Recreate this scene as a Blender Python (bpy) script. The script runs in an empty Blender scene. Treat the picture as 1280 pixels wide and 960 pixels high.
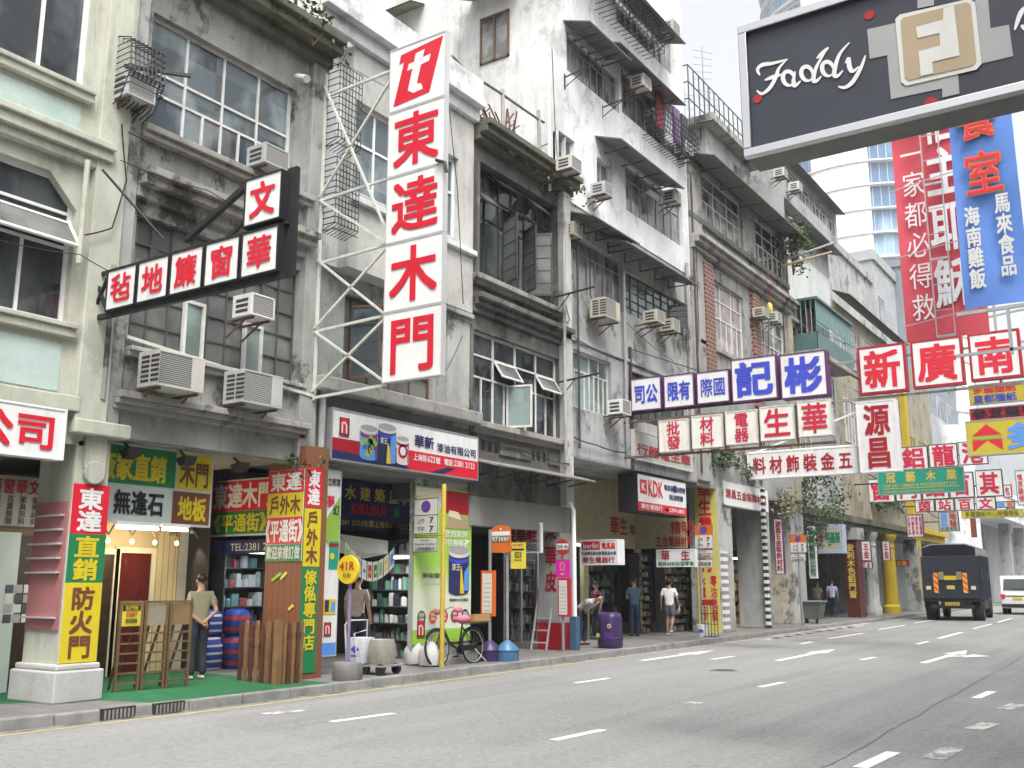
import bpy, bmesh, math, random
from mathutils import Vector, Matrix
random.seed(7)
R_ = math.radians
sc = bpy.context.scene
COL = sc.collection

# ------------------------------------------------------------------ camera, sky, sun, exposure
FPX, HY, VX, CH = 1244.0, 730.0, 1480.0, 1.65
pitch = math.atan((HY - 480) / FPX)
yaw = math.atan((VX - 640) / math.hypot(FPX, HY - 480))
FW = Vector((-math.sin(yaw) * math.cos(pitch), math.cos(yaw) * math.cos(pitch), math.sin(pitch)))
RT = Vector((math.cos(yaw), math.sin(yaw), 0))
UP = RT.cross(FW)
cd = bpy.data.cameras.new("camera")
cam = bpy.data.objects.new("camera", cd)
COL.objects.link(cam)
cam.matrix_world = Matrix((( RT.x, UP.x, -FW.x, 0), (RT.y, UP.y, -FW.y, 0), (RT.z, UP.z, -FW.z, CH), (0, 0, 0, 1)))
cd.sensor_width = 36
cd.lens = 36 * FPX / 1280
cd.clip_end = 2000
sc.camera = cam

SUN_EL, SUN_AZ = R_(60), R_(132)          # azimuth measured from +Y towards +X
w = bpy.data.worlds.new("World")
sc.world = w
w.use_nodes = True
nt = w.node_tree
bg = nt.nodes["Background"]
sky = nt.nodes.new("ShaderNodeTexSky")
sky.sky_type = 'NISHITA'
sky.sun_disc = False
sky.sun_elevation = SUN_EL
sky.sun_rotation = SUN_AZ
sky.dust_density = 7
sky.air_density = 1.4
hs = nt.nodes.new("ShaderNodeHueSaturation")   # overcast: the blue mostly gone
hs.inputs["Saturation"].default_value = 0.18
nt.links.new(sky.outputs[0], hs.inputs["Color"])
nt.links.new(hs.outputs[0], bg.inputs["Color"])
bg.inputs["Strength"].default_value = 0.15
sd = bpy.data.lights.new("sun", 'SUN')
sd.energy = 1.0
sd.angle = R_(14)
sd.color = (1, .985, .96)
so = bpy.data.objects.new("sun", sd)
COL.objects.link(so)
sdir = Vector((math.sin(SUN_AZ) * math.cos(SUN_EL), math.cos(SUN_AZ) * math.cos(SUN_EL), math.sin(SUN_EL)))
so.rotation_euler = (-sdir).to_track_quat('-Z', 'Y').to_euler()
vs = sc.view_settings
vs.view_transform = 'Standard'
vs.look = 'None'
vs.gamma = 1
vs.exposure = 1.2
vs.use_curve_mapping = False

# ------------------------------------------------------------------ measuring: a photo pixel (1280x960) seen on a real plane
XF = -12.4          # the frontage line
C0 = Vector((0, 0, CH))
def ray(px, py): return RT * ((px - 640) / FPX) - UP * ((py - 480) / FPX) + FW
def onx(px, py, X=XF):
    d = ray(px, py); return C0 + d * (X / d.x)
def ony(px, py, Y):
    d = ray(px, py); return C0 + d * (Y / d.y)
def onz(px, py, Z=0.0):
    d = ray(px, py); return C0 + d * ((Z - CH) / d.z)
def fp(px, py, X=XF):
    p = onx(px, py, X); return p.y, p.z
def RC(px0, py0, px1, py1, X=XF):
    a = onx(px0, py0, X); b = onx(px1, py1, X); return a.y, b.y, b.z, a.z

# ------------------------------------------------------------------ objects
def wpos(o):
    v = Vector((0, 0, 0))
    while o is not None:
        v += o.location; o = o.parent
    return v
def tag(o, label=None, cat=None, group=None, kind=None):
    if label: o["label"] = label
    if cat: o["category"] = cat
    if group: o["group"] = group
    if kind: o["kind"] = kind
    return o
def thing(name, label, cat, loc=(0, 0, 0), rz=0, group=None):
    o = bpy.data.objects.new(name, None); COL.objects.link(o)
    o.location = loc; o.rotation_euler = (0, 0, rz); o.empty_display_size = .2
    return tag(o, label, cat, group)
def kids(o): return [c for c in bpy.data.objects if c.parent == o]
def copy_tree(o, parent=None):
    c = o.copy(); COL.objects.link(c); c.parent = parent
    for ch in list(o.children): copy_tree(ch, c)
    return c

class MB:
    def __init__(s): s.v = []; s.f = []; s.m = []
    def poly(s, pts, m=0):
        n = len(s.v); s.v += [Vector(p) for p in pts]; s.f.append(tuple(range(n, n + len(pts)))); s.m.append(m); return s
    def raw(s, vs, fs, m=0):
        n = len(s.v); s.v += [Vector(p) for p in vs]
        for f in fs: s.f.append(tuple(i + n for i in f)); s.m.append(m)
        return s
    def box(s, x0, x1, y0, y1, z0, z1, m=0):
        if x0 > x1: x0, x1 = x1, x0
        if y0 > y1: y0, y1 = y1, y0
        if z0 > z1: z0, z1 = z1, z0
        return s.raw([(x0,y0,z0),(x1,y0,z0),(x1,y1,z0),(x0,y1,z0),(x0,y0,z1),(x1,y0,z1),(x1,y1,z1),(x0,y1,z1)],
                     [(0,3,2,1),(4,5,6,7),(0,1,5,4),(1,2,6,5),(2,3,7,6),(3,0,4,7)], m)
    def obox(s, o, u, v, n, m=0):
        o, u, v, n = map(Vector, (o, u, v, n))
        p = [o, o+u, o+u+v, o+v, o+n, o+u+n, o+u+v+n, o+v+n]
        if u.cross(v).dot(n) < 0: return s.raw(p, [(0,1,2,3),(4,7,6,5),(0,4,5,1),(1,5,6,2),(2,6,7,3),(3,7,4,0)], m)
        return s.raw(p, [(0,3,2,1),(4,5,6,7),(0,1,5,4),(1,2,6,5),(2,3,7,6),(3,0,4,7)], m)
    def bar(s, a, b, w, h=None, m=0):
        a, b = Vector(a), Vector(b); d = (b - a); h = h or w
        q = Vector((0,0,1)) if abs(d.normalized().z) < .95 else Vector((1,0,0))
        u = d.cross(q).normalized() * w; v = u.cross(d).normalized() * h
        return s.obox(a - u/2 - v/2, d, u, v, m)
    def tube(s, pts, r, n=6, m=0, r1=None):
        pts = [Vector(p) for p in pts]; k = len(pts); rings = []
        for i, p in enumerate(pts):
            d = (pts[min(i+1,k-1)] - pts[max(i-1,0)]).normalized()
            q = Vector((0,0,1)) if abs(d.z) < .9 else Vector((1,0,0))
            a = d.cross(q).normalized(); b = d.cross(a)
            rr = r if r1 is None else r + (r1 - r) * i / (k - 1)
            rings.append([p + (a*math.cos(t) + b*math.sin(t))*rr for t in [2*math.pi*j/n for j in range(n)]])
        vs = [v for rg in rings for v in rg]; fs = []
        for i in range(k-1):
            for j in range(n):
                fs.append((i*n+j, (i+1)*n+j, (i+1)*n+(j+1)%n, i*n+(j+1)%n))
        fs.append(tuple(range(n))); fs.append(tuple(range((k-1)*n, k*n))[::-1])
        return s.raw(vs, fs, m)
    def lathe(s, prof, c, n=20, m=0, axis='z', cap=True):
        c = Vector(c); vs = []; fs = []; k = len(prof)
        for r, h in prof:
            for j in range(n):
                t = 2*math.pi*j/n; a, b = r*math.cos(t), r*math.sin(t)
                vs.append(c + (Vector((a,b,h)) if axis=='z' else Vector((h,a,b)) if axis=='x' else Vector((b,h,a))))
        for i in range(k-1):
            for j in range(n): fs.append((i*n+j, i*n+(j+1)%n, (i+1)*n+(j+1)%n, (i+1)*n+j))
        if cap: fs.append(tuple(range(n))[::-1]); fs.append(tuple(range((k-1)*n, k*n)))
        return s.raw(vs, fs, m)
    def prism(s, pts, n, m=0):
        n = Vector(n); a = [Vector(p) for p in pts]; k = len(a)
        fs = [tuple(range(k))[::-1], tuple(range(k, 2*k))] + [(i, (i+1)%k, k+(i+1)%k, k+i) for i in range(k)]
        return s.raw(a + [p + n for p in a], fs, m)
    def build(s, name, mat, parent=None, smooth=False, bevel=0, org=None):
        me = bpy.data.meshes.new(name)
        o = bpy.data.objects.new(name, me); COL.objects.link(o)
        if parent is not None: o.parent = parent; sh = wpos(parent)
        elif org is not None: sh = Vector(org); o.location = sh
        else:
            xs = [v.x for v in s.v]; ys = [v.y for v in s.v]
            sh = Vector(((min(xs)+max(xs))/2, (min(ys)+max(ys))/2, min(v.z for v in s.v))); o.location = sh
        me.from_pydata([v - sh for v in s.v], [], s.f)
        for mt in (mat if isinstance(mat, (list, tuple)) else [mat]): me.materials.append(mt)
        me.polygons.foreach_set("material_index", s.m)
        if smooth: me.polygons.foreach_set("use_smooth", [True]*len(s.f))
        me.validate(); me.update()
        bm = bmesh.new(); bm.from_mesh(me); bmesh.ops.recalc_face_normals(bm, faces=bm.faces); bm.to_mesh(me); bm.free()
        if smooth:
            try: me.set_sharp_from_angle(angle=R_(40))
            except Exception: pass
        if bevel:
            b = o.modifiers.new("edge", 'BEVEL'); b.width = bevel; b.segments = 2; b.limit_method = 'ANGLE'
        return o

# ------------------------------------------------------------------ materials
def nn(t, ty, **k):
    n = t.nodes.new("ShaderNode" + ty)
    for a, b in k.items(): setattr(n, a, b)
    return n
def c4(c): return (c[0], c[1], c[2], 1)
def mixc(t, fac, a, b, mode='MIX'):
    n = nn(t, "Mix", data_type='RGBA', blend_type=mode)
    for s, val in ((0, fac), (6, a), (7, b)):
        if hasattr(val, "is_output"): t.links.new(val, n.inputs[s])
        else: n.inputs[s].default_value = val if s == 0 else c4(val)
    return n.outputs[2]
def noise(t, scale, detail=4, rough=.55, vec=(1, 1, 1), pos=None):
    g = pos or nn(t, "NewGeometry").outputs["Position"]
    mp = nn(t, "Mapping"); mp.inputs["Scale"].default_value = vec
    t.links.new(g, mp.inputs["Vector"])
    n = nn(t, "TexNoise"); n.inputs["Scale"].default_value = scale; n.inputs["Detail"].default_value = detail; n.inputs["Roughness"].default_value = rough
    t.links.new(mp.outputs[0], n.inputs["Vector"])
    return n.outputs["Fac"]
def ramp(t, fac, lo, hi, a=0., b=1.):
    r = nn(t, "MapRange"); r.inputs[1].default_value = lo; r.inputs[2].default_value = hi; r.inputs[3].default_value = a; r.inputs[4].default_value = b
    t.links.new(fac, r.inputs[0]); return r.outputs[0]
def newmat(name):
    m = bpy.data.materials.new(name); m.use_nodes = True
    return m, m.node_tree, m.node_tree.nodes["Principled BSDF"]
def bump(t, b, fac, st=.2, d=.02):
    n = nn(t, "Bump"); n.inputs["Strength"].default_value = st; n.inputs["Distance"].default_value = d
    t.links.new(fac, n.inputs["Height"]); t.links.new(n.outputs[0], b.inputs["Normal"])
def M(name, col, rough=.6, metal=0, var=.12, scale=4, dirt=.25, spec=.4, bmp=0, dcol=None):
    m, t, b = newmat(name)
    n1 = noise(t, scale, 5, .6)
    lo = tuple(x*(1-var) for x in col); hi = tuple(min(1, x*(1+var)) for x in col)
    c = mixc(t, ramp(t, n1, .3, .7), lo, hi)
    if dirt:
        n2 = noise(t, 1.3, 8, .7, (2.2, 2.2, .6))
        dc = dcol or tuple(x*.45 + .02 for x in col)
        c = mixc(t, ramp(t, n2, .52, .75, 0, dirt), c, dc)
    t.links.new(c, b.inputs["Base Color"])
    b.inputs["Roughness"].default_value = rough; b.inputs["Metallic"].default_value = metal; b.inputs["Specular IOR Level"].default_value = spec
    if bmp: bump(t, b, noise(t, 40, 5), bmp, .01)
    return m
def W(name, col, grime=.5, streak=.5, mould=.4, gcol=None, mcol=(.035, .034, .028), peel=0):
    """old rendered masonry: broad tone change, vertical run-off streaks, mould patches, peeling"""
    m, t, b = newmat(name)
    g = gcol or tuple(x*.55 for x in col)
    n1 = noise(t, .55, 8, .66)
    c = mixc(t, ramp(t, n1, .38, .66, 0, grime), col, g)
    nb = noise(t, 2.3, 8, .7)                                                       # blotches
    c = mixc(t, ramp(t, nb, .5, .7, 0, grime*.7), c, tuple(x*.6 for x in col))
    ns = noise(t, 1.0, 8, .68, (2.0, 2.0, .42))                                     # broad run-off
    c = mixc(t, ramp(t, ns, .5, .72, 0, streak*.75), c, tuple(x*.4 for x in col))
    nd = noise(t, 1.0, 6, .62, (6.5, 6.5, .5)); npat = noise(t, .8, 5, .6)          # drips, in patches
    dm = nn(t, "Math", operation='MULTIPLY'); t.links.new(ramp(t, nd, .53, .68, 0, 1), dm.inputs[0]); t.links.new(ramp(t, npat, .5, .6, 0, streak*.75), dm.inputs[1])
    c = mixc(t, dm.outputs[0], c, tuple(x*.22 for x in col))
    nm = noise(t, .9, 13, .73, (1, 1, .8))                                          # black mould
    c = mixc(t, ramp(t, nm, .54, .615, 0, mould), c, mcol)
    if peel:
        npl = noise(t, 1.7, 9, .62)
        c = mixc(t, ramp(t, npl, .6, .62, 0, peel), c, (.42, .41, .39))
    nf = noise(t, 30, 6, .7)
    c = mixc(t, .35, c, mixc(t, nf, (.35, .35, .35), (.65, .65, .65)), 'OVERLAY')
    t.links.new(c, b.inputs["Base Color"])
    b.inputs["Roughness"].default_value = .88; b.inputs["Specular IOR Level"].default_value = .2
    bump(t, b, noise(t, 9, 9, .7), .35, .02)
    return m
def glass(name, a, b_, rough=.06, cell=(1, 1.6, 1.4), spec=.5):
    """window glass in front of dim rooms: tone differs pane by pane"""
    m, t, b = newmat(name)
    g = nn(t, "NewGeometry")
    mp = nn(t, "Mapping"); mp.inputs["Scale"].default_value = cell
    t.links.new(g.outputs["Position"], mp.inputs["Vector"])
    fl = nn(t, "VectorMath", operation='FLOOR'); t.links.new(mp.outputs[0], fl.inputs[0])
    wn = nn(t, "TexWhiteNoise"); t.links.new(fl.outputs[0], wn.inputs["Vector"])
    n2 = noise(t, 1.1, 3, .5, (1, 1.2, .9))  # soft cloudy patches: reflections painted into the glass colour
    f = nn(t, "Math", operation='MULTIPLY_ADD'); f.inputs[1].default_value = .45
    t.links.new(wn.outputs["Value"], f.inputs[0])
    t.links.new(ramp(t, n2, .46, .6, 0, .55), f.inputs[2])
    t.links.new(mixc(t, f.outputs[0], a, b_), b.inputs["Base Color"])
    b.inputs["Roughness"].default_value = rough; b.inputs["Specular IOR Level"].default_value = spec
    bump(t, b, noise(t, 1.4, 3), .05, .05)
    return m
def emis(name, col, st):
    m, t, b = newmat(name)
    b.inputs["Base Color"].default_value = c4(col); b.inputs["Emission Color"].default_value = c4(col); b.inputs["Emission Strength"].default_value = st
    return m
def stripes(name, a, b_, axis, freq, rough=.5, duty=.5, metal=0):
    m, t, b = newmat(name)
    g = nn(t, "NewGeometry"); sx = nn(t, "SeparateXYZ"); t.links.new(g.outputs["Position"], sx.inputs[0])
    mu = nn(t, "Math", operation='MULTIPLY'); mu.inputs[1].default_value = freq; t.links.new(sx.outputs[axis], mu.inputs[0])
    fr = nn(t, "Math", operation='FRACT'); t.links.new(mu.outputs[0], fr.inputs[0])
    gt = nn(t, "Math", operation='GREATER_THAN'); gt.inputs[1].default_value = duty; t.links.new(fr.outputs[0], gt.inputs[0])
    t.links.new(mixc(t, gt.outputs[0], a, b_), b.inputs["Base Color"])
    b.inputs["Roughness"].default_value = rough; b.inputs["Metallic"].default_value = metal
    return m
def thinglass(name, tint=(.9, .95, .93), refl=.16):
    m, t, b = newmat(name); t.nodes.remove(b)
    out = t.nodes["Material Output"]
    tr = nn(t, "BsdfTransparent"); tr.inputs[0].default_value = c4(tint)
    gl = nn(t, "BsdfGlossy"); gl.inputs["Roughness"].default_value = .03
    mx = nn(t, "MixShader"); mx.inputs[0].default_value = refl
    t.links.new(tr.outputs[0], mx.inputs[1]); t.links.new(gl.outputs[0], mx.inputs[2]); t.links.new(mx.outputs[0], out.inputs[0])
    return m

cream = W("cream_render", (.55, .56, .47), .5, .55, .25)
greyw = W("grey_render", (.335, .345, .325), .7, .85, .9, peel=.45)
darkw = W("dark_weathered_render", (.165, .162, .15), .8, .8, .8, peel=.25)
palew = W("pale_weathered_render", (.44, .45, .43), .6, .8, .75)
whitew = W("white_render", (.76, .765, .77), .4, .6, .38)
stainw = W("stained_white_render", (.70, .70, .69), .5, .6, .3)
lgreyw = W("light_grey_render", (.43, .44, .435), .6, .75, .6)
beigew = W("beige_render", (.36, .33, .25), .6, .7, .5)
moss = W("mossy_concrete", (.15, .15, .115), .7, .8, .9, mcol=(.05, .06, .025))
ledge = W("stained_ledge", (.38, .37, .34), .7, .85, .85)
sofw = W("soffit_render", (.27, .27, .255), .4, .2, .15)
teal = W("faded_teal_render", (.50, .62, .58), .5, .2, .1)
yelw = W("yellow_render", (.50, .37, .03), .3, .3, .1)
alu = M("aluminium", (.62, .62, .62), .4, .3, .06)
whitem = M("white_paint", (.78, .78, .77), .45, 0, .05, 3, .2)
steelw = M("old_white_steel", (.6, .6, .57), .6, 0, .15, 4, .5, dcol=(.22, .13, .07))
dsteel = M("dark_steel", (.06, .06, .06), .6, .2, .3, 6, .4, dcol=(.12, .07, .04))
black = M("black_paint", (.02, .02, .022), .5, 0, .2, 4, .2)
gsteel = M("galvanised_steel", (.38, .39, .40), .5, .5, .12)
brown = M("brown_frame", (.13, .08, .05), .6, 0, .2)
gdark = glass("dark_window_glass", (.012, .016, .02), (.11, .125, .13))
gfrost = glass("frosted_glass", (.07, .078, .075), (.20, .21, .20), .3)
gblue = glass("bluish_window_glass", (.02, .035, .045), (.24, .29, .30))
gcurt = glass("curtained_glass", (.04, .04, .042), (.33, .33, .31), .12, (1, 2.6, 1.4))
ggrn = glass("greenish_window_glass", (.07, .10, .09), (.28, .36, .34), .1)
acw = M("ac_casing", (.55, .54, .49), .5, 0, .08, 3, .6, dcol=(.25, .2, .14))
acws = [acw, M("ac_casing_yellowed", (.46, .43, .34), .55, 0, .1, 4, .7, dcol=(.2, .13, .08)), M("ac_casing_grey", (.42, .43, .43), .5, 0, .1, 4, .6), M("ac_casing_white", (.64, .64, .62), .45, 0, .06, 3, .5)]
acg = stripes("ac_grille", (.34, .34, .32), (.10, .10, .10), 2, 34, .6, .5)
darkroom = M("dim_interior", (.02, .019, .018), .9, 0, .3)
rust = M("rusty_steel", (.16, .09, .06), .8, .2, .4, 6, .3)
# ------------------------------------------------------------------ lettering
_gl = {}
def glyph(ch, bold):
    k = (ch, round(bold, 3))
    if k not in _gl:
        cu = bpy.data.curves.new("glyph", 'FONT'); cu.body = ch; cu.size = 1; cu.offset = bold; cu.resolution_u = 2; cu.fill_mode = 'FRONT'
        ob = bpy.data.objects.new("glyph", cu); COL.objects.link(ob)
        bpy.context.view_layer.update()
        me = bpy.data.meshes.new_from_object(ob.evaluated_get(bpy.context.evaluated_depsgraph_get()))
        vs = [(v.co.x, v.co.y) for v in me.vertices]; fs = [tuple(p.vertices) for p in me.polygons]
        bpy.data.objects.remove(ob); bpy.data.curves.remove(cu); bpy.data.meshes.remove(me)
        if vs:
            xs = [v[0] for v in vs]; ys = [v[1] for v in vs]; bb = (min(xs), min(ys), max(xs), max(ys))
        else: bb = (0, 0, 1, 1)
        _gl[k] = (vs, fs, bb)
    return _gl[k]
def iscjk(c): return ord(c) > 0x2E00
class Face:
    """a flat sign face: P = its bottom left corner as read, u to the reader's right, v up"""
    def __init__(s, P, u, v, w, h):
        s.P, s.u, s.v, s.w, s.h = Vector(P), Vector(u).normalized(), Vector(v).normalized(), w, h
        s.n = s.u.cross(s.v).normalized(); s.lay = {}
    def at(s, x, y, off=0): return s.P + s.u*x + s.v*y + s.n*off
    def mb(s, key): return s.lay.setdefault(key, MB())
    def rect(s, key, x, y, w, h, off=.004): s.mb(key).poly([s.at(x, y, off), s.at(x+w, y, off), s.at(x+w, y+h, off), s.at(x, y+h, off)]); return s
    def poly(s, key, pts, off=.004): s.mb(key).poly([s.at(a, b, off) for a, b in pts]); return s
    def disc(s, key, x, y, r, off=.004, n=28, ry=None): return s.poly(key, [(x + r*math.cos(2*math.pi*i/n), y + (ry or r)*math.sin(2*math.pi*i/n)) for i in range(n)], off)
    def line(s, key, pts, wd, off=.006):
        """a flat brush stroke along pts"""
        pts = [Vector((a, b, 0)) for a, b in pts]; k = len(pts); L = []; Rr = []
        for i, p in enumerate(pts):
            d = (pts[min(i+1, k-1)] - pts[max(i-1, 0)]).normalized(); q = Vector((-d.y, d.x, 0))
            ww = wd if not isinstance(wd, (list, tuple)) else wd[0] + (wd[1]-wd[0])*math.sin(math.pi*i/(k-1))
            L.append(p + q*ww/2); Rr.append(p - q*ww/2)
        m = s.mb(key); n0 = len(m.v); m.raw([s.at(p.x, p.y, off+.00004*(j % k)+.0006*(n0 % 977)/977) for j, p in enumerate(L + Rr)], [(i, k+i, k+i+1, i+1) for i in range(k-1)])
        return s
    def ch(s, key, c, x, y, w, h, bold=.02, off=.008):
        vs, fs, bb = glyph(c, 0)
        if not vs: return s
        if len(c) == 1 and iscjk(c): f = lambda a, b: (x + w*a, y + h*(b + .12))
        else:
            W_, H_ = max(bb[2]-bb[0], 1e-3), max(bb[3]-bb[1], 1e-3)
            f = lambda a, b: (x + w*(a-bb[0])/W_, y + h*(b-bb[1])/H_)
        e = bold*.62; k = s.mb(key)          # a heavier stroke: the glyph laid down again, shifted a little
        ex, ey = (e, e) if iscjk(c[0]) else (e*.8, e*.8)
        for i, (dx, dy) in enumerate(((0, 0), (-ex, -ey), (ex, -ey), (-ex, ey), (ex, ey)) if bold >= .01 else ((0, 0),)):
            k.raw([s.at(*f(a+dx, b+dy), off+.0006*i) for a, b in vs], fs)
        return s
    def row(s, key, txt, x, y, w, h, bold=.02, off=.008, gap=0):
        n = len(txt); cw = (w - gap*(n-1))/n
        for i, c in enumerate(txt):
            if c != ' ': s.ch(key, c, x + i*(cw+gap), y, cw, h, bold, off)
        return s
    def col(s, key, txt, x, y, w, h, bold=.02, off=.008, gap=0):
        n = len(txt); chh = (h - gap*(n-1))/n
        for i, c in enumerate(txt):
            if c != ' ': s.ch(key, c, x, y + h - (i+1)*chh - i*gap, w, chh, bold, off)
        return s
    def done(s, parent, mats, names=None):
        for k, m in s.lay.items():
            nm = (names or {}).get(k, "lettering" if k[0] in "LT" else "printed_panel")
            if m.v: m.build(nm, mats[k], parent)
INK = {}
def ink(name, col, rough=.45, dirt=.12): INK[name] = M("paint_" + name, col, rough, 0, .05, 3, dirt); return INK[name]
for k, c in dict(red=(.62, .015, .035), dred=(.36, .01, .02), crim=(.55, .02, .06), white=(.72, .72, .72), dwhite=(.62, .62, .58), green=(.015, .19, .07), lgreen=(.26, .46, .06),
                 yellow=(.62, .50, .02), gold=(.62, .48, .10), brown=(.16, .055, .03), black=(.015, .015, .02), navy=(.02, .025, .10), blue=(.05, .07, .50),
                 purple=(.10, .03, .22), orange=(.62, .14, .02), magenta=(.62, .02, .36), grey=(.35, .35, .35), pale=(.50, .58, .54), teal=(.01, .30, .20),
                 sky=(.10, .30, .75), dgrey=(.07, .075, .09), khaki=(.52, .42, .04), pink=(.40, .17, .17), olive=(.10, .13, .03), cream=(.70, .66, .48), tan=(.40, .31, .20)).items(): ink(k, c)
def K(face, parent, names=None):
    """layers keyed 'Lred', 'Pgreen' ... : L = lettering, P = printed area, then the paint"""
    face.done(parent, {k: INK[k[1:].split('_')[0]] for k in face.lay}, names)

def sign(name, label, P, u, v, w, h, th, facemat, bodymat, border=.03, group=None, cat="sign", bev=0):
    """a box sign: body with a proud rim, face sheet; returns (thing, Face)"""
    f = Face(P, u, v, w, h)
    t = thing(name, label, cat, f.at(w/2, 0, -th/2), 0, group)
    b = MB().obox(f.at(0, 0, -.012), f.u*w, f.v*h, -f.n*(th-.012))
    if border:
        for (x, y, a, c) in ((0, 0, w, border), (0, h-border, w, border), (0, border, border, h-2*border), (w-border, border, border, h-2*border)):
            b.obox(f.at(x, y, -.011), f.u*a, f.v*c, f.n*.018)
    b.build("case", bodymat, t, bevel=bev)
    MB().poly([f.at(border, border, -.004), f.at(w-border, border, -.004), f.at(w-border, h-border, -.004), f.at(border, h-border, -.004)]).build("sign_face", facemat, t)
    return t, f
YU, ZU, XU = (0, 1, 0), (0, 0, 1), (1, 0, 0)
def fsign(name, label, px0, py0, px1, py1, X, th, fm, bm, **k):
    """a sign parallel to the frontage"""
    y0, y1, z0, z1 = RC(px0, py0, px1, py1, X)
    return sign(name, label, (X, y0, z0), YU, ZU, y1-y0, z1-z0, th, fm, bm, **k)
def psign(name, label, px0, py0, py1, px1, Y, th, fm, bm, **k):
    """a sign standing out from the frontage across the street; py0, py1 = top and bottom at its left end"""
    a = ony(px0, py0, Y); b = ony(px0, py1, Y); c = ony(px1, py0, Y)
    return sign(name, label, (a.x, Y, b.z), XU, ZU, c.x-a.x, a.z-b.z, th, fm, bm, **k)

# ------------------------------------------------------------------ building parts
def wallgrid(mb, y0, y1, z0, z1, X, ops=(), d=.22, m=0):
    """frontage wall sheet with real openings and reveals"""
    ys = sorted({y0, y1} | {min(max(v, y0), y1) for o in ops for v in o[:2]}); zs = sorted({z0, z1} | {min(max(v, z0), z1) for o in ops for v in o[2:4]})
    for i in range(len(ys)-1):
        for j in range(len(zs)-1):
            a, b, c, e = ys[i], ys[i+1], zs[j], zs[j+1]
            if b-a < 1e-4 or e-c < 1e-4: continue
            if any(o[0]-1e-4 <= a and b <= o[1]+1e-4 and o[2]-1e-4 <= c and e <= o[3]+1e-4 for o in ops): continue
            mb.poly([(X, a, c), (X, b, c), (X, b, e), (X, a, e)], m)
    for o in ops:
        a, b, c, e = o[:4]
        mb.poly([(X, a, c), (X, b, c), (X-d, b, c), (X-d, a, c)], m).poly([(X, a, e), (X, b, e), (X-d, b, e), (X-d, a, e)], m)
        mb.poly([(X, a, c), (X, a, e), (X-d, a, e), (X-d, a, c)], m).poly([(X, b, c), (X, b, e), (X-d, b, e), (X-d, b, c)], m)
def window(parent, y0, y1, z0, z1, rows, X=XF, fm=None, gm=None, rec=.14, fw=.05, chamfer=0, cols=None, curtain=None, jit=.012):
    """framed window in the frontage: rows = [(height share, number of panes or list of shares)] from the top"""
    fm = fm or alu; gm = gm or gdark; x = X - rec; f = MB(); g = MB()
    tot = sum(r[0] for r in rows); z = z1
    f.box(x-.03, x+.035, y0, y0+fw, z0, z1).box(x-.03, x+.035, y1-fw, y1, z0, z1).box(x-.03, x+.034, y0+fw, y1-fw, z1-fw, z1).box(x-.03, x+.034, y0+fw, y1-fw, z0, z0+fw)
    for i, (hh, n) in enumerate(rows):
        hz = (z1-z0)*hh/tot; a = z - hz
        if i: f.box(x-.025, x+.028, y0+fw, y1-fw, z-fw*.35, z+fw*.35)
        sh = [1]*n if isinstance(n, int) else n; s0 = sum(sh); y = y0
        for j, q in enumerate(sh):
            b = y + (y1-y0)*q/s0
            if j: f.box(x-.025, x+.031, y-fw*.35, y+fw*.35, a+.01, z-.01)
            t = [random.uniform(-jit, jit) for _ in range(2)]
            g.poly([(x+t[0]*.5, y+.01, a), (x-t[0]*.5+t[1]*.4, b-.01, a), (x-t[0]*.5-t[1]*.4, b-.01, z), (x+t[0]*.5-t[1]*.8, y+.01, z)])
            y = b
        z = a
    w_ = f.build("window", fm, parent)
    g.build("pane", gm, w_)
    return w_
def sash(parent, hinge, y0, y1, z0, z1, ang, X=XF, fm=None, gm=None, fw=.045, bars=0, nm="sash"):
    """an open leaf; hinge 'l' / 'r' (side hung) or 't' (top hung), ang in degrees outward"""
    fm = fm or alu; gm = gm or gfrost; a = R_(ang)
    if hinge == 'l': P = Vector((X, y0, z0)); u = Vector((math.sin(a), math.cos(a), 0))*(y1-y0); v = Vector((0, 0, z1-z0))
    elif hinge == 'r': P = Vector((X, y1, z0)); u = Vector((math.sin(a), -math.cos(a), 0))*(y1-y0); v = Vector((0, 0, z1-z0))
    else: P = Vector((X, y0, z1)); u = Vector((0, y1-y0, 0)); v = Vector((math.sin(a), 0, -math.cos(a)))*(z1-z0)
    n = u.cross(v).normalized()*.035; U = u.normalized(); V = v.normalized(); lu, lv = u.length, v.length
    f = MB().obox(P, U*lu, V*fw, n).obox(P+V*(lv-fw), U*lu, V*fw, n).obox(P+V*fw, U*fw, V*(lv-2*fw), n).obox(P+V*fw+U*(lu-fw), U*fw, V*(lv-2*fw), n)
    for i in range(bars): f.obox(P+U*fw+V*(lv*(i+1)/(bars+1)-.012), U*(lu-2*fw), V*.024, n*.8)
    o = f.build(nm, fm, parent)
    MB().obox(P+U*fw+V*fw+n*.4, U*(lu-2*fw), V*(lv-2*fw), n*.2).build("pane", gm, o)
    return o
def cornice(parent, y0, y1, z, prof, mat=None, X=XF, name="cornice"):
    """stepped moulding along the frontage; prof = [(projection, height), ...] from the bottom up"""
    b = MB(); zz = z
    for p, h in prof: b.box(X-.02, X+p, y0, y1, zz, zz+h); zz += h
    return b.build(name, mat or ledge, parent, bevel=.012)
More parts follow.
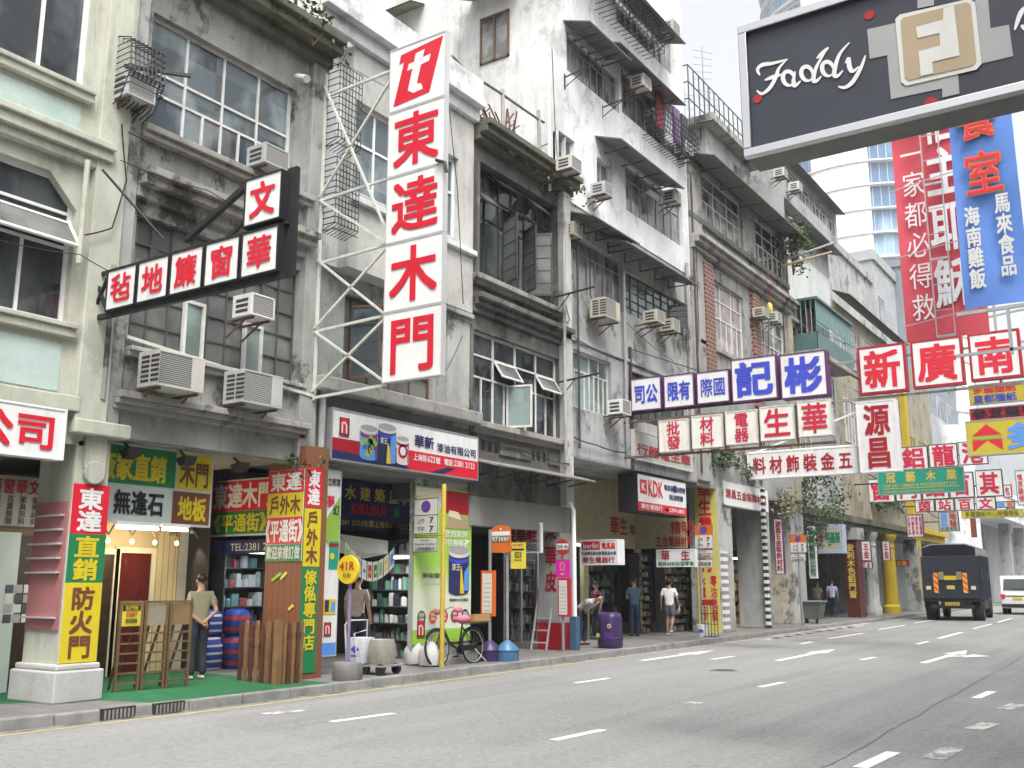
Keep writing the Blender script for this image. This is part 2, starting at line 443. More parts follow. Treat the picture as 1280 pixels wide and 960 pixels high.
def shell(parent, y0, y1, zs, zt, wall_mat, front=None, ops=(), xb=-24.0, xshop=-15.4, d=.24, side0=True, side1=True, X=XF, soff=None):
    """the block of a shophouse: frontage above the arcade, party walls, roof, arcade soffit, shop side walls"""
    y0 += .006; y1 -= .006
    f = MB(); wallgrid(f, y0, y1, zs, zt, X, ops, d); f.build("front_wall", front or wall_mat, parent)
    s = MB()
    for y in (y0, y1):
        s.poly([(X, y, zs), (X, y, zt), (xb, y, zt), (xb, y, zs)])
        s.poly([(xshop, y, .0), (xshop, y, zs), (xb, y, zs), (xb, y, .0)])
    s.poly([(xb, y0, 0), (xb, y1, 0), (xb, y1, zt), (xb, y0, zt)])
    s.build("party_wall", wall_mat, parent)
    r = MB().box(xb, X+.002, y0+.01, y1-.01, zt+.001, zt+.12); r.build("roof", moss, parent)
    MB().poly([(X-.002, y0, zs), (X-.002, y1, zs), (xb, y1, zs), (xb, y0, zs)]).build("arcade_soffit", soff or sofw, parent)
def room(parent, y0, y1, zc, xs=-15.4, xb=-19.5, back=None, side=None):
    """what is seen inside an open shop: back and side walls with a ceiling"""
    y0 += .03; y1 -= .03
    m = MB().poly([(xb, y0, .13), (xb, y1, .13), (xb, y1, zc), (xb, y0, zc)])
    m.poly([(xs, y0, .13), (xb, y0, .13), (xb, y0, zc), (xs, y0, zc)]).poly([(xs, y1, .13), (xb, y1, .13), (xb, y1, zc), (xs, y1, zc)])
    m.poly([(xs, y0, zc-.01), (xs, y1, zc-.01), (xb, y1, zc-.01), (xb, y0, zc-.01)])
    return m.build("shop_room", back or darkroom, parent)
def awning(parent, y0, y1, z, out, drop, X=XF, mat=None, th=.03, brackets=0, name="awning", corr=True):
    m = MB(); n = max(2, int((y1-y0)/.12)) if corr else 1
    for i in range(n):
        a, b = y0 + (y1-y0)*i/n, y0 + (y1-y0)*(i+1)/n; c = (a+b)/2; k = .018 if corr else 0
        for (p, q, zp, zq) in ((a, c, 0, k), (c, b, k, 0)):
            m.poly([(X, p, z+zp), (X, q, z+zq), (X+out, q, z-drop+zq), (X+out, p, z-drop+zp)])
            m.poly([(X, p, z+zp-th), (X, q, z+zq-th), (X+out, q, z-drop+zq-th), (X+out, p, z-drop+zp-th)])
            m.poly([(X+out, p, z-drop+zp), (X+out, q, z-drop+zq), (X+out, q, z-drop+zq-th), (X+out, p, z-drop+zp-th)])
    m.poly([(X, y0, z), (X+out, y0, z-drop), (X+out, y0, z-drop-th), (X, y0, z-th)])
    o = m.build(name, mat or dsteel, parent)
    for i in range(brackets):
        y = y0 + (y1-y0)*(i+.5)/brackets
        MB().bar((X, y, z-.35), (X+out*.92, y, z-drop-.05), .03).bar((X+.01, y, z-.36), (X+.01, y, z-.06), .03).build("bracket", dsteel, o)
    return o
# ------------------------------------------------------------------ ground, road, pavement
def asphalt():
    m, t, b = newmat("asphalt")
    n1 = noise(t, .35, 6, .6, (1, .25, 1)); n2 = noise(t, 70, 3, .8); n3 = noise(t, 1.3, 9, .7, (1.6, .5, 1)); n4 = noise(t, .12, 3, .5)
    c = mixc(t, ramp(t, n1, .35, .65), (.150, .154, .155), (.215, .218, .214))
    c = mixc(t, ramp(t, n3, .52, .7, 0, .55), c, (.105, .107, .108))
    c = mixc(t, ramp(t, noise(t, 1.0, 6, .6, (1.5, .03, 1)), .47, .6, 0, .75), c, (.118, .121, .123))     # wheel tracks along the lanes
    c = mixc(t, ramp(t, noise(t, .5, 4, .6, (1.2, .08, 1)), .56, .64, 0, .4), c, (.26, .26, .25))
    c = mixc(t, ramp(t, n4, .5, .52, 0, .4), c, (.25, .25, .245))
    c = mixc(t, ramp(t, noise(t, 2.6, 10, .7), .64, .70, 0, .6), c, (.07, .07, .07))                       # oil spots
    v = nn(t, "TexVoronoi"); v.inputs["Scale"].default_value = 60
    t.links.new(nn(t, "NewGeometry").outputs["Position"], v.inputs["Vector"])
    c = mixc(t, ramp(t, v.outputs["Distance"], .1, .6, .0, .5), c, (.30, .30, .29))
    c = mixc(t, .42, c, mixc(t, ramp(t, noise(t, 15, 7, .72, (1, .7, 1)), .3, .7), (.22, .22, .22), (.78, .78, .78)), 'OVERLAY')
    c = mixc(t, ramp(t, noise(t, 5, 8, .7), .58, .7, 0, .45), c, (.09, .092, .093))
    c = mixc(t, .4, c, mixc(t, n2, (.25, .25, .25), (.75, .75, .75)), 'OVERLAY')
    t.links.new(c, b.inputs["Base Color"])
    b.inputs["Roughness"].default_value = .8; b.inputs["Specular IOR Level"].default_value = .3
    bump(t, b, n2, .6, .008)
    return m
asph = asphalt()
def paving():
    m, t, b = newmat("paving_slabs")
    br = nn(t, "TexBrick"); br.inputs["Scale"].default_value = 1; br.inputs["Brick Width"].default_value = .6; br.inputs["Row Height"].default_value = .45
    br.inputs["Mortar Size"].default_value = .012; br.inputs["Color1"].default_value = (.14, .135, .13, 1); br.inputs["Color2"].default_value = (.18, .172, .165, 1); br.inputs["Mortar"].default_value = (.10, .095, .09, 1)
    t.links.new(nn(t, "NewGeometry").outputs["Position"], br.inputs["Vector"])
    c = mixc(t, ramp(t, noise(t, 1.6, 8, .7), .45, .7, 0, .6), br.outputs["Color"], (.10, .095, .085))
    t.links.new(c, b.inputs["Base Color"]); b.inputs["Roughness"].default_value = .75
    bump(t, b, noise(t, 25, 5), .2, .01)
    return m
pav = paving()
kerbm = M("kerb_concrete", (.22, .22, .21), .85, 0, .25, 3, .75, .2, .3)
def worn(name, col, k=.5):
    m, t, b = newmat(name)
    n = noise(t, 5, 10, .75, (1, .6, 1))
    t.links.new(mixc(t, ramp(t, n, k, k+.12), col, (.22, .22, .215)), b.inputs["Base Color"]); b.inputs["Roughness"].default_value = .7
    return m
mwhite = worn("road_paint_white", (.74, .74, .72), .58); mfade = worn("road_paint_faded", (.55, .55, .53), .44); myel = worn("road_paint_yellow", (.52, .45, .16), .52)
S = lambda o: tag(o, kind="structure")
S(MB().poly([(-400, -200, -.06), (400, -200, -.06), (400, 700, -.06), (-400, 700, -.06)]).build("ground", M("earth", (.18, .17, .15), .9)))
KX = [(-30, -11.45), (6.4, -11.4), (9.2, -11.18), (17.6, -11.22), (32, -11.4), (60, -11.9), (140, -12.4)]
def kx(y):
    for (a, p), (b, q) in zip(KX, KX[1:]):
        if a <= y <= b: return p + (q-p)*(y-a)/(b-a)
    return -12.2
S(MB().poly([(-13, -40, 0), (1.0, -40, 0), (1.0, 220, 0), (-13, 220, 0)]).build("road", asph))
k = MB(); y = -12.0; i = 0
while y < 140:
    L = .92; a, b = kx(y), kx(y+L)
    j = random.uniform(-.006, .006)
    k.raw([(a-.16, y, -.05), (a+.0, y, -.05), (b+.0, y+L-.015, -.05), (b-.16, y+L-.015, -.05), (a-.16, y, .135+j), (a-.02, y, .135+j), (b-.02, y+L-.015, .135+j), (b-.16, y+L-.015, .135+j)],
          [(0,3,2,1),(4,5,6,7),(0,1,5,4),(1,2,6,5),(2,3,7,6),(3,0,4,7)]); y += L
S(k.build("kerb", kerbm, bevel=.02))
p = MB()
for (a, xa), (b, xb) in zip(KX, KX[1:]): p.poly([(xa-.155, a, .125), (xb-.155, b, .125), (-26, b, .125), (-26, a, .125)])
S(p.build("pavement", pav))
S(MB().box(1.0, 5.2, -40, 220, -.05, .13).build("pavement", kerbm))
mk = MB(); fa = MB(); ye = MB()
def dash(mb, a, b, wd=.12, z=.005):
    p, q = onz(*a), onz(*b); d = (q-p).normalized(); n = Vector((-d.y, d.x, 0))*wd/2
    mb.poly([(v.x, v.y, z) for v in (p-n, q-n, q+n, p+n)])
for a, b in (((414,902.5),(492,892)), ((719,854),(761,848)), ((890,824.5),(917,820.5)), ((1001,805),(1015,802.5)), ((692,925.5),(754,912.5)), ((950,859),(979,853)),
             ((1076,825),(1094,821.5)), ((1146,805.5),(1160,802)), ((1216,786),(1240,780)), ((1247,778),(1265,773)), ((1035,798.5),(1080,791.5)), ((1098,787),(1132,781.5)), ((1143,779),(1168,775))): dash(mk, a, b)
dash(mk, (1174,798), (1202,790.5), .16); dash(mk, (1075,960), (1117,940.5), .14); dash(mk, (1220,873), (1240,864.5), .14)
for a, b in (((1167,949),(1194,934)), ((1216,912),(1239,904)), ((1254,887),(1274,880)), ((330,893),(380,888)), ((860,880),(872,878))): dash(fa, a, b, .22)
for i in range(9): dash(fa, (955+13*i, 800-1.9*i), (975+13*i, 797-1.9*i), .25); dash(fa, (968+13*i, 795-1.8*i), (983+13*i, 793-1.8*i), .2)
def arrow(a, b, wd=.16, hl=1.7, hw=.5, turn=False):
    p, q = onz(*a), onz(*b); d = (q-p).normalized(); n = Vector((d.y, -d.x, 0)); h = q - d*hl
    z = Vector((0, 0, .005))
    mk.poly([v + z for v in (p - n*wd/2, p + n*wd/2, h + n*wd/2, h - n*wd/2)]); mk.poly([v + z for v in (h - n*hw/2, h + n*hw/2, q)])
    if turn:
        c = p + d*(q-p).length*.42
        mk.poly([v + z*1.8 for v in (c, c + d*.4, c + d*.9 + n*.4, c + d*.5 + n*.4)]); mk.poly([v + z*1.8 for v in (c + d*.1 + n*.38, c + d*1.3 + n*.39, c + d*.85 + n*.85)])
arrow((802,826), (893,813)); arrow((972,826), (1044,811.5)); arrow((1154,829), (1209,813), turn=True)
for off in (.22,):
    yy = -10.0
    while yy < 120: ye.poly([(kx(yy)+off, yy, .004), (kx(yy)+off+.07, yy, .004), (kx(yy+4)+off+.07, yy+4, .004), (kx(yy+4)+off, yy+4, .004)]); yy += 4
gm_ = worn("gutter_grime", (.055, .052, .045), .42)
gt_ = MB(); yy = -10.0
while yy < 110:
    a_, b_ = random.uniform(.1, .24), random.uniform(.1, .24); gt_.poly([(kx(yy)+.002, yy, .0025), (kx(yy)+a_, yy, .0025), (kx(yy+1.5)+b_, yy+1.5, .0025), (kx(yy+1.5)+.002, yy+1.5, .0025)]); yy += 1.5
S(gt_.build("road_gutter", gm_))
S(mk.build("road_marking", mwhite)); S(fa.build("road_marking", mfade)); S(ye.build("road_marking", myel))
# tar-filled cracks
cr = MB()
def crack(pts):
    P = [onz(*q) for q in pts]
    for a, b in zip(P, P[1:]):
        n = 14; last = None
        for i in range(n+1):
            c = a.lerp(b, i/n); d = (b-a).normalized(); nrm = Vector((-d.y, d.x, 0))*random.uniform(-.03, .03); c = c + nrm
            ww = random.uniform(.002, .008); pr = (c - Vector((-d.y, d.x, 0))*ww, c + Vector((-d.y, d.x, 0))*ww)
            if last: cr.poly([(v.x, v.y, .0035) for v in (last[0], pr[0], pr[1], last[1])])
            last = pr
crack([(640,877), (770,882), (900,891), (1128,905)]); crack([(1030,960), (1128,905), (1280,820)]); crack([(1128,905), (1280,913)]); S(cr.build("road_crack", M("tar", (.05, .05, .05), .6)))
for px, py, r, lb in ((905, 838, .22, "small round iron cover in the middle lane"),):
    p = onz(px, py); t = thing("manhole_cover", lb, "manhole cover", (p.x, p.y, 0)); ir = M("worn_iron", (.10, .10, .10), .5, .5, .3, 14, .5)
    MB().lathe([(r, -.01), (r, .006)], (p.x, p.y, 0), 28).build("cover", ir, t); MB().lathe([(r+.06, -.01), (r+.06, .0045)], (p.x, p.y, 0), 28).build("rim", kerbm, t)
# gully inlets in the kerb and an iron cover
iron = M("cast_iron", (.05, .05, .05), .6, .4, .3, 8, .4)
for gy, lb in ((onz(133, 897).y, "black iron gully grate in the kerb beside the white plinth"), (onz(197, 890).y, "black iron gully grate in the kerb beside the green carpet")):
    g = thing("gully_grate", lb, "drain grate", (kx(gy), gy, 0), 0, "gully grates in the kerb")
    MB().box(kx(gy)-.05, kx(gy)+.012, gy-.24, gy+.24, -.02, .14).build("frame", iron, g)
    b = MB()
    for i in range(8): b.box(kx(gy)+.012, kx(gy)+.022, gy-.21+i*.056, gy-.186+i*.056, .01, .12)
    b.build("bars", kerbm, g)

# ------------------------------------------------------------------ the other side of the street (behind and beside the camera)
opm = W("opposite_render", (.34, .33, .30), .5, .4, .3)
for i, (a, b, h) in enumerate(((-30, -12, 17), (-12, 4, 15), (4, 20, 19), (20, 38, 15), (38, 60, 18), (60, 90, 16))):
    t = thing("tenement_building", ["grey tenement block behind the camera at the near end", "lower grey tenement beside the camera", "tall grey tenement across the street from the red lettered tower sign", "lower tenement across from the white block", "grey tenement across from the brick pilasters", "grey tenement at the far end across the street"][i], "building", (10, (a+b)/2, 0))
    MB().box(5.2, 15, a+.01, b-.01, 0, h).build("wall", opm, t)
    g = MB(); f = MB()
    for fl in range(int((h-4)/3.6)):
        yy = a + .8
        while yy + 2.2 < b:
            g.box(5.15, 5.19, yy, yy+2.0, 5+fl*3.6, 6.8+fl*3.6); f.box(5.1, 5.2, yy-.1, yy+2.1, 4.85+fl*3.6, 4.95+fl*3.6); yy += 2.6
    g.box(5.15, 5.19, a+.5, b-.5, .2, 3.2)
    g.build("window_band", gdark, t); f.build("sill", opm, t)

# ------------------------------------------------------------------ far end of the street
def glass_tower():
    Y = 150.0; R0 = 14.5; cpt = ony(1083, 300, Y+R0)
    c = Vector((cpt.x, Y + R0, 0)); H = 118
    t = thing("glass_tower", "curved white and blue glass tower rising behind the street", "tower", c)
    m, tr, b = newmat("tower_cladding")
    g = nn(tr, "NewGeometry"); vsb = nn(tr, "VectorMath", operation='SUBTRACT'); tr.links.new(g.outputs["Position"], vsb.inputs[0]); vsb.inputs[1].default_value = c
    sx = nn(tr, "SeparateXYZ"); tr.links.new(vsb.outputs[0], sx.inputs[0])
    at = nn(tr, "Math", operation='ARCTAN2'); tr.links.new(sx.outputs[1], at.inputs[0]); tr.links.new(sx.outputs[0], at.inputs[1])
    def saw(src, k, thr):
        mu = nn(tr, "Math", operation='MULTIPLY'); mu.inputs[1].default_value = k; tr.links.new(src, mu.inputs[0])
        fr = nn(tr, "Math", operation='FRACT'); tr.links.new(mu.outputs[0], fr.inputs[0])
        l = nn(tr, "Math", operation='LESS_THAN'); l.inputs[1].default_value = thr; tr.links.new(fr.outputs[0], l.inputs[0]); return l.outputs[0]
    cc = mixc(tr, ramp(tr, noise(tr, .12, 6, .6, (1, 1, .35)), .42, .6), (.10, .17, .28), (.34, .47, .60))
    cc = mixc(tr, saw(at.outputs[0], 12, .06), cc, (.6, .68, .74)); cc = mixc(tr, saw(sx.outputs[2], .26, .14), cc, (.6, .66, .7))
    tr.links.new(cc, b.inputs["Base Color"]); b.inputs["Roughness"].default_value = .15
    prof = [(R0, 0), (R0, H)]
    MB().lathe(prof, c, 72).build("glazing", m, t, smooth=True)
    m2, t2, b2 = newmat("tower_panels")
    br = nn(t2, "TexBrick"); br.inputs["Scale"].default_value = 1; br.offset = 0; br.inputs["Brick Width"].default_value = 2.2; br.inputs["Row Height"].default_value = 3.8; br.inputs["Mortar Size"].default_value = .03
    br.inputs["Color1"].default_value = (.84, .84, .84, 1); br.inputs["Color2"].default_value = (.80, .81, .82, 1); br.inputs["Mortar"].default_value = (.5, .54, .58, 1)
    cx = nn(t2, "CombineXYZ"); sp = nn(t2, "SeparateXYZ"); t2.links.new(nn(t2, "NewGeometry").outputs["Position"], sp.inputs[0])
    t2.links.new(sp.outputs[0], cx.inputs[0]); t2.links.new(sp.outputs[2], cx.inputs[1]); t2.links.new(cx.outputs[0], br.inputs["Vector"])
    t2.links.new(br.outputs["Color"], b2.inputs["Base Color"]); b2.inputs["Roughness"].default_value = .35
    def band(a0, a1, r, mat, nm):
        n = 16; q = MB(); P = [(c.x + r*math.cos(R_(a0+(a1-a0)*i/n)), c.y + r*math.sin(R_(a0+(a1-a0)*i/n))) for i in range(n+1)]
        for (xa, ya), (xb, yb) in zip(P, P[1:]): q.poly([(xa, ya, 0), (xb, yb, 0), (xb, yb, H), (xa, ya, H)])
        q.poly([(P[0][0], P[0][1], 0), (P[0][0], P[0][1], H), (c.x, c.y, H), (c.x, c.y, 0)]); q.poly([(P[-1][0], P[-1][1], 0), (P[-1][0], P[-1][1], H), (c.x, c.y, H), (c.x, c.y, 0)])
        q.poly([(x, y, H) for x, y in P] + [(c.x, c.y, H)])
        q.build(nm, mat, t, smooth=True)
    band(253, 287, R0+.5, m2, "white_panels"); band(330, 350, R0+.5, m2, "white_panels")
    f = MB()
    for i in range(30): f.lathe([(R0+.75, 3.2+i*3.9), (R0+.75, 3.4+i*3.9)], c, 60)
    f.build("fin", whitem, t)
glass_tower()
pm = W("far_pale_render", (.40, .42, .43), .4, .45, .2)
def block(label, x0, x1, y0, y1, h, mat, name="apartment_block", wins=(), top=.5):
    t = thing(name, label, "building", ((x0+x1)/2, (y0+y1)/2, 0))
    MB().box(x0, x1, y0, y1, 0, h).box(x0-.1, x1+.15, y0-.15, y1+.1, h+.001, h+top).build("wall", mat, t)
    for (ya, yb, za, zb) in wins:
        f = MB().box(x1+.01, x1+.06, ya, yb, za, zb).build("window", alu, t); MB().box(x1+.062, x1+.07, ya+.06, yb-.06, za+.06, zb-.06).build("pane", gblue, f)
    return t
# ------------------------------------------------------------------ shophouses along the frontage
yb = lambda px, py, X=XF: fp(px, py, X)[0]
zb = lambda px, py, X=XF: fp(px, py, X)[1]
B12, B23, B34, B45, B56, B67 = yb(146, 300), yb(378, 490), yb(588, 450), yb(708, 400), yb(866, 450), yb(988, 430)
def grow(rect, a): return (rect[0]-a, rect[1]+a, rect[2]-a, rect[3]+a)
def pillar(parent, y0, y1, dep, z0, z1, mat, X=XF, name="pillar", bev=.015): return MB().box(X-dep, X+.02, y0, y1, z0, z1).build(name, mat, parent, bevel=bev)

# --- cream shophouse (left edge)
t1 = thing("cream_shophouse", "cream rendered shophouse with pale teal panels under its windows at left edge", "building", (XF-4, 3, 0))
zA, zB = zb(60, 500), zb(70, 170)
w2 = (3.6, yb(110, 80), zb(107, 113), zb(107, 113)+2.35); w2b = (-1.2, 2.6, w2[2], w2[3])
w1 = (3.6, yb(90, 330), zb(85, 405), zb(60, 212)); w1b = (-1.2, 2.6, w1[2], w1[3])
shell(t1, -8, B12, zA-.55, 17, cream, ops=(w2, w2b, w1, w1b))
for a in (w2, w2b): window(t1, *a, [(.55, 3), (1.5, 6)], fm=whitem, gm=gdark, fw=.07)
for a in (w1, w1b): window(t1, *a, [(.5, 3), (.5, 3), (1.1, 6)], fm=whitem, gm=gdark, fw=.06)
for a in (w1,):                                                   # chamfered top corner and two propped lights
    MB().prism([(XF-.13, a[1], a[3]), (XF-.13, a[1]-.45, a[3]), (XF-.13, a[1], a[3]-.45)], (.132, 0, 0)).build("corner_fillet", cream, t1)
    for (p, q) in ((a[0]+1.35, a[0]+2.55), (a[0]+2.6, a[1]-.05)): sash(t1, 't', p, q, zb(50, 312), zb(50, 262)-.02, 38, X=XF-.05, fm=whitem, gm=gfrost)
for a in (w2, w1):
    cornice(t1, a[0]-.15, a[1]+.1, a[2]-.2, [(.10, .12), (.14, .07)], cream, name="window_sill")
    MB().box(XF-.01, XF+.012, a[0], a[1]-.05, a[2]-.95, a[2]-.3).build("spandrel_panel", teal, t1)
cornice(t1, -8, B12-.28, zB-.3, [(.12, .14), (.2, .16), (.26, .1)], cream)
cornice(t1, -8, B12-.45, zA-.12, [(.16, .2)], cream)
pillar(t1, B12-.5, B12-.02, .3, 3.75, 17, cream, X=XF+.12, name="pilaster")
pillar(t1, B12-.2, B12+.22, .3, 3.75, 17, palew, X=XF+.05, name="pilaster")
py0, py1 = yb(84, 700), yb(128, 700)                              # the pier on the pavement
MB().box(XF-.85, XF, py0, py1, .13, 3.6).build("pier", cream, t1, bevel=.02)
MB().box(XF-.95, XF+.1, py0-.1, py1+.1, .12, zb(85, 838)).box(XF-.91, XF+.06, py0-.06, py1+.06, zb(85, 838), zb(85, 830)).build("plinth", W("plinth_render", (.52, .52, .50), .5, .3, .15), t1, bevel=.025)
cz = zb(110, 545)
MB().box(XF-.9, XF+.18, py0-.16, py1+.18, cz, cz+.2).build("capital", cream, t1, bevel=.02)
MB().box(XF, XF+.06, py0+.1, py1-.1, cz-.45, cz).lathe([(.16, -.03), (.16, .07)], (XF, (py0+py1)/2, cz-.5), 24, axis='x').build("ornament", cream, t1, bevel=.01)
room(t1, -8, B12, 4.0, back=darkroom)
pk = MB().box(XF-.8, XF-.05, py0-.03, py0-.003, 1.05, 2.75).build("notice_board", INK["pink"], t1)
for i in range(6): MB().box(XF-.82, XF-.1, py0-.10, py0-.031, 2.55-i*.19 if i < 5 else 1.2, 2.575-i*.19 if i < 5 else 1.22).build("shelf_strip", alu, pk)

# --- grey double-band shophouse behind the curtain shop sign
t2 = thing("grey_shophouse", "grey stained shophouse with two full width window bands above the curtain shop sign", "building", (XF-4, 10, 0))
a2 = (B12+.32, yb(368, 150), zb(156, 143), zb(170, 2)); a1 = (B12+.3, yb(372, 420), zb(140, 428), zb(150, 258))
zl2 = zb(136, 505); zbm = zb(140, 548)
shell(t2, B12, B23, zbm+.03, zb(387, 70), greyw, ops=(a2, a1))
window(t2, *a2, [(1.15, 4), (.45, 4), (.8, [1, .5, .5, .5, .5, 1])], fm=steelw, gm=gblue, fw=.06)
window(t2, *a1, [(1, 9), (1, 9), (1, 9), (1, 9), (1, 9)], fm=M("grey_steel_frame", (.10, .095, .09), .6, .2), gm=gfrost, fw=.035, jit=.02)
for (p, q, r, s_) in ((.30, .42, .02, .45), (.66, .78, .0, .42)):
    L = a1[1]-a1[0]; H = a1[3]-a1[2]
    window(t2, a1[0]+L*p, a1[0]+L*q, a1[2]+H*r, a1[2]+H*(r+s_), [(1, 1)], X=XF+.06, fm=steelw, gm=ggrn)
cornice(t2, a2[0]-.1, B23-.05, a2[2]-.26, [(.14, .1), (.2, .1)], ledge, name="window_sill")
zc = zb(136, 205)
cornice(t2, B12+.22, B23-.02, zc-.35, [(.1, .18), (.26, .14), (.34, .12)], ledge)
cornice(t2, B12+.28, B23-.05, a1[2]-.16, [(.1, .08), (.16, .07)], palew, name="window_sill")
cornice(t2, B12+.1, B23, zl2-.06, [(.12, .07), (.2, .08), (.26, .1)], ledge)
zt = zb(300, 12)
cornice(t2, B12-.4, B23+.25, zb(387, 72)-.1, [(.2, .2), (.45, .18), (.55, .14)], moss)
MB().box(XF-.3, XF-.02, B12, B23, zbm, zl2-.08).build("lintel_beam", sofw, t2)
pillar(t2, yb(378, 300), yb(398, 300), .3, zbm-.02, zb(387, 72), greyw, X=XF+.1, name="pilaster")
t2.location = t2.location
ccz = zb(360, 95)
MB().tube([(XF+.1, B23-.55, ccz), (XF+.55, B23-.75, ccz-.25)], .07, 10).build("floodlight", acw, t2)

# --- narrow shophouse with the enclosed balcony, paint shop below
t3 = thing("balcony_shophouse", "shophouse with an enclosed white balcony partly hidden by the tall lettered sign, paint shop below", "building", (XF-4, 15, 0))
zs3, zbx0, zbx1, zt3 = zb(412, 492), zb(585, 391), zb(594, 319), zb(560, 135)
shell(t3, B23, B34, zs3-1.15, zbx0, palew, ops=[(B23+1.35, yb(558, 450), zs3+.25, zbx0-.35)], X=XF-.35)
window(t3, B23+1.35, yb(558, 450), zs3+.25, zbx0-.35, [(1, [.5, .8, 1, 1, 1]), (1, [.5, .8, 1, 1, 1]), (1, [.5, .8, 1, 1, 1])], X=XF-.35, fm=brown, gm=gfrost)
sash(t3, 'l', B23+1.5, B23+2.1, zs3+.45, zbx0-.6, 70, X=XF-.3, fm=brown, gm=gblue, bars=3)
pillar(t3, yb(560, 450), B34-.02, .5, zs3-.1, zbx0, palew, X=XF-.02, name="pilaster")
cornice(t3, yb(556, 395), B34, zbx0-.22, [(.03, .08), (.1, .1)], palew)
by0 = B23+.95
win3 = (by0+.1, B34-.6, zb(425, 232), zb(420, 112))
wb = MB(); wallgrid(wb, by0, B34-.02, zbx0, zt3, XF+.06, [win3]); wb.poly([(XF+.06, by0, zbx0), (XF+.06, by0, zt3), (XF-3, by0, zt3), (XF-3, by0, zbx0)]).poly([(XF+.06, by0, zbx0), (XF+.06, B34-.02, zbx0), (XF-3, B34-.02, zbx0), (XF-3, by0, zbx0)])
wb.poly([(XF+.06, B34-.02, zbx0), (XF+.06, B34-.02, zt3), (XF-3, B34-.02, zt3), (XF-3, B34-.02, zbx0)]); wb.build("balcony_wall", W("balcony_render", (.58, .575, .54), .45, .5, .22), t3)
window(t3, *win3, [(1, 5), (1.3, 5)], X=XF+.06, fm=whitem, gm=gblue, fw=.07)
cornice(t3, by0, B34+.02, zbx1-.1, [(.1, .12)], whitew, X=XF+.06, name="window_sill")
cornice(t3, B23-.1, B34+.05, zt3, [(.12, .3), (.3, .2), (.22, .5)], whitew, X=XF+.06, name="parapet")
MB().box(XF-8, XF-.2, B23+.02, B34-.04, zbx0+.01, zt3+.1).build("upper_block", whitew, t3)
sl = MB().box(XF-.4, XF+.32, B23+.18, B34+.05, zs3-.02, zs3+.24)    # canopy slab over the shop sign
sl.build("canopy_slab", ledge, t3, bevel=.03)
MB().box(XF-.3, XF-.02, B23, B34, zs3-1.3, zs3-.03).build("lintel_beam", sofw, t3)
pillar(t3, B23+.02, B23+.42, .5, .13, zs3-1.1, palew, name="pillar")
MB().box(XF-.16, XF-.05, yb(519, 700), yb(590, 700), .13, zs3-1.2).build("pillar", palew, t3)
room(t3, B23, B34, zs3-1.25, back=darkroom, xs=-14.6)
# side grille cage by the pilaster
cg = MB(); cy0, cy1 = yb(399, 200), yb(428, 200)
for z0_, z1_ in ((zb(405, 295), zb(405, 205)), (zb(408, 190), zb(408, 90))):
    for i in range(8): y = cy0+(cy1-cy0)*i/7; cg.tube([(XF+.1, y, z0_), (XF+.45, y, z0_+.1), (XF+.45, y, z1_)], .011, 4)
    for i in range(13): z = z0_+(z1_-z0_)*i/12; cg.tube([(XF+.08, cy0, z), (XF+.45, cy0, z), (XF+.45, cy1, z)], .011, 4)
cg.build("window_grille", black, t3)
# --- dark weathered shophouse with open casements
t4 = thing("dark_shophouse", "dark weathered shophouse with open casement windows and a slotted balustrade", "building", (XF-4, 19, 0))
zt4 = zb(717, 238); c0, c1 = B34+.02, yb(698, 400)
k2 = (c0+.3, c1, zb(600, 345), zb(640, 225)); k1 = (c0+.1, c1, zb(640, 538), zb(590, 410))
shell(t4, B34, B45, zb(610, 622), zt4, darkw, ops=(k2, k1))
window(t4, *k2, [(.55, [1, 1, 1, 1, 1, 1]), (.55, 6), (1.5, 6)], fm=dsteel, gm=gdark, fw=.05, rec=.3)
L4 = k2[1]-k2[0]; H4 = k2[3]-k2[2]
for i, (p, q) in enumerate(((.02, .2), (.22, .42), (.44, .62), (.64, .84))):
    sash(t4, 't', k2[0]+L4*p, k2[0]+L4*q, k2[2]+H4*(.80 if i % 2 else .6), k2[2]+H4*(.99 if i % 2 else .79), 42+6*(i % 3), X=XF-.2, fm=dsteel, gm=gfrost, bars=0)
for p, q, h in ((.16, .36, 'r'), (.44, .62, 'r'), (.66, .84, 'l')): sash(t4, h, k2[0]+L4*p, k2[0]+L4*q, k2[2]+.1, k2[2]+H4*.62, 62, X=XF-.18, fm=dsteel, gm=gfrost, bars=4)
window(t4, *k1, [(.8, 4), (.75, 4), (1.6, [.5, .5, .5, .5, .5, .5, .5, .5])], fm=steelw, gm=gdark, fw=.06)
L1 = k1[1]-k1[0]; H1 = k1[3]-k1[2]
for p, q in ((.26, .5), (.74, .99)): sash(t4, 't', k1[0]+L1*p, k1[0]+L1*q, k1[2]+H1*.52, k1[2]+H1*.74, 32, X=XF-.1, fm=steelw)
sash(t4, 'l', k1[0]+L1*.4, k1[0]+L1*.57, k1[2]+.05, k1[2]+H1*.5, 75, X=XF-.1, fm=steelw, gm=ggrn); sash(t4, 'r', k1[0]+L1*.62, k1[0]+L1*.74, k1[2]+.05, k1[2]+H1*.5, 35, X=XF-.1, fm=steelw, gm=ggrn)
cornice(t4, c0-.05, c1+.05, k2[2]-.22, [(.12, .08), (.22, .12)], ledge, name="window_sill")
zc4 = zb(650, 392)
cornice(t4, c0, B45-.05, zc4-.4, [(.08, .16), (.18, .14), (.3, .12)], darkw)
for a, b in ((.06, .2), (.26, .62), (.68, .92)): MB().box(XF, XF+.03, c0+(c1-c0)*a, c0+(c1-c0)*b, zc4+.02, k2[2]-.36).build("spandrel_panel", darkw, t4, bevel=.015)
cornice(t4, c0, c1+.1, k1[2]-.22, [(.1, .1), (.22, .13)], ledge, name="window_sill")
zsl = zb(650, 585)
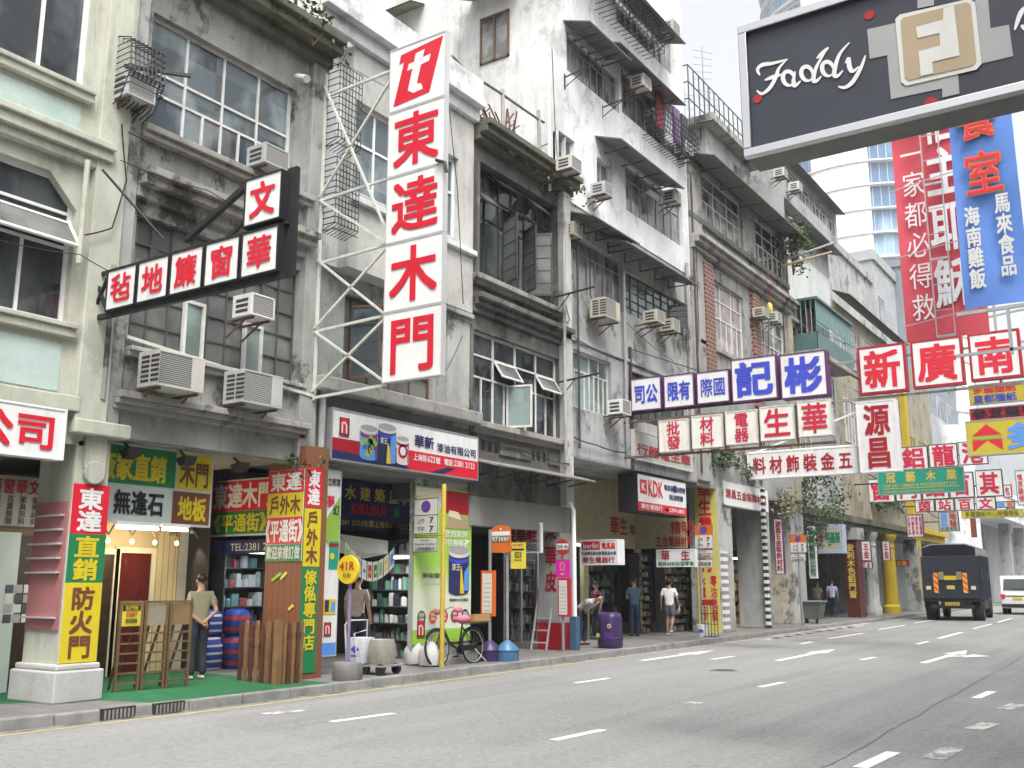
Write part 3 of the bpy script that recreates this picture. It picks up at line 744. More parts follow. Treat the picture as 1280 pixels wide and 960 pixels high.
sm = MB()
for i in range(14):
    if i in (4, 5, 6, 7, 8, 12): continue
    y = c0+.1+(c1-c0-.2)*(i+.5)/14; sm.box(XF-.05, XF+.006, y-.07, y+.07, zsl+.25, k1[2]-.36)
sm.build("balustrade_slots", black, t4)
for a, b in ((.29, .64), (.85, .98)): MB().box(XF, XF+.05, c0+(c1-c0)*a, c0+(c1-c0)*b, zsl+.2, k1[2]-.34).build("spandrel_panel", darkw, t4, bevel=.015)
awning(t4, c0-.05, B45+.05, zb(640, 588)+.12, .75, .2, brackets=6, mat=M("corrugated_sheet", (.22, .21, .20), .6, .3, .2, 5, .5), name="corrugated_awning")
MB().box(XF-.3, XF+.01, B34, B45, zb(610, 622)-.62, zb(610, 622)-.005).build("lintel_beam", sofw, t4)
pillar(t4, c1+.02, B45-.02, .4, zb(610, 622), zt4-.3, W("peeling_pale_render", (.6, .59, .57), .6, .5, .5, peel=.6), X=XF+.16, name="pilaster")
cornice(t4, c0, B45+.12, zt4-.35, [(.2, .14), (.4, .16), (.5, .14)], moss)
py4 = yb(700, 760); px4 = ony(673, 760, py4).x
MB().box(px4, XF+.02, py4, yb(718, 760), .13, zb(610, 622)-.63).build("pillar", palew, t4, bevel=.015)
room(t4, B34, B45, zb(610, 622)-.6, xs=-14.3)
pz = zb(560, 150)
cornice(t4, B34-.3, B45-.2, zt4+.12, [(0, .55)], moss, X=XF-.35, name="parapet")

# --- tall white building
t5 = thing("white_tenement", "tall white tenement with rows of windows under long thin canopies", "building", (XF-4, 25, 0))
zs5 = zb(716, 569)
Y5 = B45+.02; H5 = 27.0
o = dict(top=(yb(770, 45), yb(841, 70), zb(815, 71), zb(806, 6)), b1=(Y5+.1, yb(772, 100), zb(681, 66), zb(681, 16)), b2=(yb(776, 110), yb(848, 165), zb(776, 140), zb(776, 86)),
         s1=(yb(697, 185), yb(717, 190), zb(700, 203), zb(697, 163)), s2=(yb(745, 215), yb(763, 220), zb(746, 230), zb(745, 196)),
         c=(yb(781, 230), yb(852, 280), zb(781, 262), zb(781, 204)), d1=(Y5+.35, yb(779, 355), zb(714, 359), zb(714, 290)), d2=(yb(782, 365), yb(857, 390), zb(782, 390), zb(782, 338)),
         e1=(Y5+.3, yb(764, 475), zb(718, 508), zb(718, 436)), e2=(yb(786, 490), yb(858, 500), zb(786, 522), zb(786, 462)))
ops = list(o.values())
low = MB(); wallgrid(low, Y5, B56-.01, zs5, zb(716, 405), XF, [o['e1'], o['e2']]); low.build("front_wall", lgreyw, t5)
mid = MB(); wallgrid(mid, Y5, B56-.01, zb(716, 405), zb(716, 255), XF, [o['d1'], o['d2']]); mid.build("front_wall", palew, t5)
up = MB(); wallgrid(up, Y5, B56-.01, zb(716, 255), H5, XF+.03, [o['top'], o['b1'], o['b2'], o['s1'], o['s2'], o['c']]); up.build("front_wall", whitew, t5)
sd5 = MB().poly([(XF+.03, Y5, zs5), (XF+.03, Y5, H5), (-34, Y5, H5), (-34, Y5, zs5)]); sd5.build("gable_wall", stainw, t5)
MB().poly([(XF, B56-.01, zs5), (XF, B56-.01, H5), (-30, B56-.01, H5), (-30, B56-.01, zs5)]).poly([(XF, Y5, zs5), (XF, B56, zs5), (-20, B56, zs5), (-20, Y5, zs5)]).poly([(-15.4, Y5, 0), (-15.4, Y5, zs5), (-24, Y5, zs5), (-24, Y5, 0)]).poly([(-15.4, B56-.01, 0), (-15.4, B56-.01, zs5), (-24, B56-.01, zs5), (-24, B56-.01, 0)]).build("party_wall", lgreyw, t5)
for kx_, rows, gm in (('top', [(.4, 5), (1.4, 10)], gcurt), ('b1', [(.45, 4), (1.5, 8)], gcurt), ('b2', [(.45, 3), (1.5, 7)], gcurt), ('c', [(.5, 3), (1.4, 7)], gcurt), ('d1', [(.5, 3), (1.4, 6)], gcurt)):
    window(t5, *o[kx_], rows, X=XF+.03 if kx_ in ('top', 'b1', 'b2', 'c') else XF, fm=M("grey_frame", (.3, .3, .3), .5), gm=gm)
for kx_ in ('s1', 's2'): window(t5, *o[kx_], [(1, 2)], X=XF+.03, fm=alu, gm=gblue)
window(t5, *o['d2'], [(1, 8)]*5, fm=dsteel, gm=ggrn, fw=.035); sash(t5, 'l', o['d2'][1]-1.4, o['d2'][1]-.8, o['d2'][2]+.1, o['d2'][3]-.4, 70, fm=dsteel, gm=gdark, bars=3)
window(t5, *o['e1'], [(.6, 4), (1.2, 8)], fm=steelw, gm=ggrn); window(t5, *o['e2'], [(.6, 4), (1, 8)], fm=dsteel, gm=gdark)
cnm = M("canopy_sheet", (.16, .16, .15), .7, 0, .2, 3, .4)
for (pa, qa, pb, qb, br) in ((660, -29, 789, 58, 6), (776, 58, 858, 126, 4), (777, 183, 856, 226, 4), (714, 251, 800, 304, 4), (784, 305, 875, 354, 5), (740, -50, 857, 34, 4)):
    X_ = XF+.85; a = onx(pa, qa, X_); b = onx(pb, qb, X_)
    awning(t5, max(a.y, Y5-.05) if pa > 690 else Y5-.05, b.y, (a.z+b.z)/2+.3, .85, .3, mat=cnm, brackets=br, name="window_canopy", corr=False)
cornice(t5, Y5, B56, zb(716, 420)-.12, [(.05, .1)], lgreyw, name="string_course")
ws = RC(0, 0, 1, 1)
def gwin(px0, py0, px1, py1, aw=True):
    a = ony(px0, py0, Y5); b = ony(px1, py1, Y5)
    f = MB().box(a.x, b.x, Y5-.05, Y5-.004, b.z, b.z+.06).box(a.x, b.x, Y5-.05, Y5-.004, a.z-.06, a.z).box(a.x, a.x+.06, Y5-.05, Y5-.004, b.z, a.z).box(b.x-.06, b.x, Y5-.05, Y5-.004, b.z, a.z).box((a.x+b.x)/2-.03, (a.x+b.x)/2+.03, Y5-.05, Y5-.004, b.z, a.z).build("window", brown, t5)
    MB().box(a.x+.05, b.x-.05, Y5-.02, Y5-.006, b.z+.05, a.z-.05).build("pane", gcurt, f)
    if aw:
        MB().poly([(a.x-.3, Y5, a.z+.75), (b.x+.4, Y5, a.z+.75), (b.x+.5, Y5-.8, a.z+.42), (a.x-.4, Y5-.8, a.z+.42)]).poly([(a.x-.3, Y5, a.z+.70), (b.x+.4, Y5, a.z+.70), (b.x+.5, Y5-.8, a.z+.37), (a.x-.4, Y5-.8, a.z+.37)]).build("window_canopy", M("rusty_sheet", (.2, .21, .16), .8, 0, .3, 4, .5), t5)
gwin(601, 25, 637, 70); gwin(419, -30, 443, 21, False); gwin(455, 62, 516, 108)
room(t5, B45, B56, zs5-.02, back=W("shop_cream", (.25, .225, .14), .3, .2, .05))
fasc = M("fascia_cream", (.40, .36, .21), .7)
MB().box(-14.7, -14.5, B45+.05, B56-.05, 2.75, zs5-.03).box(-14.5, XF-.35, B56-.25, B56-.12, 2.75, zs5-.03).build("shop_fascia", fasc, t5)
for px in (733, 800): MB().box(-14.62, -14.5, yb(px, 740, -14.5)-.15, yb(px, 740, -14.5)+.15, .13, 2.75).build("shop_post", fasc, t5)
MB().box(XF-.25, XF-.01, Y5, B56-.02, zs5-.04, zs5-.004).build("lintel_beam", lgreyw, t5)

# --- brick pilaster building
t6 = thing("brick_pilaster_building", "mossy grey building with red brick pilasters beside the white tenement", "building", (XF-4, 34, 0))
def brickm():
    m, t, b = newmat("red_brick")
    br = nn(t, "TexBrick"); br.inputs["Scale"].default_value = 1; br.inputs["Brick Width"].default_value = .24; br.inputs["Row Height"].default_value = .15; br.inputs["Mortar Size"].default_value = .022
    br.inputs["Color1"].default_value = (.19, .045, .03, 1); br.inputs["Color2"].default_value = (.10, .028, .02, 1); br.inputs["Mortar"].default_value = (.27, .22, .19, 1)
    cx = nn(t, "CombineXYZ"); sp = nn(t, "SeparateXYZ"); t.links.new(nn(t, "NewGeometry").outputs["Position"], sp.inputs[0])
    ad = nn(t, "Math", operation='ADD'); t.links.new(sp.outputs[0], ad.inputs[0]); t.links.new(sp.outputs[1], ad.inputs[1])
    t.links.new(ad.outputs[0], cx.inputs[0]); t.links.new(sp.outputs[2], cx.inputs[1]); t.links.new(cx.outputs[0], br.inputs["Vector"])
    t.links.new(mixc(t, ramp(t, noise(t, 1.2, 8, .7), .5, .7, 0, .6), br.outputs["Color"], (.12, .09, .07)), b.inputs["Base Color"]); b.inputs["Roughness"].default_value = .85
    return m
brick = brickm()
zs6 = zb(872, 600); zt6 = zb(872, 205)
q2 = (yb(877, 240), yb(928, 280), zb(880, 278), zb(876, 212)); q2b = (yb(945, 310), yb(980, 330), q2[2], q2[3])
q1 = (yb(891, 400), yb(931, 420), zb(893, 432), zb(891, 348)); q1b = (yb(947, 420), yb(982, 440), q1[2]+.2, q1[3]-.1)
shell(t6, B56, B67, zs6-.1, zt6, greyw, ops=(q2, q2b, q1, q1b))
for a, gm in ((q2, gcurt), (q2b, gdark), (q1, glass("pinkish_window_glass", (.13, .11, .11), (.42, .36, .34), .1)), (q1b, gcurt)): window(t6, *a, [(.8, 3), (.8, 3), (1.4, 6)], fm=steelw, gm=gm, fw=.06)
for pa, pb in ((878, 889), (938, 946)): pillar(t6, yb(pa, 400), yb(pb, 400), .3, q1[2]-1.6, q1[3]+.35, brick, X=XF+.14, name="brick_pilaster")
pillar(t6, yb(983, 430), B67-.02, .3, zs6, q1[3]+.4, beigew, X=XF+.12, name="pilaster")
pillar(t6, B56+.02, yb(877, 350), .3, zs6, zt6-.2, ledge, X=XF+.08, name="pilaster")
cornice(t6, B56, B67, zb(880, 312)-.3, [(.2, .18), (.36, .16), (.48, .14)], ledge)
cornice(t6, B56, B67, q2[2]-.22, [(.12, .2)], moss, name="window_sill"); cornice(t6, B56+.5, B67, q1[2]-.2, [(.1, .16)], ledge, name="window_sill")
awning(t6, B56+.1, B67-.1, zt6+.1, 1.0, .35, mat=cnm, brackets=5, corr=False, name="roof_canopy")
MB().box(XF-.3, XF-.01, B56, B67, zs6-.16, zs6-.11).build("lintel_beam", ledge, t6)
hy0, hy1 = yb(884, 215, XF-1.2), yb(938, 215, XF-1.2)
MB().box(-18, XF-1.2, hy0, hy1, zt6, zb(905, 180, XF-1.2)).build("roof_hut", lgreyw, t6)
MB().box(-18.3, XF-.7, hy0-.4, hy1+.3, zb(905, 180, XF-1.2)+.002, zb(905, 180, XF-1.2)+.3).build("roof_hut_eaves", ledge, t6)
MB().box(XF-1.19, XF-1.14, (hy0+hy1)/2+.5, (hy0+hy1)/2+2, zb(905, 225, XF-1.2), zb(905, 195, XF-1.2)).build("window", gcurt, t6)
for pa, pb, X_, m_ in ((899, 916, XF, palew), (955, 963, XF, palew), (990, 1006, XF-.3, palew)):
    pillar(t6, yb(pa, 700, X_), yb(pb, 700, X_), 1.0, .13, zs6-.1, m_, X=X_, name="pillar")
room(t6, B56, B67, zs6-.2)

# --- taller grey building beyond, and the row behind the signs
XG = -13.0
Y7, Y8, Y9, Y10 = yb(964, 225, XG), yb(1034, 300, XG), yb(1122, 500, XG), yb(1162, 520, XG)
t7 = thing("grey_tenement", "tall grey tenement with a jutting top storey beyond the brick pilasters", "building", (XG-4, (Y7+Y8)/2, 0))
z7t, z7b = zb(962, 200, XG), zb(1033, 312, XG)
r1 = (Y7+.4, Y8-.4, zb(964, 231, XG), zb(962, 206, XG))
f = MB(); wallgrid(f, Y7, Y8, z7b, z7t, XG+.5, [r1]); f.poly([(XG+.5, Y7, z7b), (XG+.5, Y8, z7b), (XG, Y8, z7b), (XG, Y7, z7b)]); f.build("front_wall", lgreyw, t7)
MB().poly([(XG+.5, Y7, 3), (XG+.5, Y7, z7t), (-28, Y7, z7t), (-28, Y7, 3)]).box(XG-12, XG-.01, Y7+.02, Y8-.02, 4.2, z7b-.01).box(-26, XG+.49, Y7+.03, Y8-.03, z7t-.02, z7t+.15).poly([(XG+.5, Y8, z7b), (XG+.5, Y8, z7t), (-28, Y8, z7t), (-28, Y8, z7b)]).build("party_wall", lgreyw, t7)
window(t7, *r1, [(.5, 8), (1.2, 14)], X=XG+.5, fm=steelw, gm=gcurt)
awning(t7, Y7-.2, Y8+.1, z7t+.1, .45, .1, X=XG+.5, mat=cnm, corr=False, name="roof_canopy")
tile = W("white_tile", (.58, .6, .58), .3, .3, .1)
z7c = zb(1000, 375, XG)
MB().box(XG, XG+.03, Y7+.6, Y8-.2, z7c-1.4, z7c+2.2).build("tiled_panel", tile, t7)
for a in ((Y7+1, Y7+3.4, z7c-4.4, z7c-2), (Y7+4.4, Y8-.6, z7c-4.4, z7c-2), (Y7+1, Y7+3.4, z7c-8.4, z7c-6)): window(t7, *a, [(.6, 3), (1, 6)], X=XG+.16, fm=steelw, gm=gcurt)
cornice(t7, Y7, Y8, z7c-1.7, [(.25, .2), (.4, .14)], ledge, X=XG)
cornice(t7, Y7, Y8, 4.2, [(.2, .3), (.35, .3)], moss, X=XG)
awning(t7, Y7+3.5, Y8+.3, zb(1045, 325, XG), .7, .2, X=XG, mat=cnm, corr=False, name="window_canopy")
ym7 = yb(1073, 720, -12.6); xm7 = ony(1057, 720, ym7).x
MB().box(xm7, -12.6, ym7, ym7+1.0, .13, 3.7).build("pillar", M("maroon_tile", (.10, .018, .014), .35, 0, .25, 9, .3), t7, bevel=.01)
MB().box(xm7-.1, -12.5, ym7-.1, ym7+1.1, 3.701, 4.25).build("capital", palew, t7)
t8 = thing("brown_eaved_building", "old beige building with wide brown eaves behind the hanging signs", "building", (XG-4, (Y8+Y9)/2, 0))
z8 = zb(1045, 378, XG)
MB().box(XG-12, XG, Y8+.02, Y9-.02, 4.2, z8).build("wall", beigew, t8)
awning(t8, Y8+.1, Y9, z8+.5, .9, .4, X=XG, mat=M("dark_eaves", (.07, .055, .045), .8, 0, .2, 4, .4), corr=False, name="eaves")
for i in range(3):
    for j in range(2): window(t8, Y8+1+i*4, Y8+4.2+i*4, z8-3-j*4, z8-.8-j*4, [(.5, 3), (1, 6)], X=XG+.16, fm=steelw, gm=gcurt)
cornice(t8, Y8, Y9, 4.2, [(.2, .3), (.35, .3)], moss, X=XG)
def roundcol(parent, px, X, r, mat, h=4.2):
    y = yb(px, 720, X); MB().lathe([(r*1.25, .13), (r*1.25, .5), (r, .6), (r*.92, h-.7), (r*1.02, h-.68), (r*1.02, h-.6), (r*.92, h-.58), (r*.92, h-.35), (r*1.25, h-.2), (r*1.3, h)], (X-r, y, 0), 20).build("column", mat, parent, smooth=True)
roundcol(t8, 1098, XG+.3, .32, palew)
t9 = thing("yellow_building", "beige building with one yellow pilaster and fat yellow columns at the pavement", "building", (XG-4, (Y9+Y10)/2, 0))
MB().box(XG-12, XG+.05, Y9+.02, Y10, 4.2, zb(1128, 455, XG)).build("wall", beigew, t9)
for yy in (Y9+.5,): MB().box(XG+.05, XG+.35, yy-.35, yy+.35, 4.2, zb(1128, 455, XG)+.2).build("pilaster", yelw, t9)
cornice(t9, Y9, Y10, 4.2, [(.3, .4), (.5, .3)], yelw, X=XG)
for i in range(2): window(t9, Y9+1+i*3.4, Y9+3.6+i*3.4, 7, 10.5, [(.6, 3), (1, 4)], X=XG+.2, fm=yelw, gm=gdark)
roundcol(t9, 1121, XG+.5, .36, yelw); MB().box(XG-.5, XG+.3, yb(1144, 720, XG)-.3, yb(1144, 720, XG)+.5, .13, 4.2).build("pillar", palew, t9, bevel=.02); MB().box(XG+.302, XG+.36, yb(1144, 720, XG)+.0, yb(1144, 720, XG)+.5, .9, 4.2).build("yellow_strip", yelw, t9); MB().box(-16.1, -13.7, Y10+.1, Y10+.28, .13, 4.1).build("side_shop_front", darkroom, t9)
for tt, a, b in ((t7, Y7, Y8), (t8, Y8, Y9), (t9, Y9, Y10)): room(tt, a, b, 4.15, xs=-16.2, xb=-19); MB().poly([(XG+.2, a, 4.19), (XG+.2, b, 4.19), (-20, b, 4.19), (-20, a, 4.19)]).build("arcade_soffit", sofw, tt)
t10 = thing("modern_block", "pale modern block with round columns and an overhanging deck at the far end", "building", (-20, 95, 0))
MB().box(-30, -13.6, Y10+.3, 128, 0.1, 13.5).build("wall", pm, t10)
MB().box(-14, -10.9, 84, 128, 6.6, 8.4).box(-14, -10.8, 83.9, 128.1, 8.402, 8.8).build("overhang_deck", whitew, t10)
for yy in (78, 82.5): MB().lathe([(.9, .1), (.9, 13)], (-13.2, yy, 0), 24).build("column", whitew, t10, smooth=True)
for yy in (92, 101, 111): MB().box(-12.4, -11.6, yy, yy+.9, .1, 6.6).build("column", lgreyw, t10)
for i in range(12): MB().box(-11.0, -10.75, 86+i*3.4, 88.6+i*3.4, 7.3, 7.7).build("vent_slot", gdark, t10)
block("grey concrete block with a lift tower above the brown eaves", -30, -15.2, yb(1036, 345, -15.2), yb(1088, 345, -15.2), zb(1060, 328, -15.2), lgreyw, wins=())
bw = yb(1090, 340, -15); bz = zb(1100, 335, -15)
block("white rendered block beside the red banner with a caged green window", -30, -15, bw+.2, bw+12, bz, pm, wins=((bw+.8, bw+2.6, bz-5.2, bz-2.2),), top=.7)
blk = block("tall grey blue block behind the beige and yellow building", -30, -14.5, Y10+2, Y10+20, 24, W("far_blue_grey", (.26, .30, .34), .4, .4, .2), wins=[(Y10+3+i*4, Y10+6+i*4, 7+j*3.4, 9.2+j*3.4) for i in range(4) for j in range(5)])
block("dark flyover block closing the street at the far end", -40, 12, 150, 158, 9, W("far_dark_render", (.16, .18, .18), .3, .3, .2), name="end_block")
# ------------------------------------------------------------------ signs
sface = M("sign_white", (.74, .74, .73), .4, 0, .05, 2, .42, dcol=(.35, .33, .28)); rustface = M("rust_stained_sign", (.76, .75, .68), .6, 0, .06, 2, .35, dcol=(.38, .17, .05))
purp = M("purple_sign_edge", (.12, .03, .12), .5); dimface = M("old_sign_board", (.40, .40, .37), .7, 0, .1, 2, .5)
def subbox(t, P, w, h, th, fm, bm, border=.03, nm="sign_box"):
    """one lit box of a sign made of several"""
    f = Face(P, XU, ZU, w, h)
    b = MB().obox(f.at(0, 0, -.012), f.u*w, f.v*h, -f.n*(th-.012))
    for (x, y, a, c) in ((0, 0, w, border), (0, h-border, w, border), (0, border, border, h-2*border), (w-border, border, border, h-2*border)): b.obox(f.at(x, y, -.011), f.u*a, f.v*c, f.n*.018)
    bx = b.build(nm, bm, t)
    MB().poly([f.at(border, border, -.004), f.at(w-border, border, -.004), f.at(w-border, h-border, -.004), f.at(border, h-border, -.004)]).build("sign_face", fm, bx)
    return bx, f
def boxrow(t, Y, boxes, th, fm, bm, border=.03):
    """boxes = (left px, top px, bottom px at left end, right px)"""
    out = []
    for (x0, a, b, x1) in boxes:
        p, q, r = ony(x0, a, Y), ony(x0, b, Y), ony(x1, a, Y)
        out.append(subbox(t, (p.x, Y, q.z), r.x-p.x, p.z-q.z, th, fm, bm, border))
    return out

# curtain shop fascia at the left edge
ye_ = yb(73, 545); zt_, zb_ = zb(73, 513), zb(73, 577)
t, f = sign("shop_fascia_sign", "white fascia sign ending in two red characters above the dark shop at the left edge", (XF+.16, ye_-3.3, zb_), YU, ZU, 3.3, zt_-zb_, .2, sface, whitem)
f.row('Lred', "公司", 3.3-1.32, .1, 1.2, zt_-zb_-.2, .035); K(f, t)
t, f = sign("inner_shop_sign", "dim white sign with red columns of characters hanging inside the dark left arcade", (-14.2, yb(-60, 625, -14.2), zb(55, 662, -14.2)), YU, ZU, yb(56, 625, -14.2)-yb(-60, 625, -14.2), zb(56, 596, -14.2)-zb(55, 662, -14.2), .06, dimface, black)
n = 6
for i, (c, s_) in enumerate(zip("毡地簾窗華文", ("牆紙膠板", "地板毛毡", "布藝工程", "百葉捲簾", "家具用料", "裝修材料"))):
    f.ch('Ldred', c, .12+i*(f.w-.2)/n, f.h*.62, f.w/n*.8, f.h*.3, .03); f.col('Lblack', s_, .2+i*(f.w-.2)/n, .05, f.w/n*.45, f.h*.54, .02)
K(f, t)
# curtain sign hung across the street
Yc = 7.95
t = thing("hanging_sign", "black framed hanging sign with five red characters and one box raised above its outer end", "sign", (XF, Yc, 5))
L_ = ony(134, 339, Yc); Lb = ony(134, 389, Yc); R1 = ony(349, 300, Yc)
ww = (R1.x-L_.x)/5; hh = L_.z-Lb.z
for i, c in enumerate("毡地簾窗華"):
    bx, f = subbox(t, (L_.x+i*ww+.015, Yc, Lb.z), ww-.03, hh, .16, sface, black, .022)
    f.ch('Lred', c, .1, .08, ww-.23, hh-.16, .035); K(f, bx)
q = ony(308, 275, Yc); tq = ony(308, 216, Yc)
bx, f = subbox(t, (R1.x-ww+.02, Yc, Lb.z+hh+.07), ww-.02, tq.z-q.z, .16, sface, black, .022)
f.ch('Lred', "文", .1, .08, ww-.22, f.h-.16, .04); K(f, bx)
fr = MB(); xo = XF+.02
fr.bar((R1.x+.04, Yc+.15, Lb.z-.05), (R1.x+.04, Yc+.15, Lb.z+hh+.12+f.h), .06, .16).bar((xo, Yc+.1, Lb.z-.02), (R1.x+.05, Yc+.1, Lb.z-.04), .07).bar((xo, Yc+.1, Lb.z+hh+.03), (R1.x+.05, Yc+.1, Lb.z+hh+.04), .05)
fr.bar((xo, Yc+.05, Lb.z), (L_.x, Yc+.05, Lb.z+hh), .04).bar((xo, Yc+.06, Lb.z+hh), (L_.x, Yc+.06, Lb.z), .04)
fr.bar((R1.x-ww*.9, Yc+.3, Lb.z+hh+.55), (XF+1.0, Yc+.9, Lb.z+hh+.02), .05).bar(ony(308, 233, Yc+.15), ony(232, 301, Yc+.15), .07)
fr.build("frame", black, t)
MB().tube([ony(0, 420, 7.0), (xo, Yc+.1, Lb.z-.02)], .012, 5).build("stay_wire", black, t)

# the tall lettered tower sign
Yt = B23+.03
t = thing("tower_sign", "tall white five panel sign with red characters under a red logo panel", "sign", (XF, Yt, 6))
a, b, c = ony(482, 66, Yt), ony(481, 479, Yt), ony(555, 250, Yt); a.x = ony(482, 300, Yt).x
hh = (a.z-b.z)/5; w_ = c.x-a.x
for i, ch in enumerate("t東達木門"):
    bx, f = subbox(t, (a.x, Yt, a.z-(i+1)*hh+.003), w_, hh-.006, .10, whitem, alu, .02)
    if i == 0:
        X_ = lambda p: (p[0]*w_, p[1]*hh)
        f.poly('Pred', [X_(p) for p in ((.08, .08), (.72, .13), (.95, .93), (.2, .86), (.17, .72), (.26, .74))])
        f.poly('Pwhite', [X_(p) for p in ((.47, .80), (.63, .82), (.60, .70), (.74, .715), (.71, .61), (.57, .595), (.50, .32), (.58, .30), (.61, .21), (.44, .19), (.34, .26), (.42, .58), (.32, .57), (.35, .67), (.445, .68))], .009)
    else: f.ch('Lred', ch, .1, .1, w_-.2, hh-.2, .032)
    K(f, bx)
sca = M("pale_green_steel", (.60, .63, .56), .5, .1, .15, 5, .4)
s_ = MB(); xa, xb_ = XF+.12, a.x-.03
s_.bar((xa, Yt+.12, b.z-.1), (xa, Yt+.12, a.z+.1), .06)
for z in (a.z-.3, a.z-hh*1.95, a.z-hh*2.95, a.z-hh*4, b.z+.0): s_.bar((xa, Yt+.12, z-.05), (xb_, Yt+.12, z), .045)
for (p, q) in ((.12, 2.8), (1.95, .4), (2.95, 4.0), (4.0, 3.0), (4.05, 4.95), (4.95, 4.05), (2.0, 2.95)): s_.bar((xa, Yt+.08, a.z-hh*p), (xb_, Yt+.08, a.z-hh*q), .038)
s_.bar((xa-.0, Yt+.1, b.z-.02), (XF-.05, Yt-4.1, b.z+.35), .05)
s_.build("scaffold_arm", sca, t)
MB().tube([ony(545, 200, Yt-.05), ony(556, 203, Yt-.05), ony(558, 215, Yt-.05)], .03, 6).build("spot_lamp", black, t)

# paint shop fascia
Xp = XF+.24
y0, y1 = yb(414, 540, Xp), yb(598, 570, Xp); z0, z1 = (zb(414, 577, Xp)+zb(596, 599, Xp))/2, (zb(416, 511, Xp)+zb(599, 545, Xp))/2
t, f = sign("paint_shop_sign", "white and red paint shop fascia printed with three paint cans", (Xp, y0, z0), YU, ZU, y1-y0, z1-z0, .25, sface, gsteel)
w, h = f.w, f.h
f.rect('Pred', .03, .03, w-.06, h*.4); f.poly('Pnavy', [(.03, .03), (w*.5, .03), (w*.44, h*.12), (.03, h*.2)], .006); f.poly('Pdred', [(.03, h*.2), (w*.44, h*.12), (w*.3, h*.43), (.03, h*.43)], .006)
f.poly('Pnavy', [(w*.62, .03), (w*.72, .03), (w*.82, h*.2), (w*.76, h*.2)], .006)
def nlogo(f, x, y, s):
    f.rect('Lblack', x, y, s*.8, s, .007).rect('Lred', x+.06*s, y+.05*s, s*.62, s*.9, .010); f.line('Lwhite', [(x+.2*s, y+.12*s), (x+.2*s, y+.7*s), (x+.4*s, y+.72*s), (x+.55*s, y+.55*s), (x+.55*s, y+.12*s)], .11*s, .013); f.rect('Lblack', x, y-.1*s, s*.8, s*.05)
nlogo(f, w*.045, h*.5, h*.34)
def can(f, x, y, cw, chh, cols, off=.014):
    e = cw*.13; arc = lambda y0, s_: [(x+cw/2-cw/2*math.cos(math.pi*i/10), y0+s_*e*math.sin(math.pi*i/10)) for i in range(11)]
    f.poly(cols[0], arc(y+e, -1)+arc(y+chh*.86, -1)[::-1], off)
    f.poly('Pdwhite', arc(y+chh*.86, -1)+arc(y+chh*.93, -1)[::-1], off+.001); f.poly(cols[1], arc(y+chh*.74, -1)+arc(y+chh*.82, -1)[::-1], off+.003)
    f.poly('Pgrey', arc(y+chh*.93, -1)+arc(y+chh*.93, 1)[::-1], off+.002)
    f.poly('Pdgrey', [(x+cw*.9, y+e*.9), (x+cw*.98, y+e), (x+cw*.98, y+chh*.8), (x+cw*.9, y+chh*.78)], off+.0015)
can(f, w*.165, h*.09, w*.105, h*.68, ('Psky', 'Pdred')); can(f, w*.275, h*.07, w*.115, h*.80, ('Pnavy', 'Pblue')); can(f, w*.395, h*.10, w*.08, h*.58, ('Pdwhite', 'Pdred'), .018)
for k in range(9): f.disc(random.choice(['Pyellow_a', 'Plgreen_a', 'Pteal_a']), w*(.178+.075*random.random()), h*(.16+.36*random.random()), .045+.03*random.random(), .019)
f.poly('Pyellow_b', [(w*.33, h*.08), (w*.36, h*.08), (w*.35, h*.42), (w*.335, h*.5)], .019).poly('Psky_b', [(w*.35, h*.1), (w*.388, h*.1), (w*.388, h*.7), (w*.355, h*.62)], .018).row('Lwhite', "漆王", w*.285, h*.46, w*.05, h*.14, .02, .02)
f.ch('Lnavy', "5合1", w*.185, h*.3, w*.07, h*.1, .02, .022); f.disc('Pdred_c', w*.435, h*.38, h*.15, .021).disc('Pwhite_c', w*.435, h*.38, h*.09, .023)
f.row('Lnavy_t', "華新", w*.515, h*.52, w*.14, h*.27, .04).row('Lnavy_t', "漆油有限公司", w*.675, h*.50, w*.305, h*.2, .03)
f.row('Lwhite_t', "上海街", w*.51, h*.235, w*.095, h*.15, .035).ch('Lwhite_t', "622", w*.61, h*.25, w*.055, h*.13, .03).ch('Lwhite_t', "號", w*.668, h*.235, w*.034, h*.15, .035).row('Lwhite_t', "電話", w*.73, h*.235, w*.064, h*.15, .035).ch('Lwhite_t', ":2381 2123", w*.80, h*.25, w*.165, h*.13, .03)
K(f, t)
# navy sign at the back of the paint shop, side panel and green column panel
Xk = -14.55
t, f = sign("paint_shop_back_sign", "dark navy sign with gold characters and red letters at the back of the paint shop", (Xk, yb(405, 630, Xk), zb(421, 661, Xk)), YU, ZU, yb(519, 630, Xk)-yb(405, 630, Xk), zb(470, 602, Xk)-zb(470, 662, Xk), .1, INK['navy'], black)
w, h = f.w, f.h
f.row('Lgold', "防水建築塗料", .12, h*.6, w-.24, h*.3, .03, gap=.12).ch('Lred', "KIKUSUI", w*.28, h*.33, w*.36, h*.2, .04).ch('Lgold', "電話2381 2123在舊上海街622號地下", .1, h*.08, w-.2, h*.13, .015).rect('Pgreen', w*.75, h*.33, w*.06, h*.2); K(f, t)
Xw = XF+.05
y0, y1, z0, z1 = yb(401, 700), yb(421, 700), zb(401, 821), zb(401, 586)
t, f = sign("column_sign", "tall white and green paint advertisement on the pillar beside the orange and yellow column sign", (Xw, y0, z0), YU, ZU, y1-y0, z1-z0, .14, sface, alu, border=.015)
w, h = f.w, f.h
f.rect('Psky', .02, .02, w-.04, h*.065).poly('Plgreen', [(.02, h*.62), (w-.02, h*.5), (w-.02, h*.86), (.02, h*.72)], .003); f.rect('Pteal', w*.35, h*.46, w*.6, h*.15).rect('Pdred', w*.35, h*.58, w*.6, h*.02, .007).disc('Pyellow', w*.55, h*.53, w*.15, .008)
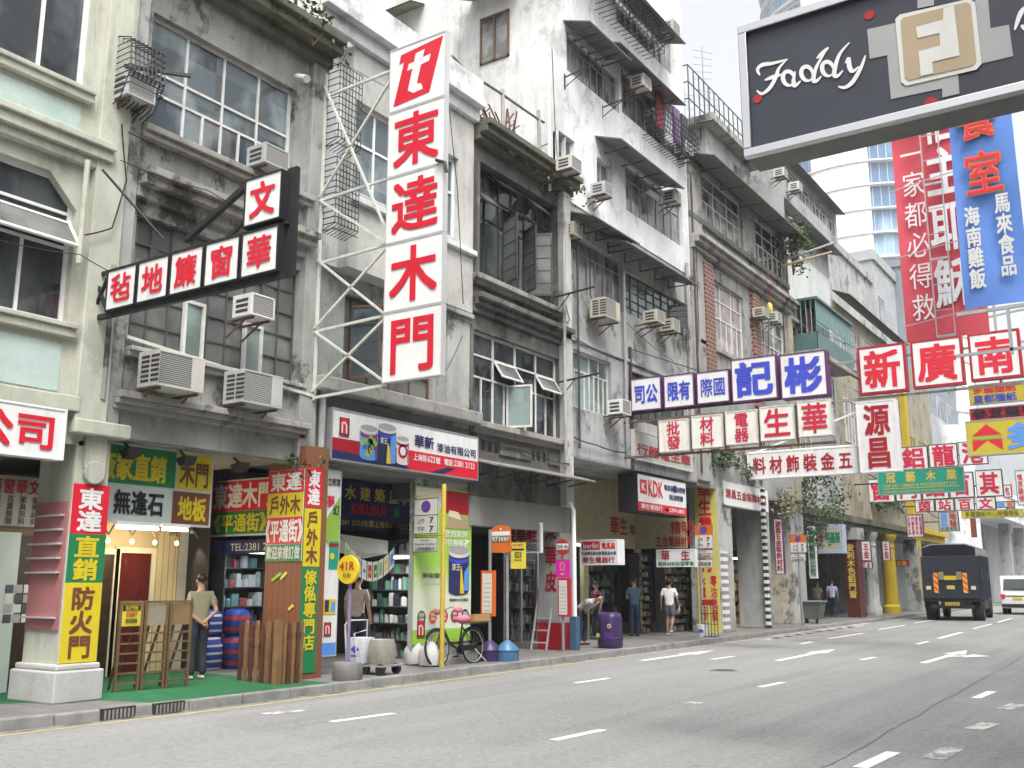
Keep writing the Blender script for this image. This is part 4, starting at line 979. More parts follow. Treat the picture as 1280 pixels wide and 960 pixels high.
f.row('Lblack', "立邦漆", w*.12, h*.91, w*.8, h*.045, .03).ch('Lred', "夢", w*.1, h*.79, w*.5, h*.07, .03).ch('Lnavy', "幻", w*.5, h*.75, w*.4, h*.06, .03).rect('Pyellow_b', w*.1, h*.22, w*.8, h*.08).rect('Pnavy_b', w*.2, h*.235, w*.25, h*.06, .008).rect('Psky_b', w*.6, h*.235, w*.25, h*.05, .008)
nlogo(f, w*.2, h*.11, w*.55); K(f, t)
gp = Face((XF-.02, yb(519, 700), zb(519, 806)), YU, ZU, yb(590, 700)-yb(519, 700), zb(519, 606)-zb(519, 806))
w, h = gp.w, gp.h
def graded(name, stops):
    m, t_, b = newmat(name); sx = nn(t_, "SeparateXYZ"); t_.links.new(nn(t_, "NewGeometry").outputs["Position"], sx.inputs[0])
    r = nn(t_, "ValToRGB"); mr = nn(t_, "MapRange"); mr.inputs[1].default_value = gp.P.z; mr.inputs[2].default_value = gp.P.z+gp.h; t_.links.new(sx.outputs[2], mr.inputs[0]); t_.links.new(mr.outputs[0], r.inputs[0])
    el = r.color_ramp.elements; el[0].position, el[0].color = stops[0][0], c4(stops[0][1]); el[1].position, el[1].color = stops[-1][0], c4(stops[-1][1])
    for p_, c_ in stops[1:-1]: e = el.new(p_); e.color = c4(c_)
    t_.links.new(r.outputs[0], b.inputs["Base Color"]); b.inputs["Roughness"].default_value = .4; return m
t = thing("column_poster", "bright green paint advertisement wrapped round the pillar behind the bicycle", "poster", gp.at(w/2, 0))
MB().obox(gp.at(0, 0, -.02), gp.u*w, gp.v*h, gp.n*.02).build("poster_sheet", graded("printed_green_fade", [(0, (.32, .58, .05)), (.085, (.32, .58, .05)), (.09, (.70, .74, .66)), (.3, (.66, .74, .55)), (.5, (.34, .62, .10)), (.72, (.28, .55, .04)), (1, (.36, .62, .10))]), t)
gp.rect('Pdwhite', .02, h*.87, w*.5, h*.12).rect('Pdred', w*.5, h*.84, w*.49, h*.15, .006).poly('Ptan', [(w*.52, h*.74), (w*.98, h*.74), (w*.9, h*.82), (w*.6, h*.83)], .008).poly('Pcream', [(w*.55, h*.82), (w*.8, h*.8), (w*.75, h*.85), (w*.58, h*.86)], .010)
gp.row('Lwhite', "您的家居", w*.5, h*.68, w*.42, h*.05, .03).row('Lwhite', "要住幾層?", w*.45, h*.62, w*.5, h*.05, .03)
can(gp, w*.58, h*.3, w*.37, h*.32, ('Pnavy', 'Pblue')); gp.poly('Pyellow', [(w*.78, h*.31), (w*.86, h*.31), (w*.82, h*.46), (w*.79, h*.5)], .02).poly('Psky', [(w*.85, h*.33), (w*.94, h*.33), (w*.94, h*.5), (w*.86, h*.45)], .02).row('Lwhite', "漆王", w*.62, h*.46, w*.16, h*.05, .02, .024).ch('Lnavy', "超級防水防霉漆", w*.6, h*.26, w*.34, h*.02, .02)
gp.row('Lolive', "淨味環保", w*.12, h*.41, w*.4, h*.035, .03).row('Lwhite', "水性乳膠", w*.12, h*.37, w*.4, h*.035, .03)
for i, c in enumerate(('Polive', 'Porange', 'Pcrim', 'Pdred', 'Pnavy')): gp.disc(c+'_d', w*(.13+.19*i), h*.165, w*.07, .006); gp.row('Lwhite_d', "環保", w*(.09+.19*i), h*.168, w*.08, h*.025, .02, .009); gp.row('Lwhite_d', "淨味", w*(.09+.19*i), h*.14, w*.08, h*.025, .02, .009)
nlogo(gp, w*.06, h*.105-h*.06, w*.16); K(gp, t)

# door shop: banner on the cream pier, board above, column signs
Fb = Face((XF+.012, yb(83, 700), zb(83, 829)), YU, ZU, yb(129.5, 700)-yb(83, 700), zb(83, 603)-zb(83, 829))
t = thing("pier_banner", "red, green and yellow banner wrapped on the front of the white pier", "banner", Fb.at(Fb.w/2, 0))
w, h = Fb.w, Fb.h
MB().obox(Fb.at(0, 0, -.01), Fb.u*w, Fb.v*h, Fb.n*.01).build("banner_sheet", INK['white'], t)
Fb.rect('Pred', 0, h*.715, w, h*.285).rect('Pgreen', 0, h*.44, w, h*.275).rect('Pyellow', 0, 0, w, h*.44)
Fb.col('Lwhite', "東達", w*.16, h*.725, w*.68, h*.255, .045).col('Lyellow', "直銷", w*.16, h*.45, w*.68, h*.255, .045).col('Lbrown', "防火門", w*.18, h*.02, w*.64, h*.4, .045); K(Fb, t)
Xd = XF-.42
y0, y1 = yb(100, 600, Xd), yb(265, 610, Xd); z0, z1 = zb(200, 656, Xd), zb(200, 560, Xd)
t, f = sign("door_shop_sign", "four coloured board with green, yellow, pale and brown fields over the lit door shop", (Xd, y0, z0), YU, ZU, y1-y0, z1-z0, .12, INK['pale'], alu)
w, h = f.w, f.h; yl = yb(130, 600, Xd)-y0; r0 = w-yl
f.rect('Pgreen', .03, h*.49, yl+r0*.63-.03, h*.48).rect('Pyellow', yl+r0*.65, h*.49, r0*.35-.03, h*.48).rect('Pbrown', yl+r0*.62, .03, r0*.38-.03, h*.43)
f.row('Lyellow', "廠家直銷", yl-.13, h*.53, r0*.61, h*.36, .05).row('Lbrown', "木門", yl+r0*.67, h*.52, r0*.29, h*.36, .04).row('Lblack', "無逢石", yl+r0*.09, h*.1, r0*.45, h*.32, .045).row('Lyellow', "地板", yl+r0*.67, h*.07, r0*.28, h*.33, .045); K(f, t)
Ys = B23+.44
a, b, c = ony(266, 602, Ys), ony(266, 671, Ys), ony(345, 600, Ys)
t, f = sign("inner_hanging_sign", "red over green sign hanging in the arcade left of the wood clad pillar", (a.x, Ys, b.z), XU, ZU, c.x-a.x, a.z-b.z, .1, sface, alu)
w, h = f.w, f.h
f.rect('Pred', .02, h*.44, w-.04, h*.54).rect('Pgreen', .02, .02, w-.04, h*.42); f.row('Lwhite', "東達木門", .06, h*.48, w*.98-.08, h*.46, .045).row('Lyellow', "《平通街》", -.05, h*.06, w*1.02, h*.34, .035); K(f, t)
f2 = Face(f.at(.1, -.32), XU, ZU, w-.1, .24); MB().obox(f2.at(0, 0, -.05), f2.u*f2.w, f2.v*.24, f2.n*.05).build("telephone_strip", INK['navy'], t); f2.ch('Ldwhite', "TEL:2381 2", .5, .05, w-.75, .13, .01); K(f2, t)
MB().bar(f.at(.25, h, -.05), f.at(.25, h+.5, -.05), .02).build("hanger", black, t); MB().bar(f.at(w-.2, h, -.05), f.at(w-.2, h+.5, -.05), .02).build("hanger", black, t)
# wood clad pillar: side boards, signs on two faces
Yw = B23-.12
woodp = stripes("red_cedar_boards", (.20, .075, .035), (.10, .035, .018), 0, 7.2, .6, .93)
a = ony(331, 720, Yw); xw0 = a.x; xw1 = ony(377, 700, Yw).x
t = thing("clad_pillar", "pillar clad with red brown boards under stacked red, yellow and green sign panels", "pillar", ((xw0+xw1)/2, Yw, .13))
MB().box(xw0, xw1, Yw, Yw+.55, .13, 3.95).build("boarding", woodp, t)
f = Face((xw0, Yw-.012, ony(331, 702, Yw).z), XU, ZU, xw1-xw0, ony(331, 590, Yw).z-ony(331, 702, Yw).z); w, h = f.w, f.h
MB().obox(f.at(0, 0, -.011), f.u*w, f.v*h, f.n*.01).build("sign_panel", INK['white'], t)
f.rect('Pred', 0, h*.745, w, h*.25).rect('Pyellow', 0, h*.48, w, h*.26).rect('Pred', 0, h*.185, w, h*.29).rect('Pgreen', 0, 0, w, h*.18)
f.row('Lwhite', "東達", .06, h*.76, w-.1, h*.22, .04).row('Lbrown', "戶外木", .06, h*.5, w-.12, h*.22, .04).row('Lwhite', "《平通街》", -.12, h*.2, w+.24, h*.26, .045).row('Ldwhite', "歡迎來樣訂做", .03, h*.02, w-.06, h*.15, .03); K(f, t)
f = Face((xw1+.012, Yw+.01, .22), YU, ZU, yb(398, 700, xw1)-Yw, zb(377, 586)-.22); w, h = f.w, f.h
MB().obox(f.at(0, 0, -.5), f.u*w, f.v*h, f.n*.5).build("sign_panel", INK['green'], t)
f.rect('Pred', .0, h*.80, w, h*.20).rect('Pyellow', 0, h*.51, w, h*.285).col('Lwhite', "東達", .05, h*.81, w-.1, h*.18, .045).col('Lbrown', "戶外木", .06, h*.52, w-.12, h*.265, .045).col('Lyellow', "傢俬專門店", .05, h*.105, w-.1, h*.39, .04); K(f, t)
for q0, q1, m_ in (((340, 726), (351, 717), 'lgreen'), ((351, 724), (358, 716), 'gold'), ((361, 762), (366, 757), 'gold')):
    A, B = ony(*q0, Yw-.01), ony(*q1, Yw-.01); MB().bar(A, B, .02, .05).build("sample_strip", INK[m_], t)

# blue lettered sign and rusty sign across the street by the white tenement
Yb_ = yb(783, 480)
t = thing("hanging_sign", "purple edged hanging sign with blue characters, two big boxes at its outer end", "sign", (XF, Yb_, 6))
bs = boxrow(t, Yb_, ((788, 474, 515, 826), (829, 470, 511, 867), (870, 466, 506, 911), (913, 450, 503.5, 970), (974, 444, 499.5, 1032)), .35, sface, purp, .03)
for (bx, f), tx in zip(bs, ("司公", "限有", "際國", "記", "彬")):
    if len(tx) == 2: f.row('Lblue', tx, .1, f.h*.2, f.w-.2, f.h*.6, .045 if tx != "際國" else .02)
    else: f.ch('Lblue', tx, .1, .1, f.w-.2, f.h-.2, .055)
    K(f, bx)
b0 = bs[0][1].P; b4 = bs[4][1]
MB().bar((XF, Yb_+.2, b0.z-.02), (b4.P.x+b4.w, Yb_+.2, b0.z-.02), .06).bar((XF+.03, Yb_+.2, b0.z-1.6), (XF+.03, Yb_+.2, b0.z+1.9), .08).bar((XF+.03, Yb_+.2, b0.z+1.85), (b0.x+2.0, Yb_+.2, b0.z+.95), .025).bar((b4.P.x+b4.w, Yb_+.2, b0.z+.8), onx(1075, 475, -7.5), .05).build("frame", dsteel, t)
Yh = Yb_-.3
t = thing("hanging_sign", "rust stained white hanging sign with red characters below the blue lettered sign", "sign", (XF, Yh, 5))
bs = boxrow(t, Yh, ((823, 526, 566, 860), (864, 520.5, 561.5, 902.5), (906, 515, 557, 946), (949, 509, 552, 991.5), (996, 502, 547, 1038)), .22, rustface, steelw, .03)
for (bx, f), tx in zip(bs, ("批發", "材料", "電器", "生", "華")):
    if len(tx) == 2: f.col('Lcrim', tx, f.w*.27, .05, f.w*.46, f.h-.1, .03)
    else: f.ch('Lcrim', tx, .08, .06, f.w-.16, f.h-.12, .03)
    K(f, bx)
b0 = bs[0][1]; b4 = bs[4][1]
s_ = MB()
for z in (b0.P.z-.06, b0.P.z+b0.h+.05): s_.bar((XF, Yh+.1, z), (b4.P.x+b4.w+.05, Yh+.1, z), .06)
for bx, f in bs: s_.bar((f.P.x-.05, Yh+.1, b0.P.z-.06), (f.P.x-.05, Yh+.1, b0.P.z+b0.h+.05), .05)
s_.build("frame", rust, t)
t, f = fsign("wall_sign", "old faded wall sign with red characters behind the rusty hanging sign", 792, 536, 866, 590, XF+.12, .1, dimface, steelw)
f.row('Ldred', "行器電生華", .15, .15, f.w-.3, f.h-.5, .03); K(f, t)
# hardware shop: long white board and the two-character box
Yy = yb(933, 580)
t = thing("hanging_sign", "long white hanging sign with six dark red characters joined to a two character box", "sign", (XF, Yy, 6))
bs = boxrow(t, Yy, ((933.5, 566.5, 599.5, 1071),), .3, sface, whitem, .04); bx, f = bs[0]; f.row('Ldred', "料材飾裝金五", .2, f.h*.16, f.w-.35, f.h*.66, .035, gap=.12); K(f, bx)
bs = boxrow(t, Yy-.2, ((1069.5, 503, 591.5, 1119),), .4, sface, whitem, .04); bx, f = bs[0]; f.col('Ldred', "源昌", f.w*.16, .1, f.w*.68, f.h-.2, .04); K(f, bx)
r_ = f.P + Vector((0, .25, 0))
MB().bar(r_ + Vector((.1, 0, f.h*.9)), r_ + Vector((-3.6, 0, -.1 + f.h*.45)), .06).bar(r_ + Vector((-4.6, .2, f.h*.42)), r_ + Vector((0, .2, f.h*.42)), .05).build("frame", whitem, t)
MB().box(XF+.02, XF+.3, Yy+.12, Yy+.2, r_.z+.5, r_.z+.58).build("wall_bracket", steelw, t)

# three big red characters
Yx = 44.0
t = thing("hanging_sign", "three white boxes with big red characters hanging high over the road", "sign", (-13, Yx, 10))
bs = boxrow(t, Yx, ((1071, 435, 494.5, 1131), (1137, 427, 486.5, 1202), (1208.5, 418, 477.5, 1274)), .35, sface, INK['dred'], .10)
for (bx, f), c in zip(bs, "新廣南"): f.ch('Lred', c, .22, .2, f.w-.44, f.h-.4, .045); K(f, bx)
s_ = MB(); A, B = bs[0][1], bs[2][1]
for z in (A.P.z-.12, A.P.z+A.h*.75): s_.bar((-13, Yx+.3, z), (B.P.x+B.w+.8, Yx+.3, z), .09)
s_.bar((A.P.x-.1, Yx+.3, A.P.z-.2), (A.P.x-.1, Yx+.3, A.P.z+A.h+.2), .08).bar((-13, Yx+.3, A.P.z+1.6), (A.P.x, Yx+.3, A.P.z+.1), .05).bar((B.P.x+B.w*.55, Yx+.35, A.P.z), (B.P.x+B.w*.55, Yx+.35, A.P.z+A.h+1.8), .1).bar((B.P.x-1.2, Yx+.4, A.P.z+A.h+.5), (B.P.x+B.w+.9, Yx+.4, A.P.z+A.h+.9), .08)
s_.build("frame", gsteel, t)
def simple(label, boxes, Y, fm, bm, texts, name="hanging_sign", th=.2, brd=.04, arm=None):
    t = thing(name, label, "sign", ony(boxes[0][0], boxes[0][2], Y))
    bs = boxrow(t, Y, boxes, th, fm, bm, brd)
    for (bx, f), fn in zip(bs, texts): fn(f); K(f, bx)
    if arm is not None:
        f0 = bs[0][1]; z = f0.P.z + f0.h*.5; e = bs[-1][1].P.x + bs[-1][1].w
        MB().bar((arm, Y+.1, z), (e, Y+.1, z), .07).bar((arm, Y+.1, z+1.0), (f0.P.x, Y+.1, z+.2), .05).build("support_arm", dsteel, t)
    return t, bs
yf, kf = INK['yellow'], INK['khaki']
simple("yellow wallpaper sign with two lines of red and blue characters under the three red boxes", ((1210, 482, 507, 1300),), 47, kf, gsteel, [lambda f: (f.row('Lred', "多麗牆紙", .15, f.h*.53, f.w*.62, f.h*.42, .03), f.row('Lblue', "皇都牆紙", .15, f.h*.06, f.w*.62, f.h*.42, .03))])
simple("dark red strip sign behind the yellow wallpaper signs", ((1211, 511, 527, 1300),), 49, INK['dred'], gsteel, [lambda f: f.row('Lblack', "參茸藥行", .1, .05, f.w-.2, f.h-.1, .03)])
def dor(f):
    w, h = f.w, f.h
    f.poly('Pred', [(w*.07, h*.56), (w*.42, h*.56), (w*.25, h*.88)]).poly('Pred', [(w*.07, h*.12), (w*.25, h*.42), (w*.42, h*.12), (w*.42, h*.44), (w*.07, h*.44)]).rect('Plgreen', w*.07, h*.46, w*.35, h*.08); f.ch('Lsky', "多", w*.46, h*.12, w*.36, h*.76, .05)
simple("khaki yellow sign with a red roof shaped emblem and one blue character", ((1206, 527, 571, 1315),), 41, kf, gsteel, [dor], th=.3)

# banners on a lattice mast
def banner(label, Y, x0, yt0, x1, yb1, mat, fn, th=.06):
    a, b = ony(x0, yb1, Y), ony(x1, yb1, Y); top = ony(x0, yt0, Y).z
    f = Face((a.x, Y, a.z), XU, ZU, b.x-a.x, top-a.z)
    t = thing("street_banner", label, "banner", f.at(f.w/2, 0))
    m = MB(); n = 14                                     # cloth with slight billows
    vs_ = []; fs_ = []
    for i in range(n+1):
        for j in range(n*2+1):
            u_, v_ = i/n, j/(2*n); o_ = .05*math.sin(3.1*u_+2.2*v_*3)+.03*math.sin(7*v_+4*u_); vs_.append(f.at(f.w*u_, f.h*v_, -.09+o_*.6))
    for i in range(n):
        for j in range(2*n): a_ = i*(2*n+1)+j; fs_.append((a_, a_+2*n+1, a_+2*n+2, a_+1))
    m.raw(vs_, fs_); m.build("cloth", mat, t, smooth=True)
    fn(f); K(f, t); return t, f
def redtxt(f):
    w, h = f.w, f.h
    for i, c in enumerate("你一家都必得救"): f.ch('Lwhite', c, w*.10, h*.745-i*h*.113, w*.30, h*.10, .008)
    for i, c in enumerate("信主耶穌"): f.ch('Lwhite', c, w*.40, h*.70-i*h*.20, w*.50, h*.19, .03)
t, f = banner("red cloth banner with two columns of white characters partly behind the blue banner", 27.0, 1133, 90, 1238, 428, M("red_cloth", (.60, .075, .10), .7, 0, .06, 1.5, .15), redtxt)
s_ = MB(); X0, X1 = f.P.x+f.w*.40, f.P.x+f.w*.62
for x in (X0, X1): s_.bar((x, 26.8, f.P.z), (x, 26.8, f.P.z+f.h), .03)
for i in range(11): z = f.P.z + f.h*i/11; s_.bar((X0, 26.8, z), (X1, 26.8, z), .02 if i % 3 else .06)
for i in range(4): z = f.P.z + f.h*(i+.2)/4; s_.bar((f.P.x-.1, 26.85, z), (f.P.x+f.w*.9, 26.85, z+.25), .025)
s_.build("lattice_mast", gsteel, t)
def blutxt(f):
    w, h = f.w, f.h
    f.ch('Lorange', "餐", w*.12, h*.72, w*.66, h*.2, .05).ch('Lorange', "室", w*.18, h*.47, w*.62, h*.2, .05); f.ch('Lred', "餐", w*.12, h*.72, w*.66, h*.2, .005, .02).ch('Lred', "室", w*.18, h*.47, w*.62, h*.2, .005, .02)
    f.col('Ldwhite', "海南雞飯", w*.12, h*.075, w*.25, h*.36, .04).col('Ldwhite', "馬來食品", w*.60, h*.11, w*.25, h*.36, .04)
t, f = banner("blue cloth banner with orange and white characters beside the red one", 25.0, 1206, 100, 1290, 386, M("blue_cloth", (.10, .22, .58), .7, 0, .12, 1.2, .15), blutxt)
MB().bar((f.P.x-.2, 25.1, f.P.z-.1), (4, 25.1, f.P.z+.05), .08).bar((f.P.x+.9, 25.1, f.P.z-.1), (f.P.x+.9, 25.1, f.P.z-1.2), .07).bar((f.P.x-.3, 25.1, f.P.z-1.1), (4, 25.1, f.P.z-1.0), .07).build("frame", gsteel, t)

# the big dark box sign close overhead
Yf = 8.6
A, Bq = ony(923, 100, Yf), ony(932, 190, Yf); top = ony(931, 36, Yf).z; bot = ony(938, 193, Yf).z
t = thing("box_sign", "big dark steel framed box sign with silver script lettering over the road", "sign", (4.5, Yf, bot))
W_ = 4.9 - A.x + .0; x0 = ony(930, 110, Yf).x; h = top-bot
chrome = M("polished_steel", (.50, .50, .50), .18, 1, .03, 2, 0)
f = Face((x0, Yf, bot), XU, ZU, W_, h)
b = MB(); bd = .085
for (x, y, a, c) in ((-.03, -.03, W_, bd), (-.03, h-bd+.03, W_, bd), (-.03, bd-.03, bd, h-2*bd+.06)): b.obox(f.at(x, y, -.05), f.u*a, f.v*c, f.n*.08)
b.build("rim", chrome, t, bevel=.01)
MB().obox(f.at(-.02, -.02, -.06), f.u*W_, f.v*(h+.04), -f.n*.34).build("case", M("grey_sign_case", (.20, .20, .19), .6, .2), t)
MB().poly([f.at(bd-.04, bd-.04, -.03), f.at(W_, bd-.04, -.03), f.at(W_, h-bd+.04, -.03), f.at(bd-.04, h-bd+.04, -.03)]).build("sign_face", M("charcoal_panel", (.036, .040, .054), .4, 0, .15, 1.2, .1), t)
S_ = lambda px, py: (lambda p: (p.x-x0, p.z-bot))(ony(px, py, Yf))
def stroke(key, pts, wd, off=-.02):
    P = [Vector(S_(*p)).to_3d() for p in pts]; out = []          # smooth brush stroke through the points
    for i in range(len(P)-1):
        p0, p1, p2, p3 = P[max(i-1, 0)], P[i], P[i+1], P[min(i+2, len(P)-1)]
        for k in range(8):
            q = k/8; out.append(.5*((2*p1)+(-p0+p2)*q+(2*p0-5*p1+4*p2-p3)*q*q+(-p0+3*p1-3*p2+p3)*q**3))
    out.append(P[-1]); f.line(key, [(v.x, v.y) for v in out], wd, off)
def oct_(cx, cy, rx, ry, rot=-.3): return [(cx+rx*math.cos(t)*math.cos(rot)-ry*math.sin(t)*math.sin(rot), cy+rx*math.cos(t)*math.sin(rot)+ry*math.sin(t)*math.cos(rot)) for t in [2*math.pi*k/10+.9 for k in range(11)]]
sw = (.012, .042)
for pts in ([(949, 93), (946, 86), (952, 80), (965, 78), (984, 73)], [(983, 73), (973, 84), (969, 95), (962, 108), (952, 116), (945, 112)], [(955, 99), (966, 95), (976, 92)],
            oct_(985, 97, 7, 9), [(993, 88), (991, 100), (993, 106), (1000, 100)], oct_(1008, 91, 7, 9), [(1020, 72), (1035, 58)], [(1033, 60), (1020, 82), (1016, 98), (1020, 100), (1026, 94)],
            oct_(1034, 85, 7, 9), [(1061, 52), (1048, 68), (1042, 90), (1046, 94), (1053, 87)], [(1056, 78), (1060, 72), (1061, 82), (1065, 88), (1073, 82)], [(1081, 68), (1076, 82), (1066, 100), (1056, 108), (1047, 107)]): stroke('Lwhite', pts, sw)
P_ = lambda L: [S_(*p) for p in L]
Q = lambda L: [S_(1070+x*.16406, y*.16406) for x, y in L]
f.poly('Pgrey', Q([(80, 215), (300, 165), (320, 395), (100, 440)]), -.022).poly('Pgrey', Q([(232, 400), (330, 380), (345, 640), (650, 570), (655, 665), (262, 748)]), -.0225).poly('Pgrey', Q([(650, 560), (775, 560), (785, 705), (655, 735)]), -.021).poly('Pgrey', Q([(900, -60), (1000, -60), (1022, 205), (1162, 178), (1195, 418), (940, 478)]), -.0235).poly('Pgrey', Q([(462, -60), (590, -60), (590, 30), (465, 55)]), -.0215)
f.poly('Ldwhite', Q([(296, 140), (330, 105), (860, -15), (905, 10), (955, 480), (915, 525), (380, 648), (340, 620)]), -.014).poly('Ptan', Q([(338, 155), (360, 130), (840, 12), (872, 32), (915, 460), (890, 495), (400, 608), (372, 585)]), -.008)
f.poly('Ldwhite_b', Q([(665, 60), (745, 40), (790, 420), (580, 470), (588, 555), (492, 578), (475, 390), (640, 345), (635, 250), (468, 288), (455, 205), (662, 148)]), -.003)
f.disc('Pdred', *S_(1086, 17), .045, -.022).disc('Pdred', *S_(946, 122), .045, -.022).disc('Pdred', *S_(1163, 128), .06, -.022)
stroke('Lwhite', [(1268, 36), (1276, 14), (1285, 5)], sw); stroke('Lwhite', [(1276, 30), (1290, 40)], sw)
K(f, t)
MB().bar((x0+1.0, Yf+.4, top), (x0+.2, Yf+1.2, top+2.4), .06).bar((x0+.25, Yf+.45, top+.02), (5, Yf+1.5, top+2.5), .06).build("stay_bar", gsteel, t)

# far signs, one behind the other
simple("white sign with three red characters partly behind the green timber shop sign", ((1123, 559.5, 588, 1159), (1160, 556, 585, 1196), (1197, 552.5, 582, 1233)), 56, sface, dsteel, [lambda f, c=c: f.ch('Lcrim', c, .15, .05, f.w-.3, f.h-.1, .045) for c in "鋁龍港"], arm=-13)
gt = INK['teal']
simple("green timber shop sign with four gold characters over two gold lines of english", ((1096, 589, 619.5, 1204.5),), 50, gt, gsteel, [lambda f: (f.row('Lgold', "冠藝木業", f.w*.1, f.h*.48, f.w*.82, f.h*.44, .04, gap=.45), f.ch('Lgold', "TOP ART TIMBER & WOODCRAFT CO.", f.w*.06, f.h*.30, f.w*.86, f.h*.12, .02), f.rect('Lgold', f.w*.06, f.h*.235, f.w*.88, .03), f.ch('Lgold', "CARVED DOORS AND MOULDINGS", f.w*.06, f.h*.08, f.w*.7, f.h*.08, .01))], arm=-13)
simple("long white sign with five big dark red characters behind the green timber sign", ((1083, 599, 629, 1117), (1118, 597, 627, 1150), (1151, 594, 625, 1184), (1185, 591, 623, 1216), (1218, 588, 621.5, 1252)), 53, sface, dsteel, [lambda f, c=c: f.ch('Lcrim', c, .15, .1, f.w-.3, f.h-.2, .04) for c in "窗門鋁百其"], arm=-13)
simple("small white row sign with four red characters just below the long five character sign", ((1143, 625, 640.5, 1167.5), (1168.5, 624, 639.5, 1192), (1193, 622.5, 638.5, 1217.5), (1219, 621.5, 637.5, 1244)), 60, sface, dsteel, [lambda f, c=c: f.ch('Lcrim', c, f.w*.15, .05, f.w*.7, f.h-.1, .04) for c in "茵站百文"], arm=-13)
simple("yellow green strip sign with small dark characters above the truck", ((1201, 638.5, 648.5, 1279),), 62, yf, gsteel, [lambda f: f.row('Lolive', "多麗牆紙中心特價傢俬", .2, f.h*.15, f.w-.4, f.h*.7, .02)])
simple("hanging sign with two columns of blue and red characters above the truck", ((1172, 640, 664.5, 1197.5),), 64, dimface, dsteel, [lambda f: (f.col('Lsky', "牆紙", f.w*.12, f.h*.22, f.w*.34, f.h*.72, .04), f.col('Ldred', "地毡", f.w*.55, f.h*.22, f.w*.34, f.h*.72, .04), f.row('Lgreen', "批發零售", .1, .08, f.w-.2, f.h*.14, .02))], arm=-13)
simple("white vertical sign with columns of small dark characters at the right edge", ((1268, 588, 632, 1290),), 55, sface, INK['teal'], [lambda f: (f.col('Lcrim', "惟京裝修", f.w*.1, f.h*.1, f.w*.32, f.h*.8, .03), f.col('Lteal', "五金批發", f.w*.55, f.h*.1, f.w*.32, f.h*.8, .03))])
simple("small dark red framed sign with one character beside the long five character sign", ((1253, 606, 622, 1264),), 58, sface, INK['dred'], [lambda f: f.ch('Lcrim', "包", .1, .1, f.w-.2, f.h-.2, .03)])
simple("small framed sign with blue and red fields right of the row sign", ((1245, 627, 635, 1268),), 61, INK['pale'], dsteel, [lambda f: (f.rect('Psky', f.w*.1, f.h*.2, f.w*.35, f.h*.6), f.rect('Porange', f.w*.6, f.h*.2, f.w*.3, f.h*.6))])
t, f = sign("wall_poster", "dark poster with a red and yellow figure shape on the pale block", (-13.25, 80.2, ony(1213, 671, 79).z), XU, ZU, 1.0, 1.5, .05, INK['brown'], black)
f.poly('Pcrim', [(.3, .15), (.62, .15), (.7, 1.3), (.35, 1.35)]).rect('Pyellow', .42, .3, .12, .9); K(f, t)
simple("white box sign with columns of small red characters over the yellow columns", ((1132, 643.5, 672, 1153),), 57, sface, purp, [lambda f: [f.col('Lcrim', s_, f.w*(.08+.23*i), f.h*.1, f.w*.17, f.h*.8, .03) for i, s_ in enumerate(("五金工具", "門鎖批發", "膠板材料", "歡迎選購"))]])

# signs of the electrical shop
t, f = fsign("electrical_shop_sign", "white box sign with red K letters and a red strip over the electrical shop", 796, 590.5, 859, 647, XF-.03, .6, sface, black)
w, h = f.w, f.h
f.rect('Pred', .04, .04, w-.08, h*.22).rect('Lred', w*.05, h*.48, w*.13, h*.36).ch('Lwhite', "K", w*.08, h*.56, w*.07, h*.2, .05, .012).ch('Lred', "KDK", w*.21, h*.44, w*.28, h*.42, .03).row('Lnavy', "電風扇·油煙機", w*.52, h*.66, w*.45, h*.17, .03).row('Lnavy', "抽油煙機", w*.62, h*.42, w*.3, h*.17, .03).row('Lwhite', "華生電器行", w*.06, h*.07, w*.42, h*.15, .03).ch('Lwhite', "2394 6882", w*.62, h*.09, w*.32, h*.11, .03).rect('Lwhite', w*.54, h*.09, w*.05, h*.08); K(f, t)
Ye = 24.3
t, f = psign("fan_shop_sign", "small white sign with a red panel and two rows of black characters in the arcade", 725, 675, 706.5, 772, Ye, .4, sface, whitem)
w, h = f.w, f.h
f.rect('Pred', w*.05, h*.60, w*.48, h*.33).ch('Lwhite', "berlin", w*.09, h*.66, w*.4, h*.2, .03).row('Lred', "電風扇", w*.58, h*.62, w*.36, h*.26, .04).row('Lnavy', "牛津牌吊扇冷氣電風扇水喉", w*.04, h*.38, w*.92, h*.16, .03).row('Ldred', "華生電器行", w*.06, h*.07, w*.86, h*.26, .03); K(f, t)
Ye = 27.6
t, f = psign("electrical_arcade_sign", "white sign with two red characters over a green line deep in the arcade", 820, 687, 709, 869, Ye, .15, sface, whitem)
w, h = f.w, f.h
f.row('Ldred', "華生", w*.12, h*.36, w*.75, h*.6, .035, gap=.35).row('Lgreen', "電器材料批發零售", w*.04, h*.05, w*.92, h*.26, .03); K(f, t)
Xs = -14.49
y0, y1, z0, z1 = RC(762, 640, 806, 672, Xs); f = Face((Xs, y0, z0), YU, ZU, y1-y0, z1-z0-.1); f.row('Ldred', "華生", 0, 0, f.w*.5, f.h, .03).row('Lbrown', "電器行", f.w*.53, .05, f.w*.47, f.h*.55, .03); K(f, t5)
Y_ = B56-.255; a, b = ony(820, 684, Y_), ony(866, 652, Y_); f = Face((a.x, Y_, a.z), XU, ZU, b.x-a.x, b.z-a.z); f.row('Ldred', "五金電器材料", 0, 0, f.w, f.h*.45, .03).row('Ldred', "精明", f.w*.4, f.h*.5, f.w*.6, f.h*.55, .03); K(f, t5)
Yp = yb(899, 700)-.03
a, b, c = ony(867, 597, Yp), ony(867, 796, Yp), ony(898, 700, Yp)
f = Face((a.x, Yp, b.z), XU, ZU, c.x-a.x, a.z-b.z)
t = thing("pillar_sign", "yellow painted pillar face with a column of red characters beside the electrical shop", "sign", f.at(f.w/2, 0))
